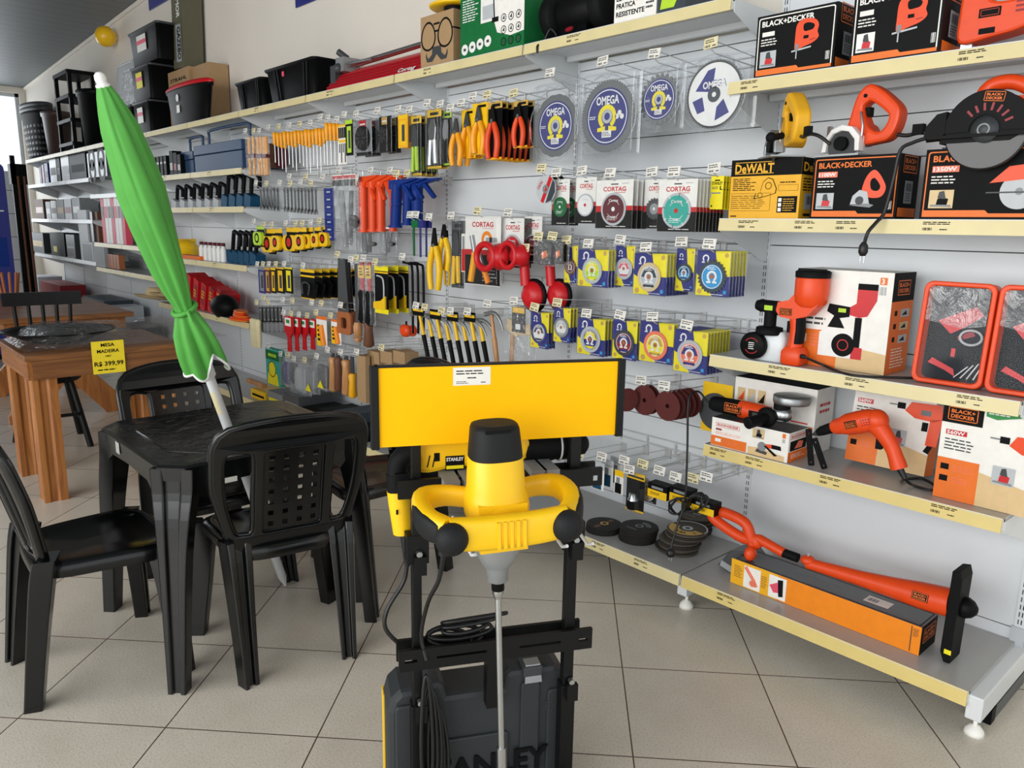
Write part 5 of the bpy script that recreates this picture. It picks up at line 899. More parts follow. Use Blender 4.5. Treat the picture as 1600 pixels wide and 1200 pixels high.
for i, p0 in enumerate((265, 271, 277)): goods('small_pack', 'small red and black pack left of the blue toolboxes, %s from the left' % N1[i], 'pack', p0, p0+5, 2.46, 1.837, .2-.02*i, 'black', .08, stripe('deep_red' if i % 2 else 'light_grey', .2, .5))
for i in range(5): p0 = 234+i*5.5; goods('upright_pack', 'black upright pack on the shelf right of the parasol, %s from the left' % N1[i], 'pack', p0, p0+3.8, 2.46, 1.837, .17, 'black', .12, stripe('smoke', .6, .7))
def cclamp(label, px, z, s, c='soft_black', y=2.5, lean=.25, group=None):
    x = px_box(px, px+1, y, z+.1)[0]; t = thing('bar_clamp', label, 'clamp', (x, y+.06, z), 0, group); b = MB(Matrix.Rotation(lean, 4, 'Y')); b.tube(smooth_path([(-.02, 0, .0), (-.02, 0, s), (.0, 0, s*1.12), (.09, 0, s*1.12), (.11, 0, s), (.11, 0, s*.75)], 3), .016, c, 8); b.build('clamp_frame', t); MB(Matrix.Rotation(lean, 4, 'Y')).box(-.05, .06, -.04, .04, 0, s*.42, 'light_grey' if c == 'soft_black' else 'petrol').build('clamp_base', t)
for i in range(6): cclamp('black bar clamp leaning on the shelf under the toolboxes, %s from the left' % N1[i], 266+i*13, 1.562, .17, group='black bar clamps')
for i in range(4): cclamp('black and blue tool under the toolboxes beside the wrench row, %s from the left' % N1[i], 344+i*12, 1.562, .22, 'black', group='black and blue tools under the toolboxes')
for i in range(5): cclamp('black and blue tool left of the tape measures, %s from the left' % N1[i], 352+i*9, 1.132, .22, 'black', group='black and blue tools by the tape measures')
x = px_box(280, 281, 2.55, 1.25)[0]; t = thing('hard_hat', 'yellow hard hat on the shelf just right of the parasol', 'helmet', (x, 2.6, 1.132)); b = MB(); b.lathe([(.15, 0), (.15, .012), (.118, .02), (.112, .09), (.08, .135), (.03, .15), (.001, .152)], 'yellow', 24); b.build('shell', t); MB().box(-.012, .012, -.11, .1, .12, .158, 'yellow').build('ridge', t, .006)
t = goods('orange_gloves', 'flat pack of orange work gloves in front of the yellow hard hat', 'gloves', 274, 312, 2.445, 1.132, .03, 'print_orange', .1)
for i in range(6): 
    p0 = 315+i*6.8; x = px_box(p0, p0+1, 2.5, 1.25)[0]; t = thing('white_bottle', 'dark-capped white bottle right of the yellow hard hat, %s from left' % N1[i], 'bottle', (x, 2.5, 1.132), 0, 'small white bottles'); MB().lathe([(.022, 0), (.024, .01), (.024, .10), (.014, .118), (.014, .125)], 'white', 14).build('body', t); MB().lathe([(.016, .125), (.016, .15), (.001, .15)], 'maroon', 12).build('cap', t)
for i in range(5):
    p0 = 290+i*12; x = px_box(p0, p0+1, 2.5, .85)[0]; t = thing('red_pack', 'red tool pack with yellow print standing on the low shelf, %s from the left' % N1[i], 'pack', (x, 2.5, .702), 0, 'red tool packs'); b = MB(Matrix.Rotation(.32, 4, 'Y')); b.box(-.05, .05, 0, .16, 0, .3-.03*i, 'red'); b.rect(-.03, .03, .05, .22, -.001, 'deep_red'); b.lines(-.03, .03, .1, .18, 3, -.002, 'yellow', i, .5); b.build('carton', t)
x = px_box(345, 346, 2.47, .8)[0]; t = thing('black_helmet', 'glossy black helmet in front of the red tool packs', 'helmet', (x, 2.50, .702)); MB().ball((0, 0, .07), (.17, .1, .10), 'black', 20, 10).build('shell', t)
for i in range(5): x = px_box(368, 369, 2.4, .76)[0]; t = thing('orange_glove', 'orange knitted glove on the low shelf, layer %s from the bottom' % ['one', 'two', 'three', 'four', 'five'][i], 'glove', (x+random.uniform(-.02, .02), 2.44, .704+i*.017), random.uniform(-.3, .3), 'orange knitted gloves'); b = MB(); b.loft([[(u, v, .008+.008*math.sin(q)) if 0 else (u+.13*math.cos(q)*k, .05*math.sin(q)*k, zz) for q in [2*PI*j/14 for j in range(14)] for u, v in ((0, 0),)] for k, zz in ((.8, 0), (1, .006), (1, .012), (.8, .016))], 'orange' if i % 2 else 'print_orange'); b.build('glove_body', t)
for i in range(4): x = px_box(393, 394, 2.42, .72)[0]; t = thing('grey_glove', 'grey-white knitted glove hanging at the shelf end beside the orange gloves, %s' % N1[i], 'glove', (x+.03*i, 2.43, .70), 0, 'grey-white knitted gloves'); MB().loft([[(.03*math.cos(q)*k, .02*math.sin(q)*k, zz) for q in [2*PI*j/10 for j in range(10)]] for k, zz in ((.8, -.16), (1.1, -.1), (1, 0), (1.1, .04), (.6, .05))], 'tag_cream').build('glove_body', t)
for i, px in enumerate((238, 222)):
    x = px_box(px, px+1, 2.38, .8)[0]; t = thing('straw_hat', 'pale straw hat on the low shelf beside the green parasol, %s one' % ['upper', 'lower'][i], 'hat', (x, 2.55-.05*i, .702+(.035 if i == 0 else 0)), 0, 'pale straw hats'); b = MB(Matrix.Rotation(-.15, 4, 'X')); b.lathe([(.2, .03), (.17, .008), (.1, .0), (.095, .07), (.07, .11), (.001, .115)], 'straw', 26); b.build('woven_body', t)
x0 = px_box(228, 229, 2.5, .25)[0]
for p0, p1, h, c, lab, s in ((132, 165, .42, 'slate', 'large dark slate box', 'grey'), (166, 180, .38, 'light_grey', 'pale box with a yellow corner', 'lemon'), (182, 206, .22, 'dark_grey', 'low dark box', 'light_grey'), (48, 62, .50, 'light_grey', 'white and black printed box', 'soft_black'), (66, 96, .46, 'deep_red', 'red box', 'red')):
    goods('floor_carton', lab+' on the bottom shelf at the far left', 'box', p0, p1, 2.40, .152, h, c, .3, stripe(s))
x = px_box(92, 93, 2.2, .45)[0]
t = thing('cooking_pot', 'wide black pan stacked on the bottom shelf at the far left', 'pan', (px_box(112, 113, 2.45, .5)[0], 2.56, .152)); MB().lathe([(.12, 0), (.2, .3), (.21, .31), (.19, .31), (.1, .02), (.001, .02)], 'black', 24).build('pan_body', t)
# low goods behind the black table: stacks on the bottom shelf
for i in range(7):
    p = at_y(395+i*24, 628+i*6, 2.42); x = px_box(395+i*26, 396+i*26, 2.45, .2)[0]; goods('low_pack', 'flat dark pack on the bottom shelf behind the black table, %s from the left' % N1[i], 'pack', 392+i*26, 415+i*26, 2.40, .152, .07+.03*(i % 3), ['yellow', 'grey', 'smoke', 'soft_black', 'black', 'slate', 'black'][i], .26, stripe(['soft_black', 'lemon', 'white'][i % 3], .3, .55))
t = goods('sickle_pack', 'wooden-handled hand tool lying on the low shelf behind the back chair', 'hand tool', 384, 410, 2.42, .152+.09, .03, 'handle_wood', .04)
# ================================================================ power tools in the right-hand bay
def zt_of(px, py, y): return at_y(px, py, y).z
def logo(b, x, z, w, y, c='print_orange', one=False):      # outlined two-line logo
    if one: b.frame(x, x+w, z, z+w*.16, w*.012, y, c); b.text('BLACK+DECKER', x+w*.06, z+w*.045, w*.075, y, c, w*.88); return
    b.frame(x, x+w, z, z+w*.5, w*.03, y, c); b.text('BLACK+', x+w*.1, z+w*.28, w*.13, y, c, w*.8); b.text('DECKER', x+w*.1, z+w*.09, w*.13, y, c, w*.8)
def pic_jigsaw(b, x, z, s, y, c='orange'):
    b.shape(smooth_path2([(x, z+s*.1), (x-.02*s, z+s*.4), (x, z+s*.72), (x+s*.12, z+s*.84), (x+s*.3, z+s*.86), (x+s*.52, z+s*.8), (x+s*.62, z+s*.66), (x+s*.60, z+s*.5), (x+s*.64, z+s*.36), (x+s*.5, z+s*.24), (x+s*.22, z+s*.16)]), y, c, [smooth_path2([(x+s*.2, z+s*.72), (x+s*.34, z+s*.75), (x+s*.5, z+s*.68), (x+s*.48, z+s*.58), (x+s*.36, z+s*.55), (x+s*.22, z+s*.56)])]); b.poly([(x+s*.4, z+s*.3), (x+s*.55, z+s*.32), (x+s*.55, z+s*.34), (x+s*.4, z+s*.32)], y-.0005, 'deep_red')
    b.poly([(x-s*.1, z+s*.06), (x+s*.45, z+s*.12), (x+s*.45, z+s*.16), (x-s*.1, z+s*.1)], y-.0003, 'light_grey'); b.rect(x+.03*s, x+s*.06, z-s*.12, z+s*.08, y-.0004, 'light_grey'); b.rect(x+s*.0, x+s*.1, z+s*.08, z+s*.25, y-.0004, 'grey'); b.rect(x+s*.22, x+s*.36, z+s*.36, z+s*.44, y-.0005, 'soft_black')
def pic_saw(b, x, z, s, y):
    b.shape(smooth_path2([(x+s*.28, z+s*.35), (x+s*.34, z+s*.72), (x+s*.5, z+s*.93), (x+s*.66, z+s*.88), (x+s*.86, z+s*.58), (x+s*.87, z+s*.4), (x+s*.76, z+s*.26), (x+s*.5, z+s*.25)]), y, 'orange', [smooth_path2([(x+s*.48, z+s*.66), (x+s*.58, z+s*.74), (x+s*.74, z+s*.54), (x+s*.68, z+s*.42), (x+s*.52, z+s*.46)])])
    b.poly([(x, z+s*.08), (x+s*.05, z+s*.3), (x+s*.22, z+s*.45), (x+s*.42, z+s*.4), (x+s*.5, z+s*.1)], y-.0003, 'light_grey'); b.disc(x+s*.24, z+s*.18, s*.11, y-.0006, 'dark_grey', 16); b.poly([(x-s*.02, z+s*.06), (x+s*.52, z), (x+s*.62, z+s*.06), (x+s*.5, z+s*.1)], y-.0002, 'grey')
def pic_drill(b, x, z, s, y):
    b.poly([(x+s*.2, z+s*.72), (x+s*.3, z+s*.9), (x+s*.85, z+s*.92), (x+s*.9, z+s*.66), (x+s*.75, z+s*.58), (x+s*.4, z+s*.6)], y, 'orange'); b.poly([(x+s*.68, z+s*.62), (x+s*.9, z+s*.66), (x+s*.86, z+s*.12), (x+s*.66, z+s*.12)], y, 'orange'); b.rect(x+s*.05, x+s*.2, z+s*.74, z+s*.86, y, 'soft_black'); b.rect(x-s*.1, x+s*.05, z+s*.79, z+s*.82, y, 'grey'); b.rect(x+s*.55, x+s*.66, z+s*.38, z+s*.55, y, 'soft_black'); b.rect(x+s*.5, x+s*.68, z+s*.68, z+s*.78, y-.0003, 'smoke'); b.poly([(x+s*.7, z+s*.12), (x+s*.8, z+s*.12), (x+s*.74, z-s*.04), (x+s*.64, z)], y, 'soft_black')
def photo(b, x0, x1, z0, z1, y, k=0):     # small inset picture: a hand with a tool
    b.rect(x0, x1, z0, z1, y, ['light_grey', 'tan', 'white'][k % 3]); w, h = x1-x0, z1-z0
    b.poly([(x0+w*.3, z0+h*.1), (x0+w*.75, z0+h*.12), (x0+w*.8, z0+h*.5), (x0+w*.55, z0+h*.62), (x0+w*.35, z0+h*.5)], y-.0004, 'red' if k % 2 == 0 else 'soft_black'); b.poly([(x0+w*.35, z0+h*.55), (x0+w*.7, z0+h*.5), (x0+w*.6, z0+h*.95), (x0+w*.4, z0+h*.9)], y-.0006, 'dark_grey'); b.poly([(x0+w*.05, z0+h*.1), (x0+w*.95, z0+h*.05), (x0+w*.9, z0+h*.18), (x0+w*.1, z0+h*.2)], y-.0005, 'grey')
def bd_front(title=None, watt=None, pic=None, line='print_orange', inset=0, tw=.62):
    def f(b, w, d, h):
        y = -d/2-.0008; m = h*.035; t = h*.018
        b.shape(rrect(-w/2+m, w/2-m, m, h-m, h*.04, 4), y, line, [rrect(-w/2+m+t, w/2-m-t, m+t, h-m-t, h*.03, 4)])
        b.poly([(-w/2+m, m), (w/2-m, m), (w/2-m, h*.085), (w*.08, h*.085), (w*.05, h*.13), (-w/2+m, h*.13)], y-.0003, 'print_orange')
        b.text('BLACK+DECKER', -w*.43, h*.82, h*.085, y-.0005, line, w*tw)
        if watt: b.rect(-w*.43, -w*.2, h*.67, h*.76, y-.0003, 'salmon'); b.text(watt, -w*.42, h*.685, h*.06, y-.0006, 'white', w*.2)
        else: b.rect(-w*.42, -w*.26, h*.66, h*.73, y-.0003, 'paper')
        b.lines(-w*.43, -w*.18, h*.50, h*.63, 3, y-.0003, 'paper', 4, .4)
        photo(b, -w*.43, -w*.22, h*.16, h*.42, y-.0007, inset)
        if pic == 'jig': pic_jigsaw(b, w*.02, h*.3, h*.62, y-.0006)
        if pic == 'saw': pic_saw(b, -w*.02, h*.18, h*.62, y-.0006)
        if pic == 'circ': b.disc(w*.30, h*.38, h*.24, y-.0006, 'light_grey', 28); b.disc(w*.30, h*.38, h*.05, y-.001, 'grey', 14); b.poly([(w*.06, h*.5), (w*.2, h*.72), (w*.45, h*.76), (w*.45, h*.56), (w*.2, h*.52)], y-.0009, 'orange'); b.rect(w*.04, w*.46, h*.36, h*.38, y-.0012, 'dark_grey')
        b.bars(w*.40, w*.45, h*.15, h*.28, y-.0006, 'white', 5)
        b.side(w/2); logo(b, -d*.36, h*.72, d*.7, -.0008); b.rect(-d*.2, d*.2, h*.25, h*.6, -.0008, 'print_grey'); b.bars(-d*.15, d*.15, h*.44, h*.56, -.0012, 'soft_black'); b.lines(-d*.15, d*.15, h*.28, h*.42, 4, -.0012, 'dark_grey', 6); b.rect(-d*.45, d*.45, h*.04, h*.18, -.0008, 'print_orange')
    return f
S1, S2, S3, S4, S0 = 1.951, 1.491, 1.001, .659, .151
x0, x1 = px_box(1181, 1306, 2.455, 2.05); h = zt_of(1240, 16, 2.455)-S1
carton('jigsaw_box', 'black and orange jigsaw box on the upper shelf, left one', 'box', x0, x1, 2.455, 2.62, S1, h, 'black', draw=bd_front(pic='jig', line='paper', tw=.66))
x0, x1 = px_box(1331, 1474, 2.455, 2.05)
carton('jigsaw_box', 'black and orange jigsaw box cut off by the top of the photo, right one', 'box', x0, x1, 2.455, 2.62, S1, h*1.06, 'black', draw=bd_front(pic='jig', line='paper', inset=2, tw=.66))
# the orange jigsaw beside the boxes
x = px_box(1500, 1502, 2.5, 2.05)[0]; t = thing('jigsaw', 'orange jigsaw standing at the right end of the upper shelf', 'jigsaw', (x, 2.55, S1))
b = MB(); b.plate(smooth_path2([(0.0, .03), (-.008, .1), (.0, .18), (.035, .215), (.11, .222), (.17, .205), (.21, .16), (.215, .09), (.16, .05), (.08, .035)]), [smooth_path2([(.055, .175), (.10, .185), (.15, .17), (.16, .135), (.11, .125), (.07, .135)])], -.04, .04, 'orange', .008); b.rect(.045, .10, .088, .112, -.0408, 'soft_black'); b.frame(.05, .095, .092, .108, .001, -.0412, 'orange')
for i in range(3): b.rect(.135, .165, .09+i*.012, .096+i*.012, -.0408, 'deep_red')
b.build('housing', t); q = MB(); q.box(-.03, .15, -.04, .04, .0, .006, 'steel'); q.box(.0, .03, -.02, .02, .006, .05, 'steel'); q.box(-.012, .0, -.012, .012, .02, .1, 'clear'); q.build('shoe', t); q = MB(); q.box(.05, .09, -.042, -.036, .045, .06, 'soft_black'); q.tube(smooth_path([(.21, 0, .08), (.25, -.03, .03), (.22, -.06, .006), (.14, -.06, .006)], 4), .005, 'cable', 8); q.build('cord', t)
# yellow box and saw
x0, x1 = px_box(1142, 1252, 2.455, 1.62); h = zt_of(1196, 248, 2.455)-S2
def dewalt(b, w, d, h):
    y = -d/2-.0008; b.rect(-w/2, w/2, h*.72, h, y, 'soft_black'); b.box(w/2, w/2+.0005, -d/2, d/2, h*.72, h, 'soft_black'); b.text('DeWALT', -w*.44, h*.775, h*.15, y-.0005, 'dw_yellow', w*.56); b.rect(-w*.44, w*.12, h*.755, h*.765, y-.0005, 'dw_yellow'); b.rect(-w*.44, w*.12, h*.945, h*.955, y-.0005, 'dw_yellow')
    b.lines(-w*.46, -w*.12, h*.47, h*.69, 7, y, 'soft_black', 3, .45); b.lines(-w*.46, w*.05, h*.16, h*.4, 7, y, 'soft_black', 8, .25); b.frame(-w*.47, w*.1, h*.13, h*.43, .0008, y, 'soft_black'); b.frame(w*.2, w*.47, h*.46, h*.56, .0008, y, 'soft_black'); b.lines(w*.22, w*.44, h*.58, h*.62, 1, y, 'soft_black', 2); b.rect(w*.2, w*.47, h*.1, h*.37, y, 'soft_black'); b.lines(w*.28, w*.45, h*.12, h*.34, 6, y-.0005, 'dw_yellow', 5, .3)
    for i in range(3): b.rect(w*.215, w*.26, h*(.12+.08*i), h*(.18+.08*i), y-.0005, 'paper')
    P = [(-w*.02, h*.62), (w*.05, h*.69), (w*.12, h*.66), (w*.18, h*.5), (w*.17, h*.42), (w*.0, h*.36), (-w*.14, h*.33), (-w*.12, h*.42), (-w*.05, h*.46)]; b.shape(P, y-.0004, 'soft_black', [[((p-.02*w)*.93+.02*w, (q-.5*h)*.93+.5*h) for p, q in P]]); b.ring(-w*.05, h*.39, .008, .0095, y-.0004, 'soft_black', 14); b.ring(w*.06, h*.55, .01, .012, y-.0004, 'soft_black', 14); b.rect(-w*.47, -w*.38, h*.03, h*.05, y, 'soft_black')
    b.side(w/2); b.text('DeW', -d*.42, h*.78, h*.14, -.001, 'dw_yellow', d*.8); b.lines(-d*.4, d*.4, h*.45, h*.68, 5, -.0008, 'soft_black', 3); b.rect(-d*.3, d*.3, h*.16, h*.42, -.0008, 'light_grey'); b.bars(-d*.2, d*.2, h*.24, h*.38, -.0012, 'soft_black'); b.rect(-d*.3, d*.1, h*.05, h*.09, -.0008, 'soft_black')
carton('yellow_tool_box', 'yellow and black marble saw box on the second shelf', 'box', x0, x1, 2.455, 2.60, S2, h, 'dw_yellow', draw=dewalt)
DH = h
def marble_saw(name, label, x, z, body, guard, s=1, turn=0):
    t = thing(name, label, 'circular saw', (x, 2.53, z), turn); T = Matrix.Scale(s, 4)
    b = MB(T); b.plate(smooth_path2([(.06, .06), (.07, .13), (.088, .19), (.12, .218), (.155, .205), (.2, .17), (.228, .14), (.233, .11), (.222, .07), (.20, .045), (.165, .038), (.11, .035)]), [smooth_path2([(.112, .145), (.122, .163), (.14, .163), (.185, .13), (.197, .11), (.185, .082), (.165, .072), (.135, .09)])], -.028, .028, body, .010); b.cyl((.1, -.02, .07), (.1, .05, .07), .036, body, 18); b.build('body', t)
    g = MB(T); P = [(.0, .015), (.004, .05), (.03, .085), (.065, .098), (.10, .09), (.128, .06), (.13, .015)]; g.plate(P+[(.115, .015), (.112, .05), (.09, .075), (.063, .08), (.035, .07), (.018, .045), (.015, .015)], [], -.06, -.02, guard, .003); g.plate(P, [], -.03, -.024, guard, 0); g.build('blade_guard', t)
    w = MB(T); w.prism(ngon(.066, .035, .05, 26), -.047, -.044, 'dark_grey'); w.prism(ngon(.066, .04, .022, 20), -.064, -.044, 'soft_black'); w.build('blade', t)
    p = MB(T); p.box(-.015, .14, -.075, .05, .0, .006, 'brushed'); p.box(.0, .012, -.035, -.02, .006, .1, 'steel'); p.build('base_plate', t)
    k = MB(T); k.tube([(.125, -.04, .05), (.128, -.045, .09), (.112, -.035, .135)], .004, 'steel', 6); k.box(.112, .128, -.012, .012, .122, .15, 'soft_black'); k.prism(ngon(.118, .183, .006, 12), -.031, -.027, 'soft_black'); k.build('trigger', t)
    c = MB(T); c.tube(smooth_path([(.22, 0, .06), (.25, -.0, .055), (.29, .0, .06), (.33, .02, .05), (.36, .05, .02)], 4), .006, 'cable', 8); c.box(.268, .30, -.01, .01, .055, .085, 'soft_black'); c.build('cord', t)
    return t
xs = px_box(1212, 1214, 2.5, S2+DH)[0]
t = marble_saw('marble_saw', 'yellow marble saw with a clear guard standing on the yellow box', xs-.005, S2+DH+.001, 'dw_yellow', 'brushed', .92, -.75); q = MB(); q.tube([(.17, -.05, .06), (.20, -.09, .05)], .011, 'soft_black', 10); q.ball((.205, -.095, .05), .017, 'soft_black', 10, 6); q.build('side_knob', t)
x0, x1 = px_box(1270, 1406, 2.455, 1.62); h = zt_of(1338, 243, 2.455)-S2
carton('saw_box', 'black 1100W marble saw box with orange outline on the second shelf', 'box', x0, x1, 2.455, 2.60, S2, h, 'soft_black', draw=bd_front(watt='1100W', pic='saw', inset=0, tw=.62))
xs = px_box(1291, 1293, 2.5, S2+h)[0]; marble_saw('marble_saw', 'orange marble saw with a white guard standing on the 1100W box', xs, S2+h+.001, 'orange', 'white', .98, -.1)
x0, x1 = px_box(1444, 1640, 2.455, 1.62); h2 = zt_of(1540, 229, 2.455)-S2
carton('saw_box', 'large black 1350W circular saw box at the right end of the second shelf', 'box', x0, x1, 2.455, 2.60, S2, h2, 'soft_black', draw=bd_front(watt='1350W', pic='circ', inset=1, tw=.62))
# circular saw hanging over the front of its box
p = at_y(1545, 205, 2.44); t = thing('circular_saw', 'black circular saw with a big round guard resting on the 1350W box', 'circular saw', (p.x, 2.44, S2+h2+.001)); dz = p.z-(S2+h2)
g = MB(); g.loft([[(x, y, z+dz) for x, z in [(r*math.cos(a), r*math.sin(a)) for a in [PI*(-.02)+i*PI*1.04/24 for i in range(25)]]+[(-r*1.15, -.01), (-r*1.12, -.03), (r*.6, -.03)]] for r, y in ((.098, -.03), (.103, -.02), (.103, .03), (.09, .04))], 'black', sm=False); g.T = Matrix.Translation((.012, -.0356, dz+.074)) @ Matrix.Rotation(.12, 4, 'Y'); logo(g, -.024, -.002, .05, 0); g.build('upper_guard', t)
q = MB(); q.prism(ngon(0, dz, .092, 40), -.022, -.018, 'smoke'); q.ring(0, dz, .040, .104, -.0345, 'black', 40, -.05, PI+.05); q.prism([(-.10, dz-.005), (-.10, dz+.055), (-.125, dz+.05), (-.15, dz+.02), (-.155, dz-.012), (-.12, dz-.02)], -.036, .02, 'black')
for i in range(7): a = .4+i*.32; q.T = Matrix.Translation((0, 0, dz)) @ Matrix.Rotation(-a, 4, 'Y'); q.rect(.050, .070, -.003, .003, -.0352, 'deep_red')
q.T = Matrix.Identity(4); q.lathe([(.034, -.022), (.034, -.036), (.022, -.04), (.02, -.044), (.001, -.045)], 'dark_grey', 20, (0, 0, dz), 'y'); q.ring(0, dz, .012, .016, -.0455, 'grey', 16); q.build('blade', t)
l = MB(); l.loft([[(r*math.cos(a), y, dz+r*math.sin(a)) for a in [PI*1.0+i*PI*1.0/24 for i in range(25)]] for r, y in ((.10, -.026), (.104, -.022), (.104, -.016), (.1, -.012))], 'guard', sm=False); l.build('lower_guard', t)
s = MB(); s.box(-.13, .13, .045, .12, .0, .006, 'dark_grey'); s.box(-.14, .10, -.046, -.041, dz-.018, dz-.010, 'black'); s.tube([(-.15, -.02, dz-.01), (-.11, -.02, dz-.008)], .014, 'soft_black', 10); s.build('shoe', t)
hnd = MB(); hnd.tube(smooth_path([(-.05, .05, dz+.08), (-.03, .06, dz+.125), (.03, .06, dz+.13), (.09, .06, dz+.09), (.12, .06, dz+.02)], 4), .02, 'orange', 10); hnd.box(-.07, .1, .03, .10, .0, dz+.09, 'orange'); hnd.build('handle', t)
c = MB(); c.tube(smooth_path([(-.15, -.02, dz-.01), (-.19, -.015, dz-.02), (-.225, -.01, dz-.04), (-.235, -.01, dz-.12), (-.25, -.012, .0-h2*.9), (-.262, -.03, -h2-.01), (-.275, -.052, -h2-.04), (-.283, -.05, -h2-.07)], 4), .0055, 'cable', 8); c.lathe([(.006, 0), (.013, -.012), (.014, -.03), (.008, -.042), (.001, -.042)], 'cable', 12, (-.285, -.05, -h2-.07)); c.cyl((-.291, -.05, -h2-.112), (-.291, -.05, -h2-.132), .0025, 'steel', 6); c.cyl((-.280, -.05, -h2-.112), (-.280, -.05, -h2-.132), .0025, 'steel', 6); c.build('power_cord', t)
# paint sprayer and its box
x0, x1 = px_box(1240, 1388, 2.53, 1.14); h = zt_of(1345, 424, 2.53)-S3
def spray_art(b, w, d, h, s=1):
    y = -d/2-.0008; b.rect(-w/2, -w*.18, h*.72, h, y, 'soft_black'); logo(b, -w*.47, h*.76, w*.26, y-.0006); b.rect(-w/2, -w*.0, 0, h*.38, y, 'print_orange'); b.poly([(0, 0), (w/2, 0), (w/2, h*.2), (w*.15, h*.24), (0, h*.14)], y, 'wood_print'); b.lines(-w*.46, -w*.06, h*.42, h*.52, 2, y, 'dark_grey', 3); b.lines(-w*.3, -w*.05, h*.2, h*.34, 4, y-.0006, 'salmon', 2, .35); b.rect(-w*.44, -w*.34, h*.24, h*.33, y-.0006, 'paper')
    b.rect(w*.37, w*.44, h*.88, h*.95, y, 'print_orange'); b.bars(w*.37, w*.44, h*.78, h*.86, y, 'print_grey', 6); b.text('3', w*.385, h*.89, h*.05, y-.0006, 'white')
    X = w*.16; b.poly([(X, h*.84), (X+w*.2, h*.84), (X+w*.2, h*.72), (X+w*.12, h*.56), (X+w*.04, h*.54), (X-w*.06, h*.56), (X-w*.06, h*.64), (X, h*.68)], y-.0006, 'red'); b.rect(X, X+w*.2, h*.82, h*.88, y-.0009, 'soft_black'); b.poly([(X-w*.3, h*.58), (X-w*.28, h*.66), (X-w*.06, h*.64), (X-w*.06, h*.54), (X-w*.16, h*.52), (X-w*.1, h*.42), (X-w*.28, h*.42), (X-w*.22, h*.54)], y-.0007, 'soft_black'); b.rect(X-w*.18, X-w*.1, h*.58, h*.62, y-.001, 'lime')
    b.poly([(X-w*.36, h*.12), (X-w*.36, h*.36), (X-w*.3, h*.4), (X-w*.04, h*.4), (X-w*.01, h*.34), (X-w*.01, h*.12)], y-.0008, 'white'); b.disc(X-w*.1, h*.25, w*.12, y-.0012, 'soft_black', 24); b.ring(X-w*.1, h*.25, w*.05, w*.06, y-.0016, 'red', 16); b.rect(X-.0, X+w*.07, h*.2, h*.54, y-.0007, 'soft_black'); b.rect(X-w*.01, X+w*.1, h*.12, h*.24, y-.001, 'red')
    b.side(w/2); b.rect(-d/2, d/2, h*.72, h, -.0006, 'soft_black'); logo(b, -d*.28, h*.78, d*.56, -.001); b.rect(-d/2, d/2, 0, h*.72, -.0006, 'print_orange')
    for i in range(3): z = h*(.58-.13*i); b.rect(-d*.32, -d*.2, z, z+h*.05, -.001, 'soft_black'); b.rect(-d*.05, d*.35, z-h*.02, z+h*.06, -.001, 'tan' if i % 2 else 'light_grey'); b.poly([(d*.0, z), (d*.25, z), (d*.2, z+h*.045)], -.0014, 'soft_black')
    b.lines(-d*.3, d*.35, h*.05, h*.26, 7, -.001, 'paper', 4, .35)
carton('sprayer_box', 'white, black and orange paint sprayer box on the third shelf', 'box', x0, x1, 2.53, 2.70, S3, h, 'paper', draw=spray_art)
x = px_box(1238, 1240, 2.47, 1.1)[0]; t = thing('paint_sprayer', 'orange and black paint sprayer with a white tank in front of its box', 'paint sprayer', (x, 2.49, S3)); k = .98
b = MB(Matrix.Scale(k, 4)); b.lathe([(.036, .205), (.052, .22), (.056, .25), (.056, .30), (.054, .305)], 'orange', 24, (.045, 0, 0)); b.loft([[(x, s*y, z) for x, z in P] for P in [[(-.065, .185), (-.06, .215), (-.02, .225), (.0, .25), (.09, .25), (.085, .215), (.05, .175), (.0, .16), (-.05, .165)]] for s, y in ((1, -.03), (1, .03))], 'orange', sm=False); b.T = b.T @ Matrix.Translation((0, -.0308, 0)); b.poly([(-.05, .172), (-.005, .172), (-.005, .196), (-.05, .196)], 0, 'soft_black'); logo(b, -.048, .174, .041, -.0004); b.build('housing', t)
c = MB(Matrix.Scale(k, 4)); c.lathe([(.057, .305), (.058, .325), (.05, .33), (.001, .33)], 'soft_black', 24, (.045, 0, 0)); c.build('motor_cap', t)
n = MB(Matrix.Scale(k, 4)); n.cyl((-.06, 0, .19), (-.135, 0, .195), .026, 'soft_black', 16, .022); n.cyl((-.135, 0, .195), (-.155, 0, .196), .024, 'soft_black', 12, .018); n.cyl((-.10, 0, .19), (-.10, 0, .12), .022, 'soft_black', 14); n.lathe([(.022, .125), (.046, .12), (.048, .10), (.046, .095), (.001, .095)], 'soft_black', 22, (-.10, 0, 0)); n.rect(-.112, -.08, .183, .20, -.027, 'lime'); n.build('nozzle', t)
g = MB(Matrix.Scale(k, 4)); g.loft([[(cx+a*.023*s, bb*.024*s, z) for a, bb in ngon(0, 0, 1, 12)] for cx, z, s in ((.0, .175, 1.1), (.004, .13, 1.0), (.004, .09, 1.0), (.0, .055, 1.1))], 'orange'); g.build('handle', t); gg = MB(Matrix.Scale(k, 4)); gg.loft([[(cx+a*.015*s, bb*.0255*s, z) for a, bb in ngon(0, 0, 1, 12)] for cx, z, s in ((.014, .165, 1.0), (.018, .12, 1.0), (.014, .075, 1.0))], 'soft_black'); gg.box(-.03, -.012, -.008, .008, .11, .15, 'soft_black'); gg.build('rubber_grip', t)
f = MB(Matrix.Scale(k, 4)); f.loft([[(x, y, z) for x, y in rrect(-.035+i, .04-i, -.035+i, .035-i, .012, 3)] for i, z in ((.006, 0), (0, .008), (0, .045), (.01, .062))], 'orange'); f.build('base_foot', t)
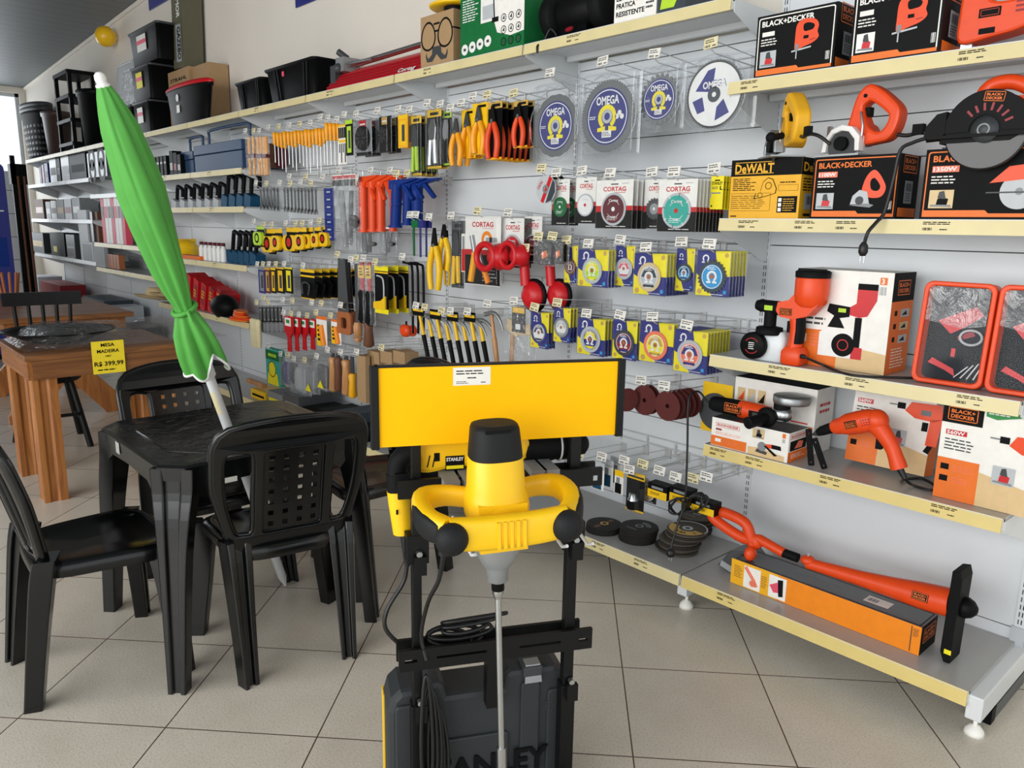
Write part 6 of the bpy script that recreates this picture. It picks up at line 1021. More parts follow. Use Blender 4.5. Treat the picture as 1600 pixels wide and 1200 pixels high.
k2 = MB(Matrix.Translation((-.105, .03, 0))); k2.loft([[(x, y, z) for x, y in rrect(-.055+i, .075-i, -.05+i, .05-i, .018, 4)] for i, z in ((.006, 0), (0, .01), (0, .085), (.012, .105))], 'bottle_white'); k2.build('tank', t)
d = MB(Matrix.Translation((-.135, -.035, .052))); d.lathe([(.001, -.012), (.045, -.012), (.048, -.008), (.048, .012)], 'black', 30, axis='y'); d.ring(0, 0, .026, .028, -.0128, 'red', 24, .6, 2.6); d.ring(0, 0, .026, .028, -.0128, 'red', 24, 3.7, 5.7); d.lines(-.012, .012, -.014, .014, 4, -.0128, 'white', 6, .4); d.build('lid', t)
c = MB(); pts = [(.03, -.02, .035), (.06, -.03, .036)]; e = [at_z(px, py, S3+.006)-Vector(t.location) for px, py in ((1290, 572), (1330, 586), (1400, 590), (1470, 591))]; c.tube(smooth_path([(.03, -.02, .035), (.055, -.025, .034)]+[tuple(q) for q in e], 5), .0045, 'cable', 8); q = e[-1]; c.cyl(tuple(q), tuple(q+Vector((.045, .0, .0))), .009, 'cable', 10); c.tube([(.03, -.02, .035), (.052, -.024, .035)], .008, 'cable', 8); c.build('cord', t)
def kit(label, p0, p1, top, Y):
    x0, x1 = px_box(p0, p1, Y, 1.12); w = x1-x0; h = zt_of((p0+p1)/2, top, Y)-S3; t = thing('tool_kit', label, 'tool kit', ((x0+x1)/2, Y, S3), 0, 'clear-fronted tool kits'); T = Matrix.Rotation(-.10, 4, 'X')
    b = MB(T); b.plate(rrect(-w/2, w/2, 0, h, .025, 5), [rrect(-w/2+.014, w/2-.014, .014, h-.014, .018, 5)], -.03, .03, 'orange', .004); b.build('orange_frame', t)
    i = MB(T); i.prism(rrect(-w/2+.012, w/2-.012, .012, h-.012, .018, 4), .016, .024, 'tray_dark'); i.poly([(-w*.3, h*.62), (w*.2, h*.78), (w*.32, h*.7), (w*.1, h*.58), (-w*.1, h*.5)], .0145, 'red'); i.poly([(-w*.36, h*.2), (-w*.1, h*.14), (w*.05, h*.09), (w*.02, h*.16), (-w*.3, h*.25)], .0145, 'red'); i.poly([(.0, h*.48), (w*.2, h*.55), (w*.25, h*.5), (w*.02, h*.44)], .014, 'deep_red'); i.tube([(w*.2+.02*math.cos(a)*1.5, .008, h*.48+.022*math.sin(a)) for a in [2*PI*j/16 for j in range(16)]], .004, 'light_grey', 6, closed=True); i.rect(-w*.05, w*.01, h*.28, h*.36, .014, 'red')
    for j in range(4): i.tube([(w*(.05+.09*j), .01, h*.08), (w*(.22+.07*j), .01, h*(.2+.02*j))], .0025, 'steel', 6)
    i.build('tool_tray', t); f = MB(T); f.poly(rrect(-w/2+.012, w/2-.012, .012, h-.012, .018, 4), -.024, 'window_film'); f.add([(-w*.42, -.027, h*.62), (w*.1, -.026, h*.56), (w*.42, -.027, h*.60), (w*.42, -.027, h*.95), (-w*.42, -.027, h*.95)], [(0, 1, 2, 3, 4)], 'bag'); f.build('clear_window', t)  # extra bag sheet on the upper window stands in for its glare
kit('clear-fronted orange tool kit on the third shelf beside the paint sprayer box', 1434, 1546, 441, 2.53); kit('clear-fronted orange tool kit cut off by the right edge of the photo', 1549, 1665, 447, 2.53)
# angle grinder and boxes
def grind_front(b, w, d, h):
    y = -d/2-.0008; logo(b, -w*.44, h*.70, w*.32, y, 'red', True); b.rect(-w*.44, -w*.36, h*.58, h*.64, y, 'deep_red'); b.lines(-w*.44, -w*.08, h*.42, h*.53, 3, y, 'salmon', 2, .3); b.rect(-w/2, -w*.02, h*.02, h*.36, y, 'print_orange'); b.rect(-w*.44, -w*.36, h*.16, h*.28, y-.0006, 'paper'); b.lines(-w*.3, -w*.1, h*.14, h*.26, 3, y-.0006, 'salmon', 7, .35); photo(b, w*.05, w*.2, h*.60, h*.93, y-.0006, 1)
    b.poly([(0, 0), (w*.46, 0), (w*.46, h*.18), (w*.15, h*.3), (0, h*.26)], y, 'wood_print'); b.poly([(w*.1, h*.14), (w*.24, h*.1), (w*.25, h*.2), (w*.12, h*.26)], y-.0008, 'dark_grey'); b.disc(w*.18, h*.36, w*.055, y-.001, 'grey', 16); b.poly([(w*.2, h*.46), (w*.3, h*.5), (w*.3, h*.36), (w*.2, h*.32)], y-.0009, 'orange'); b.poly([(w*.3, h*.5), (w*.41, h*.5), (w*.42, h*.36), (w*.3, h*.36)], y-.0009, 'soft_black'); b.poly([(w*.2, h*.4), (w*.23, h*.42), (w*.38, h*.16), (w*.34, h*.12)], y-.0012, 'soft_black'); b.rect(w*.42, w*.46, h*.8, h*.95, y, 'print_orange'); b.bars(w*.42, w*.46, h*.64, h*.77, y, 'print_grey', 5)
    b.side(w/2); logo(b, -d*.4, h*.76, d*.8, -.0008, 'red', True); b.rect(-d*.42, d*.42, h*.36, h*.7, -.0008, 'soft_black'); b.poly([(-d*.2, h*.42), (d*.2, h*.4), (d*.25, h*.62), (0, h*.66)], -.0012, 'salmon'); b.rect(-d/2, d/2, 0, h*.34, -.0008, 'print_orange'); b.lines(-d*.35, d*.35, h*.1, h*.26, 3, -.0012, 'paper', 3, .35)
def grind_back(b, w, d, h):
    y = -d/2-.0008
    for i, c in enumerate(('orange', 'light_grey', 'soft_black', 'copper', 'dark_grey')): b.rect(-w*.46+.13*w*(i % 3), -w*.46+.13*w*(i % 3)+w*.1, h*(.62-.3*(i//3)), h*(.84-.3*(i//3)), y, 'tan'); b.poly([(-w*.45+.13*w*(i % 3), h*(.64-.3*(i//3))), (-w*.38+.13*w*(i % 3), h*(.64-.3*(i//3))), (-w*.37+.13*w*(i % 3), h*(.8-.3*(i//3)))], y-.0005, c)
    for i in range(3): b.rect(w*.22, w*.42, h*(.45-.13*i), h*(.47-.13*i), y, 'red')
    b.rect(w*.43, w*.48, h*.3, h*.42, y, 'print_orange'); b.rect(w*.43, w*.48, h*.12, h*.27, y, 'print_grey'); b.box(-w/2, w/2, -d/2, d/2, h, h+.0006, 'soft_black'); b.side(w/2); b.lines(-d*.3, d*.3, h*.6, h*.8, 2, -.0008, 'red', 2)
x0, x1 = px_box(1112, 1232, 2.455, .72); h = zt_of(1172, 664, 2.455)-S4
carton('grinder_box', 'white and orange grinder box at the front left of the fourth shelf', 'box', x0, x1, 2.455, 2.59, S4, h, 'paper', draw=lambda b, w, d, h: (b.box(-w/2, w/2, -d/2, d/2, h, h+.0006, 'dark_grey'), grind_front(b, w, d, h)))
GT = S4+h+.001; a0, a1 = px_box(1147, 1274, 2.615, .8); h2 = zt_of(1210, 598, 2.615)-S4
carton('grinder_box', 'white grinder box standing behind the angle grinder', 'box', a0, a1, 2.615, 2.75, S4, h2, 'paper', draw=grind_back)
x = px_box(1112, 1114, 2.52, .8)[0]; t = thing('angle_grinder', 'orange and black angle grinder lying on its white box', 'angle grinder', (x, 2.52, GT)); L = (px_box(1240, 1242, 2.52, .8)[0]-x)
T = Matrix.Translation((0, 0, .034))
b = MB(T); b.lathe([(.001, .0), (.026, .003), (.03, .02), (.032, L*.40)], 'soft_black', 20, axis='x'); b.T = T @ Matrix.Translation((0, -.0335, 0)); b.poly([(L*.22, -.016), (L*.44, -.016), (L*.44, .014), (L*.22, .014)], 0, 'soft_black'); logo(b, L*.23, -.012, L*.2, -.0006); b.build('rear_body', t)
b = MB(T); b.lathe([(.033, L*.38), (.034, L*.46), (.031, L*.62), (.028, L*.74)], 'orange', 20, axis='x'); b.T = T @ Matrix.Translation((0, -.0335, 0)); b.rect(L*.53, L*.65, -.013, .01, 0, 'soft_black'); b.rect(L*.58, L*.64, -.008, .005, -.002, 'dark_grey'); b.build('motor_body', t)
b = MB(T); b.ball((L*.86, 0, .012), (.042, .034, .03), 'steel', 18, 10); b.cyl((L*.86, 0, -.01), (L*.86, 0, .055), .026, 'cast', 18); b.cyl((L*.86, 0, .03), (L*.86, 0, .05), .03, 'soft_black', 12); b.build('gear_head', t)
b = MB(T); b.lathe([(.03, .05), (.062, .052), (.064, .06), (.064, .078), (.062, .08), (.03, .08)], 'brushed', 28, (L*.93, .02, 0)); b.build('wheel_guard', t)
b = MB(T); b.lathe([(.024, -.03), (.036, -.035), (.036, -.045), (.02, -.05)], 'soft_black', 20, (L*.76, 0, -.0), 'y'); b.cyl((L*.76, -.045, -.002), (L*.70, -.13, -.012), .018, 'soft_black', 16, .022); b.cyl((L*.70, -.13, -.012), (L*.698, -.133, -.0125), .022, 'soft_black', 16, .014); b.build('side_handle', t)
o = Vector(t.location); pc = [at_y(px, py, yy)-o for px, py, yy in ((1092, 612, 2.50), (1079, 617, 2.46), (1075, 640, 2.44), (1074, 700, 2.435), (1072, 760, 2.43), (1070, 786, 2.43))]
c = MB(); c.tube(smooth_path([(.0, 0, .034), (-.02, 0, .036)]+[tuple(q) for q in pc], 5), .0042, 'cable', 8)
cc = at_y(1072, 790, 2.43)-o; rr = random.Random(3)
for i in range(7):
    an = .35+i*.07; wv = [.085+.012*rr.random(), .028+.01*rr.random()]; sg = 1 if i % 3 else -1
    P = [cc+Vector((sg*(wv[0]*(1-math.cos(q))*.5)*math.cos(an*sg)-.0, .012*math.sin(q*2+i)+.01*rr.random(), wv[1]*math.sin(q)+sg*wv[0]*(1-math.cos(q))*.22*(1 if sg > 0 else .8))) for q in [2*PI*k/18 for k in range(18)]]
    c.tube(P, .0042, 'cable', 6, closed=True)
c.box(cc.x-.012, cc.x+.008, cc.y-.014, cc.y+.014, cc.z-.016, cc.z+.016, 'cable'); pe = [at_y(px, py, yy)-o for px, py, yy in ((1066, 800, 2.42), (1058, 822, 2.40), (1050, 848, 2.375), (1048, 862, 2.365))]; c.tube([tuple(cc)]+[tuple(q) for q in pe], .0042, 'cable', 8); q = pe[-1]; c.lathe([(.006, .012), (.016, .004), (.018, -.012), (.012, -.02), (.001, -.02)], 'cable', 12, tuple(q)); c.cyl((q.x-.006, q.y, q.z-.02), (q.x-.006, q.y, q.z-.036), .0024, 'steel', 6); c.cyl((q.x+.006, q.y, q.z-.02), (q.x+.006, q.y, q.z-.036), .0024, 'steel', 6); c.build('power_cord', t)
x = px_box(1108, 1110, 2.62, .75)[0]; t = thing('disc_pack', 'grey disc on a yellow card standing at the left end of the fourth shelf', 'disc pack', (x+.045, 2.61, S4)); b = MB(); b.box(-.075, .06, .004, .006, 0, .20, 'yellow'); b.build('card', t); MB().prism(ngon(-.01, .085, .075, 32), 0, .003, 'smoke').build('cutting_disc', t)
def drill_front(k):
    def f(b, w, d, h):
        y = -d/2-.0008; b.rect(-w/2, -w*.12, h*.78, h, y, 'soft_black'); logo(b, -w*.45, h*.81, w*.28, y-.0006); b.rect(-w*.45, -w*.25, h*.66, h*.71, y, 'red'); b.text('560W', -w*.44, h*.668, h*.035, y-.0006, 'white', w*.17); b.lines(-w*.45, -w*.12, h*.5, h*.63, 4, y, 'dark_grey', 3+k, .4); b.rect(-w/2, -w*.1, 0, h*.42, y, 'print_orange'); b.poly([(-w*.1, 0), (w/2, 0), (w/2, h*.22), (-w*.1, h*.34)], y, 'wood_print')
        for i in range(4): b.poly([(-w*.1+w*.15*i, 0), (-w*.095+w*.15*i, 0), (-w*.02+w*.1*i, h*.3-.03*i*h), (-w*.03+w*.1*i, h*.3-.03*i*h)], y-.0003, 'tan')
        for i in range(2): b.rect(-w*.46, -w*.38, h*(.3-.12*i), h*(.36-.12*i), y-.0006, 'soft_black'); b.lines(-w*.34, -w*.14, h*(.29-.12*i), h*(.36-.12*i), 3, y-.0006, 'salmon', i, .3)
        if k: b.poly([(-w*.1, h), (w*.3, h), (w*.2, h*.93), (0, h*.88), (-w*.1, h*.9)], y, 'green'); b.lines(-w*.08, w*.12, h*.92, h*.97, 2, y-.0006, 'white', 2)
        pic_drill(b, w*.02, h*.26, h*.55, y-.0008); photo(b, w*.02, w*.22, h*.26, h*.44, y-.0012, 0)
        b.side(w/2); b.rect(-d/2, d/2, 0, h*.4, -.0008, 'print_orange'); b.rect(-d/2, d/2, h*.8, h, -.0008, 'soft_black')
    return f
x0, x1 = px_box(1318, 1444, 2.58, .8); h = zt_of(1380, 606, 2.60)-S4+.02; t = carton('drill_box', 'white and orange drill box leaning behind the orange drill', 'box', x0, x1, 2.585, 2.66, S4+.012, h, 'paper', draw=drill_front(0)); t.rotation_euler = (-.14, 0, 0); t.location.y += .03
x0, x1 = px_box(1466, 1640, 2.50, .8); h = zt_of(1540, 634, 2.50)-S4-.0; carton('drill_box', 'white and orange 560W drill box at the right end of the fourth shelf', 'box', x0, x1, 2.50, 2.60, S4, h, 'paper', draw=drill_front(1))
x = px_box(1272, 1274, 2.50, .75)[0]; t = thing('power_drill', 'orange power drill leaning on its box on the fourth shelf', 'drill', (x, 2.50, S4)); P = lambda px, py: at_y(px, py, 2.50)-Vector(t.location)
b = MB(); a, e = P(1300, 668), P(1372, 654); b.tube([tuple(a+(e-a)*f) for f in (0, .08, .2, .35, .6, .85, 1.0)], [.018, .026, .028, .036, .038, .037, .028], 'orange', 18); m = a+(e-a)*.55; b.T = Matrix.Translation(m+Vector((0, -.0385, 0))) @ Matrix.Rotation(-math.atan2((e-a).z, (e-a).x), 4, 'Y'); b.rect(-.024, .016, -.012, .012, 0, 'soft_black'); logo(b, -.022, -.010, .036, -.0006); [b.rect(.03+.008*(i % 4), .034+.008*(i % 4), -.012+.008*(i//4), -.008+.008*(i//4), .0015, 'deep_red') for i in range(12)]; b.build('motor_housing', t)
b = MB(); g0, g1, g2 = P(1368, 660), P(1392, 695), P(1405, 732); b.tube(smooth_path([tuple(g0), tuple(g1), tuple(g2)], 4), [.034, .032, .028, .026, .024, .023, .024, .026, .026], 'orange', 14); b.ball(tuple(e+(g0-e)*.5), .037, 'orange', 18, 12); b.build('handle', t)
b = MB(); b.tube([tuple(P(1278, 676)), tuple(P(1285, 673)), tuple(P(1301, 668))], [.012, .017, .019], 'soft_black', 14); b.tube([tuple(P(1270, 679)), tuple(P(1279, 676))], [.004, .012], 'dark_grey', 10); b.build('chuck', t)
q = P(1376, 692); MB().box(q.x-.012, q.x+.006, q.y-.01, q.y+.01, q.z-.02, q.z+.02, 'soft_black').build('trigger', t)
c = MB(); c.tube([tuple(P(1405, 730)), tuple(P(1414, 748))], [.012, .008], 'cable', 10); c.tube(smooth_path([tuple(P(1412, 745))]+[tuple(at_z(u, v, S4+.006)-Vector(t.location)) for u, v in ((1424, 757), (1455, 766), (1462, 760), (1440, 748), (1414, 749), (1408, 753))], 5), .0045, 'cable', 8); c.build('power_cord', t)
for i, (a, e) in enumerate((((1264, 668), (1268, 721)), ((1275, 672), (1290, 716)))):
    A, B = at_y(*a, 2.49), at_y(*e, 2.49); t = thing('steel_strip', 'flat black steel strip leaning on the drill chuck, %s one' % ['left', 'right'][i], 'strip', (B.x, B.y, S4+.001)); d = A-B; b = MB(Matrix.Rotation(math.atan2(d.x, d.z), 4, 'Y')); b.plate(rrect(-.011, .011, 0, d.length+.01, .004, 3), [ngon(0, .012, .003, 8), ngon(0, d.length-.005, .003, 8)], 0, .003, 'soft_black', 0); b.build('strip', t)
# bottom shelf: grinding discs, strimmer and its box
def stack(name, base, px, py, r, n, th, cols, dx=0, ztop=None, tops=None):
    p = at_z(px, py, S0+n*th); rr = random.Random(px)
    for i in range(n):
        t = thing('grinding_disc', ('topmost disc of %s' if i == n-1 else 'disc %d from the bottom of %%s' % (i+1)) % base, 'grinding disc', (p.x+rr.uniform(-.5, .5)*dx+(dx*(n-i)*-.25 if dx else 0), p.y+rr.uniform(-.5, .5)*dx, S0+i*th), 0, base); b = MB(); b.lathe([(.012, th*.1), (r*.97, th*.02), (r, th*.3), (r, th*.62), (r*.97, th*.72), (r*.3, th*.95), (.012, th*.95)], cols[i % len(cols)], 30); b.build('abrasive_disc', t)
        if i == n-1 and tops:
            k = MB(Matrix.Translation((0, 0, th*.97)) @ Matrix.Rotation(-PI/2, 4, 'X')); tops(k, r); k.build('paper_label', t)
def lab_black(b, r): b.ring(0, 0, .011, .019, -.0006, 'gold', 18); b.rect(-r*.12, r*.12, -r*.8, -r*.35, -.0006, 'brown'); b.rect(-r*.12, r*.12, r*.35, r*.7, -.0006, 'brown')
def lab_brown(b, r): b.ring(0, 0, .011, .018, -.0006, 'grey', 18); b.ring(0, 0, r*.35, r*.62, -.0006, 'smoke', 20, .4, 1.9); b.lines(-r*.4, r*.4, -r*.65, -r*.45, 2, -.0006, 'grey', 4, .35)
def lab_flap(b, r): b.ring(0, 0, r*.42, r*.9, -.0004, 'gold', 30, PI, 2*PI); b.ring(0, 0, r*.9, r*.97, -.0004, 'light_grey', 30, 0, PI); b.ring(0, 0, .011, .022, -.001, 'light_grey', 18); b.text('FLAP', 0, -r*.74, r*.2, -.0009, 'soft_black', r*.62, True, 'c'); b.lines(r*.5, r*.78, -r*.4, -r*.2, 2, -.0009, 'soft_black', 3)
stack('d', 'the flat thin black disc pile', 945, 818, .078, 9, .0036, ['disc_black'], .004, tops=lab_black); stack('d', 'the dark brown disc pile', 1000, 822, .080, 16, .0038, ['disc_brown', 'disc_black'], .003, tops=lab_brown)
stack('d', 'the tall flap disc pile', 1074, 826, .084, 9, .0115, ['flap_grey', 'disc_brown'], .02, tops=lab_flap); stack('d', 'the rear reddish brown disc pile', 1090, 802, .078, 8, .0105, ['disc_brown', 'flap_grey'], .006, tops=lab_brown)
p = at_z(1128, 893, S0); t = thing('sanding_block', 'dark curved abrasive piece leaning on the end of the strimmer box', 'abrasive', (p.x+.03, p.y+.06, S0)); b = MB(Matrix.Rotation(.25, 4, 'Y')); b.plate([(-.06, .0), (.07, .0), (.09, .09), (.03, .12), (-.03, .085)], [], -.05, .05, 'smoke', .004); b.rect(-.05, .05, .005, .03, -.0508, 'print_grey'); b.build('block', t)
A, B = at_z(1141, 909, S0), at_z(1435, 1025, S0); d = B-A; L = d.length; ang = math.atan2(d.y, d.x); hh = zt_of(1441, 981, B.y)-S0
n = Vector((-d.y, d.x, 0)).normalized(); ctr = (A+B)/2+n*.065
def trim_art(b, w, d, h):
    y = -d/2-.0008; b.rect(-w/2, -w*.22, 0, h, y, 'box_yellow'); b.rect(-w*.42, -w*.32, h*.04, h*.9, y-.0004, 'paper'); b.tube([(-w*.41, y-.001, h*.85), (-w*.36, y-.001, h*.45), (-w*.34, y-.001, h*.2)], .006, 'salmon', 6); b.disc(-w*.36, h*.3, .012, y-.0075, 'salmon', 12); b.rect(-w*.27, -w*.17, h*.05, h*.92, y-.0004, 'paper'); b.poly([(-w*.265, h*.5), (-w*.22, h*.7), (-w*.21, h*.3), (-w*.24, h*.25)], y-.0008, 'pink'); b.poly([(-w*.22, h*.8), (-w*.19, h*.85), (-w*.185, h*.2), (-w*.21, h*.15)], y-.001, 'soft_black'); b.lines(-w*.48, -w*.43, h*.3, h*.8, 7, y-.0004, 'brown', 3, .35); b.lines(-w*.315, -w*.28, h*.25, h*.75, 7, y-.0004, 'brown', 5, .35); b.rect(w*.455, w*.46, h*.05, h*.95, y, 'brown'); b.lines(w*.465, w*.49, h*.6, h*.9, 5, y, 'brown', 2)
    b.box(-w/2, w/2, -d/2, d/2, h, h+.0006, 'smoke'); T0 = b.T.copy(); b.T = T0 @ Matrix.Translation((0, 0, h+.0008)) @ Matrix.Rotation(-PI/2, 4, 'X'); b.rect(w*.2, w*.32, -d*.2, d*.2, -.0004, 'sticker_white'); b.bars(w*.21, w*.26, -d*.1, d*.1, -.0008, 'dark_grey'); b.frame(-w*.48, w*.49, -d*.46, d*.46, .003, -.0003, 'soft_black'); b.lines(-w*.2, w*.1, -d*.2, d*.15, 3, -.0003, 'grey', 5, .2); b.T = T0
    b.side(w/2); b.rect(-d/2, d/2, 0, h, -.0006, 'soft_black'); logo(b, -d*.35, h*.35, d*.75, -.001)
t = carton('strimmer_box', 'long orange and yellow strimmer box on the bottom shelf', 'box', -L/2, L/2, -.065, .065, S0, hh, 'box_orange', ang, draw=trim_art); t.location = (ctr.x, ctr.y, S0)
t = thing('grass_trimmer', 'orange grass strimmer lying along the top of its long box', 'strimmer', (ctr.x, ctr.y, S0+hh), ang)
iv = (Matrix.Translation(Vector(t.location)) @ Matrix.Rotation(ang, 4, 'Z')).inverted(); Q = lambda px, py, off=.0: iv @ at_y(px, py, ctr.y+off+0*px)
def on_axis(px, py):      # point above the box's centre line seen at a pixel
    d0 = ray(px, py); nn = n.copy(); s = (ctr-CAM).dot(nn)/d0.dot(nn); return iv @ (CAM+d0*s)
a, c1, c2, j, m, e = [on_axis(*q) for q in ((1188, 843), (1225, 864), (1247, 872), (1262, 880), (1420, 925), (1487, 942))]
b = MB(); b.tube([tuple(on_axis(1150, 838)), tuple(a), tuple(c1)], [.016, .019, .018], 'orange', 14); b.build('upper_tube', t); b = MB(); b.tube([tuple(c1), tuple(c2)], .0165, 'soft_black', 14); b.build('collar', t)
b = MB(); b.tube([tuple(j), tuple(j+(m-j)*.12), tuple(j+(m-j)*.55), tuple(j+(m-j)*.85), tuple(m+(e-m)*.3), tuple(e)], [.020, .021, .026, .034, .043, .046], 'orange', 20); b.ball((j.x, j.y, j.z+.012), (.026, .026, .018), 'orange', 14, 8); b.cyl((j.x, j.y, j.z+.026), (j.x, j.y, j.z+.034), .007, 'steel', 8); q = m+(e-m)*.35; b.T = Matrix.Translation((q.x, q.y-.0445, q.z+.012)) @ Matrix.Rotation(-.25, 4, 'X'); b.rect(-.02, .028, -.012, .013, 0, 'soft_black'); logo(b, -.018, -.010, .044, -.0006); b.build('motor_body', t)
hp = [on_axis(*q) for q in ((1185, 846), (1160, 840), (1128, 820), (1113, 806), (1122, 799), (1145, 806), (1165, 818), (1172, 836), (1176, 850))]; b = MB(); b.tube(smooth_path([tuple(q) for q in hp], 4, True), .021, 'orange', 12, closed=True); b.build('loop_handle', t)
q = on_axis(1180, 865); b = MB(); b.ball((q.x, q.y-.035, q.z+.01), (.022, .026, .028), 'orange', 14, 8); b.tube([(q.x, q.y-.02, q.z+.02), tuple(on_axis(1172, 838))], .013, 'orange', 10); b.build('auxiliary_knob', t)
b = MB(); b.T = Matrix.Translation((e.x+.012, e.y, e.z)); z0 = S0+.004-(S0+hh)-e.z; b.plate([(-.012, z0+.03), (.0, z0), (.018, z0), (.022, .10), (.014, .125), (-.008, .12)], [], -.05, .045, 'soft_black', .004); b.T = Matrix.Translation((e.x+.03, e.y, e.z)); b.lathe([(.03, .0), (.034, .012), (.026, .03), (.012, .042), (.001, .044)], 'black', 18, axis='x'); b.build('guard', t); b = MB(Matrix.Translation((e.x+.012, e.y-.051, e.z))); b.rect(-.0, .02, z0+.03, z0+.045, -.0005, 'lemon'); b.build('warning_sticker', t)
# ================================================================ black plastic chairs and table
def chan(cx, cy, w, d, rz, g=.3):      # cross-section of a grooved plastic leg
    P = [(-w/2, -d/2), (-w*.22, -d/2), (-w*.17, -d/2+d*g), (w*.17, -d/2+d*g), (w*.22, -d/2), (w/2, -d/2), (w/2, d/2), (-w/2, d/2)]
    c, s = math.cos(rz), math.sin(rz); return [(cx+x*c-y*s, cy+x*s+y*c) for x, y in P]
def make_chair(label):
    t = thing('plastic_chair', label, 'chair', (0, 0, 0), 0, 'black plastic chairs around the black table')
    yb = lambda z: -.165-.24*(z-.44)-(.16*max(0, z-.6)**2)
    def bend(b):
        b.v = [Vector((v.x, yb(v.z)+.55*v.x*v.x+v.y, v.z)) for v in b.v]
    W = lambda z: .178+.062*min(1, max(0, (z-.44)/.22))**.8
    out = []
    for i in range(15): z = .42+.36*i/14; out.append((W(z), z))
    out += [(.236, .80), (.222, .83), (.195, .852), (.15, .864), (.1, .871), (.05, .875), (0, .876)]
    out = out+[(-x, z) for x, z in out[::-1][1:]]
    win = lambda s: [(s*x, z) for x, z in smooth_path2([(.122, .50), (.150, .487), (.178, .50), (.205, .60), (.212, .70), (.206, .765), (.18, .78), (.14, .775), (.122, .755), (.121, .62)])][::s]
    b = MB(); b.plate(out, [win(1), win(-1), rrect(-.096, .096, .487, .775, .012, 3)], -.022, .010, 'chair_black', .004)
    for s in (-1, 1):
        P = [(x, -.006, z) for x, z in win(s)]; b.tube(P, .010, 'chair_black', 6, closed=True)
    b.tube([(x, -.010, z) for x, z in out], .011, 'chair_black', 8); bend(b); b.build('backrest', t)
    p = MB(); xs = [-.1]+[v for x in (-.068, -.023, .023, .068) for v in (x-.0085, x+.0085)]+[.1]; zs = [.483]+[v for i in range(7) for v in (.515+.0385*i-.008, .515+.0385*i+.008)]+[.779]
    for i in range(9):
        for j in range(15):
            if not (i % 2 and j % 2): p.box(xs[i], xs[i+1], -.010, 0, zs[j], zs[j+1], 'chair_black')
    p.tube([(x, -.010, z) for x, z in rrect(-.094, .094, .489, .773, .01, 3)], .004, 'chair_black', 6, closed=True); bend(p); part_label(p.build('back_panel', t), 'panel pierced with rows of small square holes')
    s = MB(); n = 40
    def ring(k, z, dz=0):
        R = []
        for i in range(n):
            a = 2*PI*i/n; ca, sa = math.cos(a), math.sin(a); e = .45
            x = math.copysign(abs(ca)**e, ca); y = math.copysign(abs(sa)**e, sa); w = .2+.025*y
            zz = z-.012*max(0, y)**3*k; R.append((x*w*k, .02+y*.205*k, zz))
        return R
    s.loft([ring(1.0, .395), ring(1.02, .415), ring(1.0, .437), ring(.93, .445), ring(.86, .436), ring(.6, .425), ring(.2, .420)], 'chair_black', caps=False); s.add(ring(.2, .420), [tuple(range(n))], 'chair_black', True); s.add(ring(1.0, .395), [tuple(range(n))[::-1]], 'chair_black')
    s.build('seat', t)
    for sx in (-1, 1):
        l = MB(); l.loft([[(x, y, z) for x, y in chan(sx*cx, cy, w, d, -sx*.35)] for cx, cy, z, w, d in leg_rings(((.172, -.150, .47, .085, .06), (.172, -.165, .40, .078, .062), (.170, -.195, .2, .062, .055), (.168, -.222, .0, .05, .05)))], 'chair_black', sm=False); l.build('leg', t, .004)
        l = MB(); l.loft([[(x, y, z) for x, y in chan(sx*cx, cy, w, d, PI+sx*.5)] for cx, cy, z, w, d in leg_rings(((.195, .165, .43, .10, .055), (.207, .172, .36, .075, .055), (.222, .185, .18, .062, .05), (.24, .195, .0, .05, .045)))], 'chair_black', sm=False); l.build('leg', t, .004)
    return t
ch = make_chair('black plastic chair seen from behind, in front of the table beside the yellow sign'); ch.location = (-2.395, 1.10, 0); ch.rotation_euler = (0, 0, math.radians(80))
for loc, rz, lab in (((-2.665, .585, 0), math.radians(-2), 'black plastic chair at the left edge of the photo, facing the table'), ((-2.99, 1.10, 0), math.radians(-88), 'black plastic chair on the far side of the table, below the wooden table'), ((-2.68, 1.70, 0), math.radians(172), 'black plastic chair mostly hidden behind the yellow sign, right of the table')):
    c = dup(ch); c.location = loc; c.rotation_euler = (0, 0, rz); c['label'] = lab
# table
TX, TY, TZT = -2.665, 1.07, .725
t = thing('plastic_table', 'square black plastic table with the green parasol through its middle', 'table', (TX, TY, 0))
def octo(h, c): return [(-h+c, -h), (h-c, -h), (h, -h+c), (h, h-c), (h-c, h), (-h+c, h), (-h, h-c), (-h, -h+c)]
b = MB(); R = lambda h, c, z: [(x, y, z) for x, y in octo(h, c)]
b.loft([R(.350, .062, TZT-.05), R(.352, .062, TZT-.008), R(.346, .062, TZT), R(.30, .09, TZT-.003)], 'chair_black', sm=False, caps=False)
V, Fc = plate_mesh(octo(.30, .09), [ngon(0, 0, .028, 20)], 0); b.add([(x, y, TZT-.003) for x, y, z in V], Fc, 'chair_black'); b.add([(.028*math.cos(2*PI*i/20), .028*math.sin(2*PI*i/20), TZT-.003-d) for i in range(20) for d in (0, .05)], [(2*i, 2*i+1, (2*i+3) % 40, (2*i+2) % 40) for i in range(20)], 'chair_black')
b.tube([(x, y, TZT-.002) for x, y in octo(.27, .11)], .004, 'chair_black', 6, closed=True)
for k in range(4):
    b.T = Matrix.Rotation(k*PI/2, 4, 'Z'); b.prism([(-.29, TZT-.05), (.29, TZT-.05), (.24, TZT-.11), (.18, TZT-.075), (0, TZT-.068), (-.18, TZT-.075), (-.24, TZT-.11)], -.349, -.340, 'chair_black')
b.build('table_top', t)
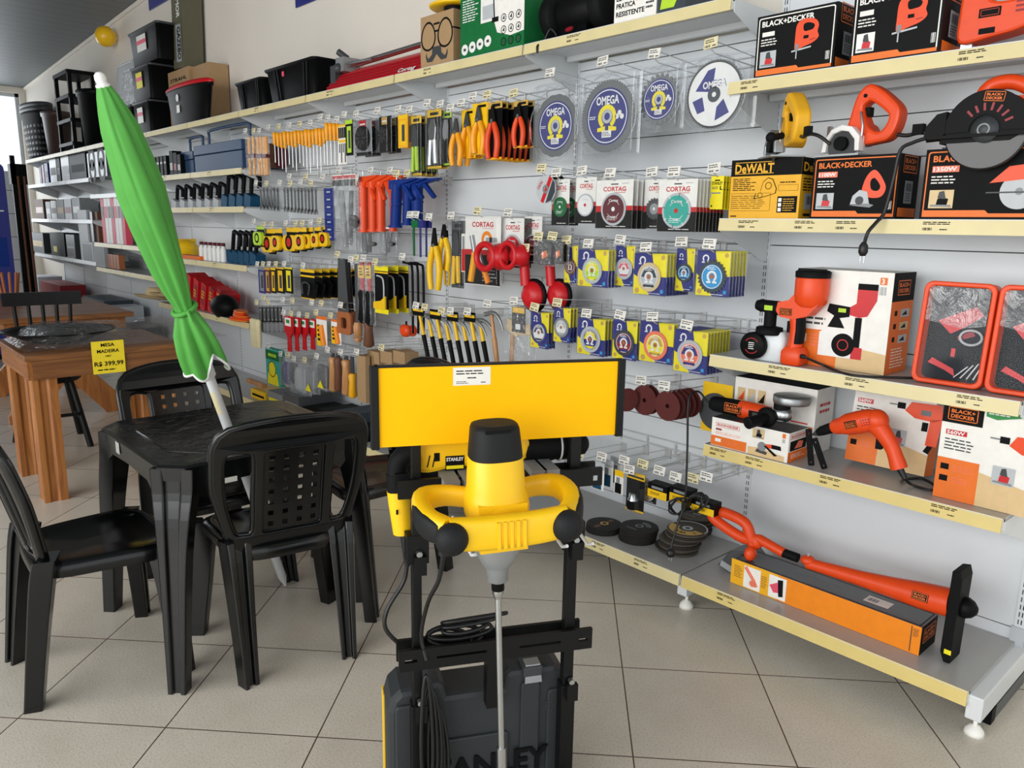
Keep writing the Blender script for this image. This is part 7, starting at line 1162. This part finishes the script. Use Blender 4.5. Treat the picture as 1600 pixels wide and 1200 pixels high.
for sx in (-1, 1):
    for sy in (-1, 1):
        l = MB(); an = math.atan2(sy, sx)+PI/2
        l.loft([[(x, y, z) for x, y in chan(sx*c, sy*c, w, d, an, .22)] for c, _, z, w, d in leg_rings(((.302, 0, TZT-.012, .135, .055), (.305, 0, TZT-.09, .128, .055), (.318, 0, TZT-.2, .104, .055), (.332, 0, .35, .082, .05), (.352, 0, 0, .058, .045)))], 'chair_black', sm=False); l.build('leg', t, .004)
s = MB(); s.T = Matrix.Translation((0, 0, 0)); s.add([(-.12, -.3535, .672), (-.08, -.3535, .672), (-.08, -.3535, .712), (-.12, -.3535, .712)], [(0, 1, 2, 3)], 'sticker_white'); s.T = Matrix.Rotation(PI/2, 4, 'Z'); s.add([(-.19, -.3505, .645), (-.13, -.3505, .645), (-.13, -.3505, .662), (-.19, -.3505, .662)], [(0, 1, 2, 3)], 'sticker_white'); s.build('stickers', t)
f = MB(); N = 44; rr = random.Random(5); V = []; Fc = []
ph = [(rr.uniform(2, 16), rr.uniform(2, 16), rr.uniform(0, 6), rr.uniform(.1, .9)) for _ in range(7)]
for i in range(N+1):
    for j in range(N+1):
        x = -.34+.68*i/N; y = -.34+.68*j/N; q = sum(a*(1-abs(math.sin(px*x*.6+py*y*.6+c)))**10 for px, py, c, a in ph); edge = min(1, min(.34-abs(x), .34-abs(y))/.05)
        V.append((x, y, .002+.006*q*edge))
for i in range(N):
    for j in range(N):
        if math.hypot(V[i*(N+1)+j][0]+.008, V[i*(N+1)+j][1]+.008) > .06 and abs(V[i*(N+1)+j][0])+abs(V[i*(N+1)+j][1]) < .60: Fc.append((i*(N+1)+j, (i+1)*(N+1)+j, (i+1)*(N+1)+j+1, i*(N+1)+j+1))
f.add(V, Fc, 'film', True); o = f.build('plastic_film'); o.location = (TX, TY, TZT); tag(o, 'crinkled clear plastic film lying over the black table top', 'film')
# folded parasol
B0, T0 = Vector((-2.775, 1.301, 0)), Vector((-2.42, .665, 1.83)); AX = (T0-B0); LP = AX.length; AX.normalize()
t = thing('parasol', 'folded green parasol with a white pole standing through the black table', 'parasol', B0); q = Vector((0, 0, 1)).rotation_difference(AX).to_matrix().to_4x4()
b = MB(q); b.tube([(0, 0, .0), (0, 0, .05), (0, 0, 1.02)], [.004, .0165, .0165], 'pole_white', 14); b.tube([(0, 0, 1.0), (0, 0, 1.9)], .013, 'pole_white', 10); b.build('pole', t)
b = MB(q); b.lathe([(.018, 1.00), (.024, 1.01), (.024, 1.05), (.018, 1.065)], 'white', 16); b.tube([(.02*0-.022, 0, 1.05), (-.05, 0, 1.045), (-.055, 0, 1.02), (-.03, 0, 1.005)], .006, 'white', 8); b.build('tilt_collar', t)
b = MB(q); b.add([(.0168*math.cos(a), .0168*math.sin(a), z) for z in (.86, .95) for a in [-1.6+.22*i for i in range(7)]], [(i, i+1, i+8, i+7) for i in range(6)], 'tag_cream'); b.build('pole_sticker', t)
prof = [(1.055, .070), (1.09, .071), (1.13, .068), (1.19, .058), (1.235, .040), (1.26, .028), (1.285, .030), (1.335, .042), (1.40, .052), (1.47, .058), (1.55, .064), (1.65, .069), (1.74, .061), (1.83, .052), (1.88, .040), (1.92, .028), (1.947, .018)]
n = 96; rings = []
for z, r in prof:
    ring = []
    for i in range(n):
        a = 2*PI*i/n; k = min(1, max(.25, (r-.015)/.04)); fold = (abs(math.sin(a*4+.4+z*.8))**.7)*.20*k+.10*k*math.sin(a*3+z*5)+.05*math.sin(a*9+z*7)
        rad = r*(1.0-.1*k+fold-.12*k); zz = z+(.030*math.sin(a*3+.8)+.018*math.sin(a*5)) * max(0, 1-(z-1.055)/.12); ring.append((rad*math.cos(a), rad*math.sin(a), zz))
    rings.append(ring)
b = MB(q); b.loft(rings, 'parasol_green', True, False); b.build('canopy', t)
b = MB(q); b.tube(rings[0], .0045, 'white', 6, closed=True); b.build('hem_piping', t)
b = MB(q); b.tube([(.040*math.cos(a)*.9, .040*math.sin(a)*.9, 1.262+.006*math.sin(a)) for a in [2*PI*i/20 for i in range(20)]], .0085, 'parasol_green', 8, closed=True); b.tube([(.035, .0, 1.262), (.06, -.01, 1.27), (.066, -.01, 1.24)], .006, 'parasol_green', 6); b.build('tie_strap', t)
b = MB(q); b.lathe([(.018, 1.945), (.0195, 1.950), (.014, 1.954), (.0135, 1.957), (.0155, 1.966), (.0135, 1.977), (.007, 1.983), (.001, 1.984)], 'white', 20); b.build('finial', t)
# ================================================================ wooden table with a wrapped pan, bar chair, rear table
WX0, WX1, WY0, WY1, WZ = -5.14, -4.405, .755, 1.53, .78
t = thing('wooden_table', 'brown pine table with grooved legs carrying the plastic-wrapped black pan', 'table', ((WX0+WX1)/2, (WY0+WY1)/2, 0)); o = Vector(t.location)
T = Matrix.Translation(-o); MB(T).box(WX0, WX1, WY0, WY1, WZ-.028, WZ, 'pine_top').build('table_top', t, .003)
for q in ((WX0+.05, WX1-.012, WY0+.012, WY0+.034, 'pine_x'), (WX0+.05, WX1-.012, WY1-.034, WY1-.012, 'pine_x'), (WX1-.034, WX1-.012, WY0+.034, WY1-.034, 'pine_top'), (WX0+.05, WX0+.07, WY0+.034, WY1-.034, 'pine_top')): MB(T).box(*q[:4], WZ-.125, WZ-.028, q[4]).build('apron', t)
for cx, cy in ((WX1-.085, WY0+.085), (WX0+.09, WY0+.085), (WX1-.085, WY1-.085), (WX0+.09, WY1-.085)):
    P = []
    for k in range(4):
        for u in (-.055, -.03, -.018, -.006, .006, .018, .03): dv = .009 if u in (-.018, .006) or u in (-.006, .018) else 0; c, s = math.cos(k*PI/2), math.sin(k*PI/2); x, y = u, -.055+(.010 if abs(u) in (.006, .018) and u*1 in (-.018, -.006) or u in (.006,) else 0); P.append((cx+x*c-y*s, cy+x*s+y*c))
    l = MB(T); l.loft([[(x, y, z) for x, y in P] for z in (0, WZ-.028)], 'pine', sm=False); l.build('leg', t)
t = thing('price_notice', 'yellow paper price notice on the edge of the brown pine table', 'price sign', (WX1+.002, 1.137, .655)); b = MB(); b.side(0); w = .158; h = .172
b.box(-w/2, w/2, -.001, 0, 0, h, 'notice_yellow'); b.text('MESA', 0, h*.83, h*.10, -.0016, 'soft_black', w*.42, True, 'c'); b.text('MADEIRA', 0, h*.64, h*.10, -.0016, 'soft_black', w*.68, True, 'c'); b.text('1MT', 0, h*.51, h*.05, -.0016, 'soft_black', w*.18, True, 'c'); b.text('R$ 399,99', 0, h*.24, h*.13, -.0016, 'soft_black', w*.90, True, 'c'); b.lines(-w*.36, w*.36, h*.08, h*.15, 1, -.0016, 'soft_black', 3, .5); b.build('paper', t)
p = at_z(55, 505, WZ+.05); t = thing('griddle_pan', 'big round black griddle pan wrapped in plastic on the wooden table', 'pan', (-4.88, 1.02, WZ+.001)); MB().lathe([(.14, .0), (.26, .055), (.285, .06), (.285, .066), (.25, .058), (.13, .012), (.001, .012)], 'black', 40).build('pan_body', t)
t = thing('plastic_wrap', 'crumpled clear plastic wrap bunched over the wooden table and pan', 'plastic wrap', (-4.83, 1.22, WZ+.002)); b = MB(); V = []; Fc = []; NX, NY = 34, 60; rr = random.Random(9); ph = [(rr.uniform(-22, 22), rr.uniform(-22, 22), rr.uniform(0, 6), rr.uniform(.3, 1)) for _ in range(9)]
for i in range(NX+1):
    for j in range(NY+1):
        x = -.27+.6*i/NX; y = -.44+1.04*j/NY; d = math.hypot(x+.05, y+.2); hgt = .085*max(0, 1-(d/.36)**4)+.10*math.exp(-((y-.30)/.20)**2-((x+.02)/.2)**2); q = sum(a*(1-abs(math.sin(px*x+py*y+c)))**3 for px, py, c, a in ph)/9
        ed = min(1, 8*min(i/NX, 1-i/NX, j/NY, 1-j/NY)); V.append((x, y, .004+(hgt+.045*q)*ed))
for i in range(NX):
    for j in range(NY): Fc.append((i*(NY+1)+j, (i+1)*(NY+1)+j, (i+1)*(NY+1)+j+1, i*(NY+1)+j+1))
b.add(V, Fc, 'wrap', True); b.build('sheet', t)
t = thing('bar_chair', 'black wooden spindle-back chair behind the brown pine table', 'chair', (-5.42, 1.06, 0), PI/2-.08); b = MB(); b.loft([[(x, y+.02*math.cos(x*6), z) for x in (-.21, -.14, -.07, 0, .07, .14, .21) for y in (0,)]+[(x, .022+.02*math.cos(x*6), z) for x in (.21, .14, .07, 0, -.07, -.14, -.21)] for z in (.93, 1.01)], 'rack_black', sm=False); b.build('top_rail', t)
for i in range(5): x = -.15+.075*i; MB().tube([(x*.85, .06, .46), (x, .03, .94)], .011, 'rack_black', 8).build('spindle', t)
MB().lathe([(.19, .43), (.2, .44), (.2, .46), (.18, .465), (.001, .462)], 'rack_black', 28, (0, .22, 0)).build('seat', t)
for sx in (-1, 1):
    for sy in (-1, 1): MB().tube([(sx*.12, .22+sy*.11, .44), (sx*.19, .22+sy*.19, 0)], [.018, .02], 'rack_black', 10).build('leg', t)
    MB().tube([(sx*.165, .065, .17), (sx*.165, .375, .17)], .011, 'rack_black', 8).build('stretcher', t)
MB().tube([(-.155, .05, .22), (.155, .05, .22)], .011, 'rack_black', 8).build('stretcher', t)
t = thing('trestle_table', 'pale brown pine table with crossed trestle legs at the far left', 'table', (-6.66, 1.36, 0)); MB().box(-1.1, .5, -.45, .43, .745, .78, 'pine_top').box(-1.06, .46, -.40, .38, .66, .745, 'pine_x').build('table_top', t, .003)
for sx in (-.8, .28):
    l = MB(Matrix.Translation((sx, 0, 0)) @ Matrix.Rotation(PI/2, 4, 'Z')); l.plate([(-.40, 0), (-.24, 0), (.0, .30), (.24, 0), (.40, 0), (.40, .06), (.10, .40), (.36, .68), (.2, .68), (0, .48), (-.2, .68), (-.36, .68), (-.10, .40), (-.40, .06)], [], -.025, .025, 'pine', .003); l.build('crossed_leg', t)
rr = random.Random(4); pz = at_z(17, 470, .781)
for k, (dx, dy, n, hh) in enumerate(((0, 0, 9, .22), (-.35, -.12, 9, .34))):
    for i in range(n):
        a = 2*PI*i/n; t = thing('wooden_dowel', 'thin wooden stick in the %s bundle on the trestle table, %s stick' % (['front', 'rear'][k], N1[i]), 'stick', (pz.x-.15+dx+.05*math.cos(a), pz.y+.02+dy+.05*math.sin(a), .781), 0, '%s bundle of wooden sticks' % ['front', 'rear'][k]); MB().tube([(0, 0, 0), (.03*math.cos(a), .03*math.sin(a), hh)], .011, 'copper', 8).build('rod', t)
# far-left backdrop: banner, white panel, rack of poles, yellow ball
p0, p1, p2 = at_x(0, 320, -9.6), at_x(12, 320, -9.6), at_x(5, 255, -9.6); t = thing('blue_banner', 'tall dark blue banner standing at the far left edge', 'banner', (-9.6, p1.y-.32, 0)); b = MB(); b.side(0); b.prism(rrect(-.32, .32, .04, p2.z, .06, 4), 0, .02, 'navy'); b.rect(-.1, .28, .95, 1.25, -.001, 'royal'); b.lines(.0, .28, 1.5, 1.62, 3, -.001, 'white', 3, .3); b.build('cloth', t); MB().box(-.12, .12, -.2, .2, 0, .04, 'black').build('foot', t)
q0, q1, q2 = at_x(13, 340, -12.2), at_x(34, 340, -12.2), at_x(24, 268, -12.2); t = thing('white_door_panel', 'tall pale panel with thin grid lines leaning beside the blue banner', 'panel', (-12.2, (q0.y+q1.y)/2, 0)); b = MB(); b.side(0); w = q1.y-q0.y; b.box(-w/2, w/2, 0, .03, 0, q2.z, 'panel_white'); [b.rect(-w/2, w/2, .3*i, .3*i+.01, -.001, 'grey') for i in range(1, 7)]; b.build('board', t)
q0, q1, q2 = at_x(28, 340, -11.6), at_x(52, 340, -11.6), at_x(36, 243, -11.6); t = thing('pole_rack', 'black rack of upright poles at the end of the far shelves', 'rack', (-11.6, (q0.y+q1.y)/2, 0)); w = q1.y-q0.y; b = MB(); b.side(0); b.box(-w/2, w/2, 0, .2, 0, .5, 'black'); b.box(-w/2, -w/2+.05, .1, .15, 0, q2.z, 'black'); b.box(-w/2, w/2, .1, .3, q2.z-.35, q2.z-.1, 'black'); b.box(-w*.1, w/2, .2, .24, .4, q2.z-.3, 'soft_black'); b.build('frame', t)
for i in range(2): MB(Matrix.Rotation(PI/2, 4, 'Z')).cyl((-.02+.07*i, .06, .5), (-.02+.07*i, .1, q2.z-.25), .015, 'brown', 8).build('pole', t)
p = at_y(165, 57, 2.71); t = thing('yellow_ball', 'glossy yellow ball fixed high on the wall near the ceiling', 'ball', p); MB().ball((0, 0, 0), .105, 'ball_yellow', 32, 20).build('ball_shell', t); MB().cyl((0, .10, 0), (0, .119, 0), .02, 'white', 10).build('wall_mount', t)
# ================================================================ foreground: tool stand with header sign, mixer, rotary hammer, case
SA, SO = 1.094, Vector((-1.271, 1.127, 0))
t = thing('tool_stand', 'black steel display stand with a blank yellow header sign and a small price label', 'stand', SO, SA)
for x0, x1 in ((-.206, -.178), (.168, .2)):
    b = MB(); b.box(x0+.003, x1-.003, .002, .03, 0, 1.15, 'rack_black'); b.box(x0-.002, x1+.002, -.003, .035, 0, .33, 'rack_black'); b.box(x0-.010, x1+.014, .0, .04, .69, .76, 'rack_black'); b.build('post', t, .002)
    xm = (x0+x1)/2
    for z in (.72, .345): k = MB(); k.cyl((xm+.004, -.003, z), (xm+.004, -.016, z), .007, 'steel', 10); k.box(xm-.008, xm+.02, -.018, -.003, z-.05, z-.006, 'rack_black'); k.build('clamp_bolt', t)
    f = MB(); f.box(x0-.004, x1+.004, -.22, .26, 0, .03, 'rack_black'); f.build('foot', t, .003)
b = MB(); b.box(-.274, .274, -.014, -.004, .976, 1.151, 'sign_yellow'); b.build('header_board', t)
for s in (-1, 1): MB().box(s*.282-.009, s*.282+.009, -.02, .004, .972, 1.155, 'rack_black').build('header_trim', t, .002)
MB().box(-.28, .28, -.016, .002, 1.151, 1.155, 'rack_black').build('top_trim', t)
b = MB(); b.rect(-.112, -.028, 1.107, 1.147, -.0145, 'sticker_white'); b.lines(-.105, -.04, 1.13, 1.142, 2, -.015, 'soft_black', 5, .4); b.lines(-.08, -.055, 1.121, 1.126, 1, -.015, 'soft_black', 8, .5); b.lines(-.105, -.075, 1.11, 1.117, 2, -.015, 'dark_grey', 3, .4); b.lines(-.05, -.035, 1.111, 1.115, 1, -.015, 'dark_grey', 3, .5); b.build('price_label', t)
for y, dz, x1 in ((-.012, 0, .236), (.036, .0, .22)):
    b = MB(); b.plate([(-.238, .434+dz), (x1, .434+dz), (x1, .487+dz), (-.238, .487+dz)], [rrect(-.225, -.195, .455+dz, .463+dz, .003, 2), rrect(.2, .224, .455+dz, .463+dz, .003, 2), rrect(-.15, -.03, .458+dz, .464+dz, .002, 2), rrect(.05, .155, .458+dz, .464+dz, .002, 2)], y-.005, y+.005, 'rack_black', 0); b.build('cross_bar', t)
    b = MB(); b.box(-.235, .245, y-.005, y+.005, .855, .898, 'rack_black'); b.build('cross_bar', t)
MB().box(.222, .232, -.0185, -.0165, .868, .88, 'light_grey').build('slot_end', t); MB().box(-.026, .004, -.006, .03, .30, .44, 'rack_black').build('centre_strut', t)
for x in (-.12, -.075, .08, .11): MB().box(x-.018, x+.018, -.05, .07, .885+.012*(x > 0), .900+.012*(x > 0), 'grey').build('grey_pad', t)
for x in (-.11, .095, .155):
    MB().tube([(x, -.005, .80), (x, -.05, .79), (x+.02, -.12, .755), (x+.024, -.14, .765)], .004, 'pole_white', 8).build('white_hook', t)
# ---- paint mixer
MX, MY = -.035, -.15
t = thing('paint_mixer', 'yellow and black paint mixer with twin grips and a long steel rod', 'mixer', SO+Vector((math.cos(SA)*MX-math.sin(SA)*MY, math.sin(SA)*MX+math.cos(SA)*MY, 0)), SA)
tilt = Matrix.Translation((.010, 0, .28)) @ Matrix.Rotation(-.034, 4, 'Y') @ Matrix.Translation((0, 0, -.28)); T = tilt
def oct_ring(rx, ry, z, e=.75, n=32, cx=0, cy=0): return [(cx+rx*math.copysign(abs(math.cos(2*PI*i/n))**e, math.cos(2*PI*i/n)), cy+ry*math.copysign(abs(math.sin(2*PI*i/n))**e, math.sin(2*PI*i/n)), z) for i in range(n)]
b = MB(T); b.loft([oct_ring(.066, .066, .862), oct_ring(.068, .068, .885), oct_ring(.064, .064, .905), oct_ring(.060, .060, .92), oct_ring(.056, .056, .985), oct_ring(.053, .053, .99)], 'mixer_yellow'); b.box(-.05, .05, -.066, -.03, .80, .90, 'mixer_yellow'); b.build('motor_body', t)
c = MB(T); c.loft([oct_ring(.0555, .0555, .985), oct_ring(.0545, .0545, 1.0), oct_ring(.050, .050, 1.045), oct_ring(.047, .047, 1.053), oct_ring(.036, .036, 1.056)], 'cap_black'); c.box(-.03, .022, -.052, -.045, 1.046, 1.0535, 'soft_black'); c.build('motor_cap', t)
def beam(b, pts, hw, hh, m, e=.6):      # rounded bar along a path in plan, hw half width, hh half height
    if len(pts) > 3:
        S = lambda L: [v.x for v in smooth_path([(q, 0, 0) for q in L], 3)] if isinstance(L, list) else L
        pts = smooth_path(pts, 3); hw = S(hw); hh = S(hh)
    P = [Vector(p) for p in pts]; rings = []
    for i, p in enumerate(P):
        d = (P[min(i+1, len(P)-1)]-P[max(i-1, 0)]); d.z = 0; d.normalize(); n = Vector((-d.y, d.x, 0)); w = hw[i] if isinstance(hw, list) else hw; h = hh[i] if isinstance(hh, list) else hh
        rings.append([p+n*(w*math.copysign(abs(math.cos(a))**e, math.cos(a)))+Vector((0, 0, h*math.copysign(abs(math.sin(a))**e, math.sin(a)))) for a in [2*PI*k/16 for k in range(16)]])
    return b.loft(rings, m)
h = MB(T); zf = .868
beam(h, [(-.118, -.105, zf), (-.06, -.108, zf-.004), (0, -.11, zf-.004), (.06, -.108, zf-.004), (.118, -.105, zf)], .018, [.033, .034, .034, .034, .033], 'mixer_yellow')
for s in (-1, 1): beam(h, [(s*.118, -.10, zf), (s*.150, -.055, zf+.008), (s*.158, .0, zf+.018), (s*.145, .045, zf+.022), (s*.10, .062, zf+.02), (s*.05, .05, zf+.014)], [.02, .020, .019, .019, .018, .016], [.030, .028, .026, .025, .022, .022], 'mixer_yellow')
for i in range(5): h.box(-.026+.013*i-.0035, -.026+.013*i+.0035, -.1305, -.12, zf-.032, zf+.022, 'mixer_yellow')
h.build('handle_frame', t)
for s in (-1, 1):
    k = MB(T); k.ball((s*.117, -.120, zf-.004), (.033, .026, .0335), 'cap_black', 22, 12); k.build('grip_end', t)
    k = MB(T); beam(k, [(s*.133, -.098, zf+.001), (s*.146, -.078, zf+.004), (s*.157, -.055, zf+.008), (s*.163, -.028, zf+.013), (s*.165, 0, zf+.018)], [.013, .0165, .0165, .0165, .012], [.020, .0255, .0255, .024, .018], 'cap_black'); k.build('rubber_grip', t)
g = MB(T); g.loft([oct_ring(.052, .052, .845, .8), oct_ring(.050, .05, .80, .8), oct_ring(.046, .046, .775, .8), oct_ring(.032, .032, .745, 1), oct_ring(.0235, .0235, .735, 1), oct_ring(.0225, .0225, .708, 1), oct_ring(.018, .018, .705, 1)], 'cast')
for a in (-2.3, -.85): g.T = T @ Matrix.Rotation(a+PI/2, 4, 'Z'); g.hexa([(-.008, -.036, .755), (.008, -.036, .755), (.008, -.02, .755), (-.008, -.02, .755)], [(-.014, -.057, .83), (.014, -.057, .83), (.014, -.03, .83), (-.014, -.03, .83)], 'cast')
g.build('gearbox', t)
b = MB(T); b.lathe([(.014, .706), (.014, .685), (.012, .684)], 'black', 18); b.lathe([(.012, .686), (.0125, .676), (.0085, .665)], 'steel', 6); b.build('spindle', t)
b = MB(T); b.cyl((0, 0, .668), (0, 0, .10), .0068, 'steel', 14); b.cyl((0, 0, .30), (0, 0, .245), .0115, 'steel', 6); b.lathe([(.005, .10), (.006, .09), (.05, .085), (.052, .075), (.052, .03), (.05, .025), (.001, .024)], 'steel', 20); b.build('mixing_rod', t)
b = MB(); b.tube(smooth_path([(-.12, -.045, .85), (-.125, -.035, .82), (-.128, -.03, .79)], 3), .011, 'cable', 8); b.tube(smooth_path([(-.128, -.03, .79), (-.132, .0, .72), (-.14, .10, .62), (-.15, .14, .52), (-.14, .13, .46)], 4), .005, 'cable', 8)
rr = random.Random(2)
for i in range(6):
    cx, cz, rx, rz = -.14+.006*i, .26-.012*i, .016+.006*(i % 3), .16-.008*i; b.tube([(cx+rx*math.sin(q)*(.5+.5*math.sin(q/2)), .128+.006*math.cos(q)+.003*i, cz+rz*math.cos(q)) for q in [2*PI*k/20 for k in range(20)]], .0048, 'cable', 6, closed=True)
b.build('power_cord', t)
# ---- rotary hammer lying across the stand
t = thing('rotary_hammer', 'yellow and black rotary hammer lying across the stand behind the mixer', 'rotary hammer', SO+Vector((-math.sin(SA)*.065, math.cos(SA)*.065, 0)), SA)
b = MB(); b.plate(smooth_path2([(-.20, .985), (-.1, .99), (-.02, .985), (.07, .975), (.07, .915), (-.02, .905), (-.10, .905), (-.16, .895), (-.19, .905), (-.185, .93)], 3), [], -.04, .04, 'mixer_yellow', .012)
b.rect(-.148, -.135, .925, .945, -.0405, 'soft_black'); [b.poly([(-.165+.012*i, .912), (-.162+.012*i, .912), (-.156+.012*i, .94), (-.159+.012*i, .94)], -.0407, 'soft_black') for i in range(2)]; [b.rect(-.125+.011*i, -.118+.011*i, .972, .984, -.0407, 'box_orange') for i in range(5)]
b.rect(-.122, -.078, .902, .936, -.0406, 'soft_black'); b.text('STANLEY', -.120, .924, .008, -.0411, 'white', .040); b.rect(-.120, -.080, .905, .913, -.0411, 'lemon'); b.build('motor_body', t)
c = MB(); c.lathe([(.001, .06), (.038, .062), (.040, .08), (.039, .13), (.034, .15), (.036, .16), (.036, .19), (.028, .205), (.026, .225), (.014, .235), (.001, .236)], 'soft_black', 22, (0, 0, .935), 'x'); c.tube([(.16, .037*math.cos(q), .935+.037*math.sin(q)) for q in [2*PI*k/20 for k in range(20)]], .0025, 'pole_white', 6, closed=True); c.build('chuck', t)
d = MB(); beam(d, [(-.19, 0, .95), (-.20, 0, .945)], .02, .03, 'mixer_yellow'); d.tube(smooth_path([(-.185, .0, .945), (-.222, 0, .92), (-.228, 0, .87)], 3), .024, 'soft_black', 12); d.tube([(-.228, 0, .89), (-.226, 0, .845)], .025, 'soft_black', 12); d.tube([(-.226, 0, .85), (-.222, 0, .82), (-.214, 0, .745)], [.026, .027, .025], 'mixer_yellow', 12); d.rect(-.234, -.229, .80, .812, -.0285, 'soft_black'); d.build('rear_handle', t)
e = MB(); e.tube([(-.212, 0, .75), (-.206, 0, .66)], [.012, .007], 'cable', 10); pts = smooth_path([(-.206, 0, .67), (-.215, -.0, .62), (-.255, -.01, .56), (-.26, -.015, .51), (-.215, -.02, .46), (-.17, -.03, .45), (-.13, -.03, .462)], 5); e.tube(pts, .0052, 'cable', 8)
for i in range(6): cx, rx = -.11+.012*i, .055+.012*(i % 3); e.tube([(cx+rx*math.cos(q), -.035+.02*math.sin(q)*(.6+.2*(i % 2)), .475+.010*i+.025*math.sin(q*1+.4+i*.3)+.02*math.cos(q)*(-1)) for q in [2*PI*k/20 for k in range(20)]], .0052, 'cable', 6, closed=True)
e.build('power_cord', t)
# ---- tool case standing on the floor
t = thing('tool_case', 'black moulded tool case with a steel latch standing at the foot of the stand', 'case', SO+Vector((-math.sin(SA)*.105-.028*math.cos(SA), math.cos(SA)*.105-.028*math.sin(SA), 0)), SA)
out = [(-.225, 0), (.225, 0), (.232, .02), (.232, .30), (.215, .345), (.19, .362), (.075, .362), (.062, .352), (.055, .318), (-.085, .318), (-.092, .345), (-.105, .358), (-.125, .358), (-.14, .345), (-.2, .345), (-.222, .325), (-.232, .29), (-.232, .02)]
b = MB(); b.plate(out, [], -.062, .062, 'case_black', .014); 
for x0, x1, z0, z1 in ((-.215, -.16, .03, .31), (-.10, .07, .04, .20), (.10, .15, .03, .33), (.17, .215, .03, .30)): b.plate(rrect(x0, x1, z0, z1, .012, 3), [], -.070, -.055, 'case_black', .004)
b.T = Matrix.Translation((0, -.0705, 0)); V, Fc = text_mesh('STANLEY', True); a0, a1 = min(v[0] for v in V), max(v[0] for v in V); k = .34/(a1-a0)
for y in (0, -.004): b.add([((v[0]-a0)*k-.165, y, .085+v[1]*.088) for v in V], Fc, 'soft_black')
b.T = Matrix.Identity(4); b.frame(.165, .185, .245, .268, .002, -.0712, 'dark_grey'); b.build('shell', t)
hd = MB(); hd.box(-.088, .058, -.03, .03, .262, .30, 'soft_black'); hd.build('carry_handle', t, .008); y = MB(); y.box(-.2345, -.229, .02, .064, .03, .29, 'yellow'); y.build('yellow_edge', t)
l = MB(); l.box(.105, .155, -.074, -.01, .345, .372, 'dark_grey'); l.build('latch_seat', t, .004); l = MB(); l.hexa([(.108, -.076, .33), (.152, -.076, .33), (.152, -.072, .33), (.108, -.072, .33)], [(.111, -.068, .376), (.149, -.068, .376), (.149, -.04, .378), (.111, -.04, .378)], 'brushed'); l.build('latch', t)
hook_rows()
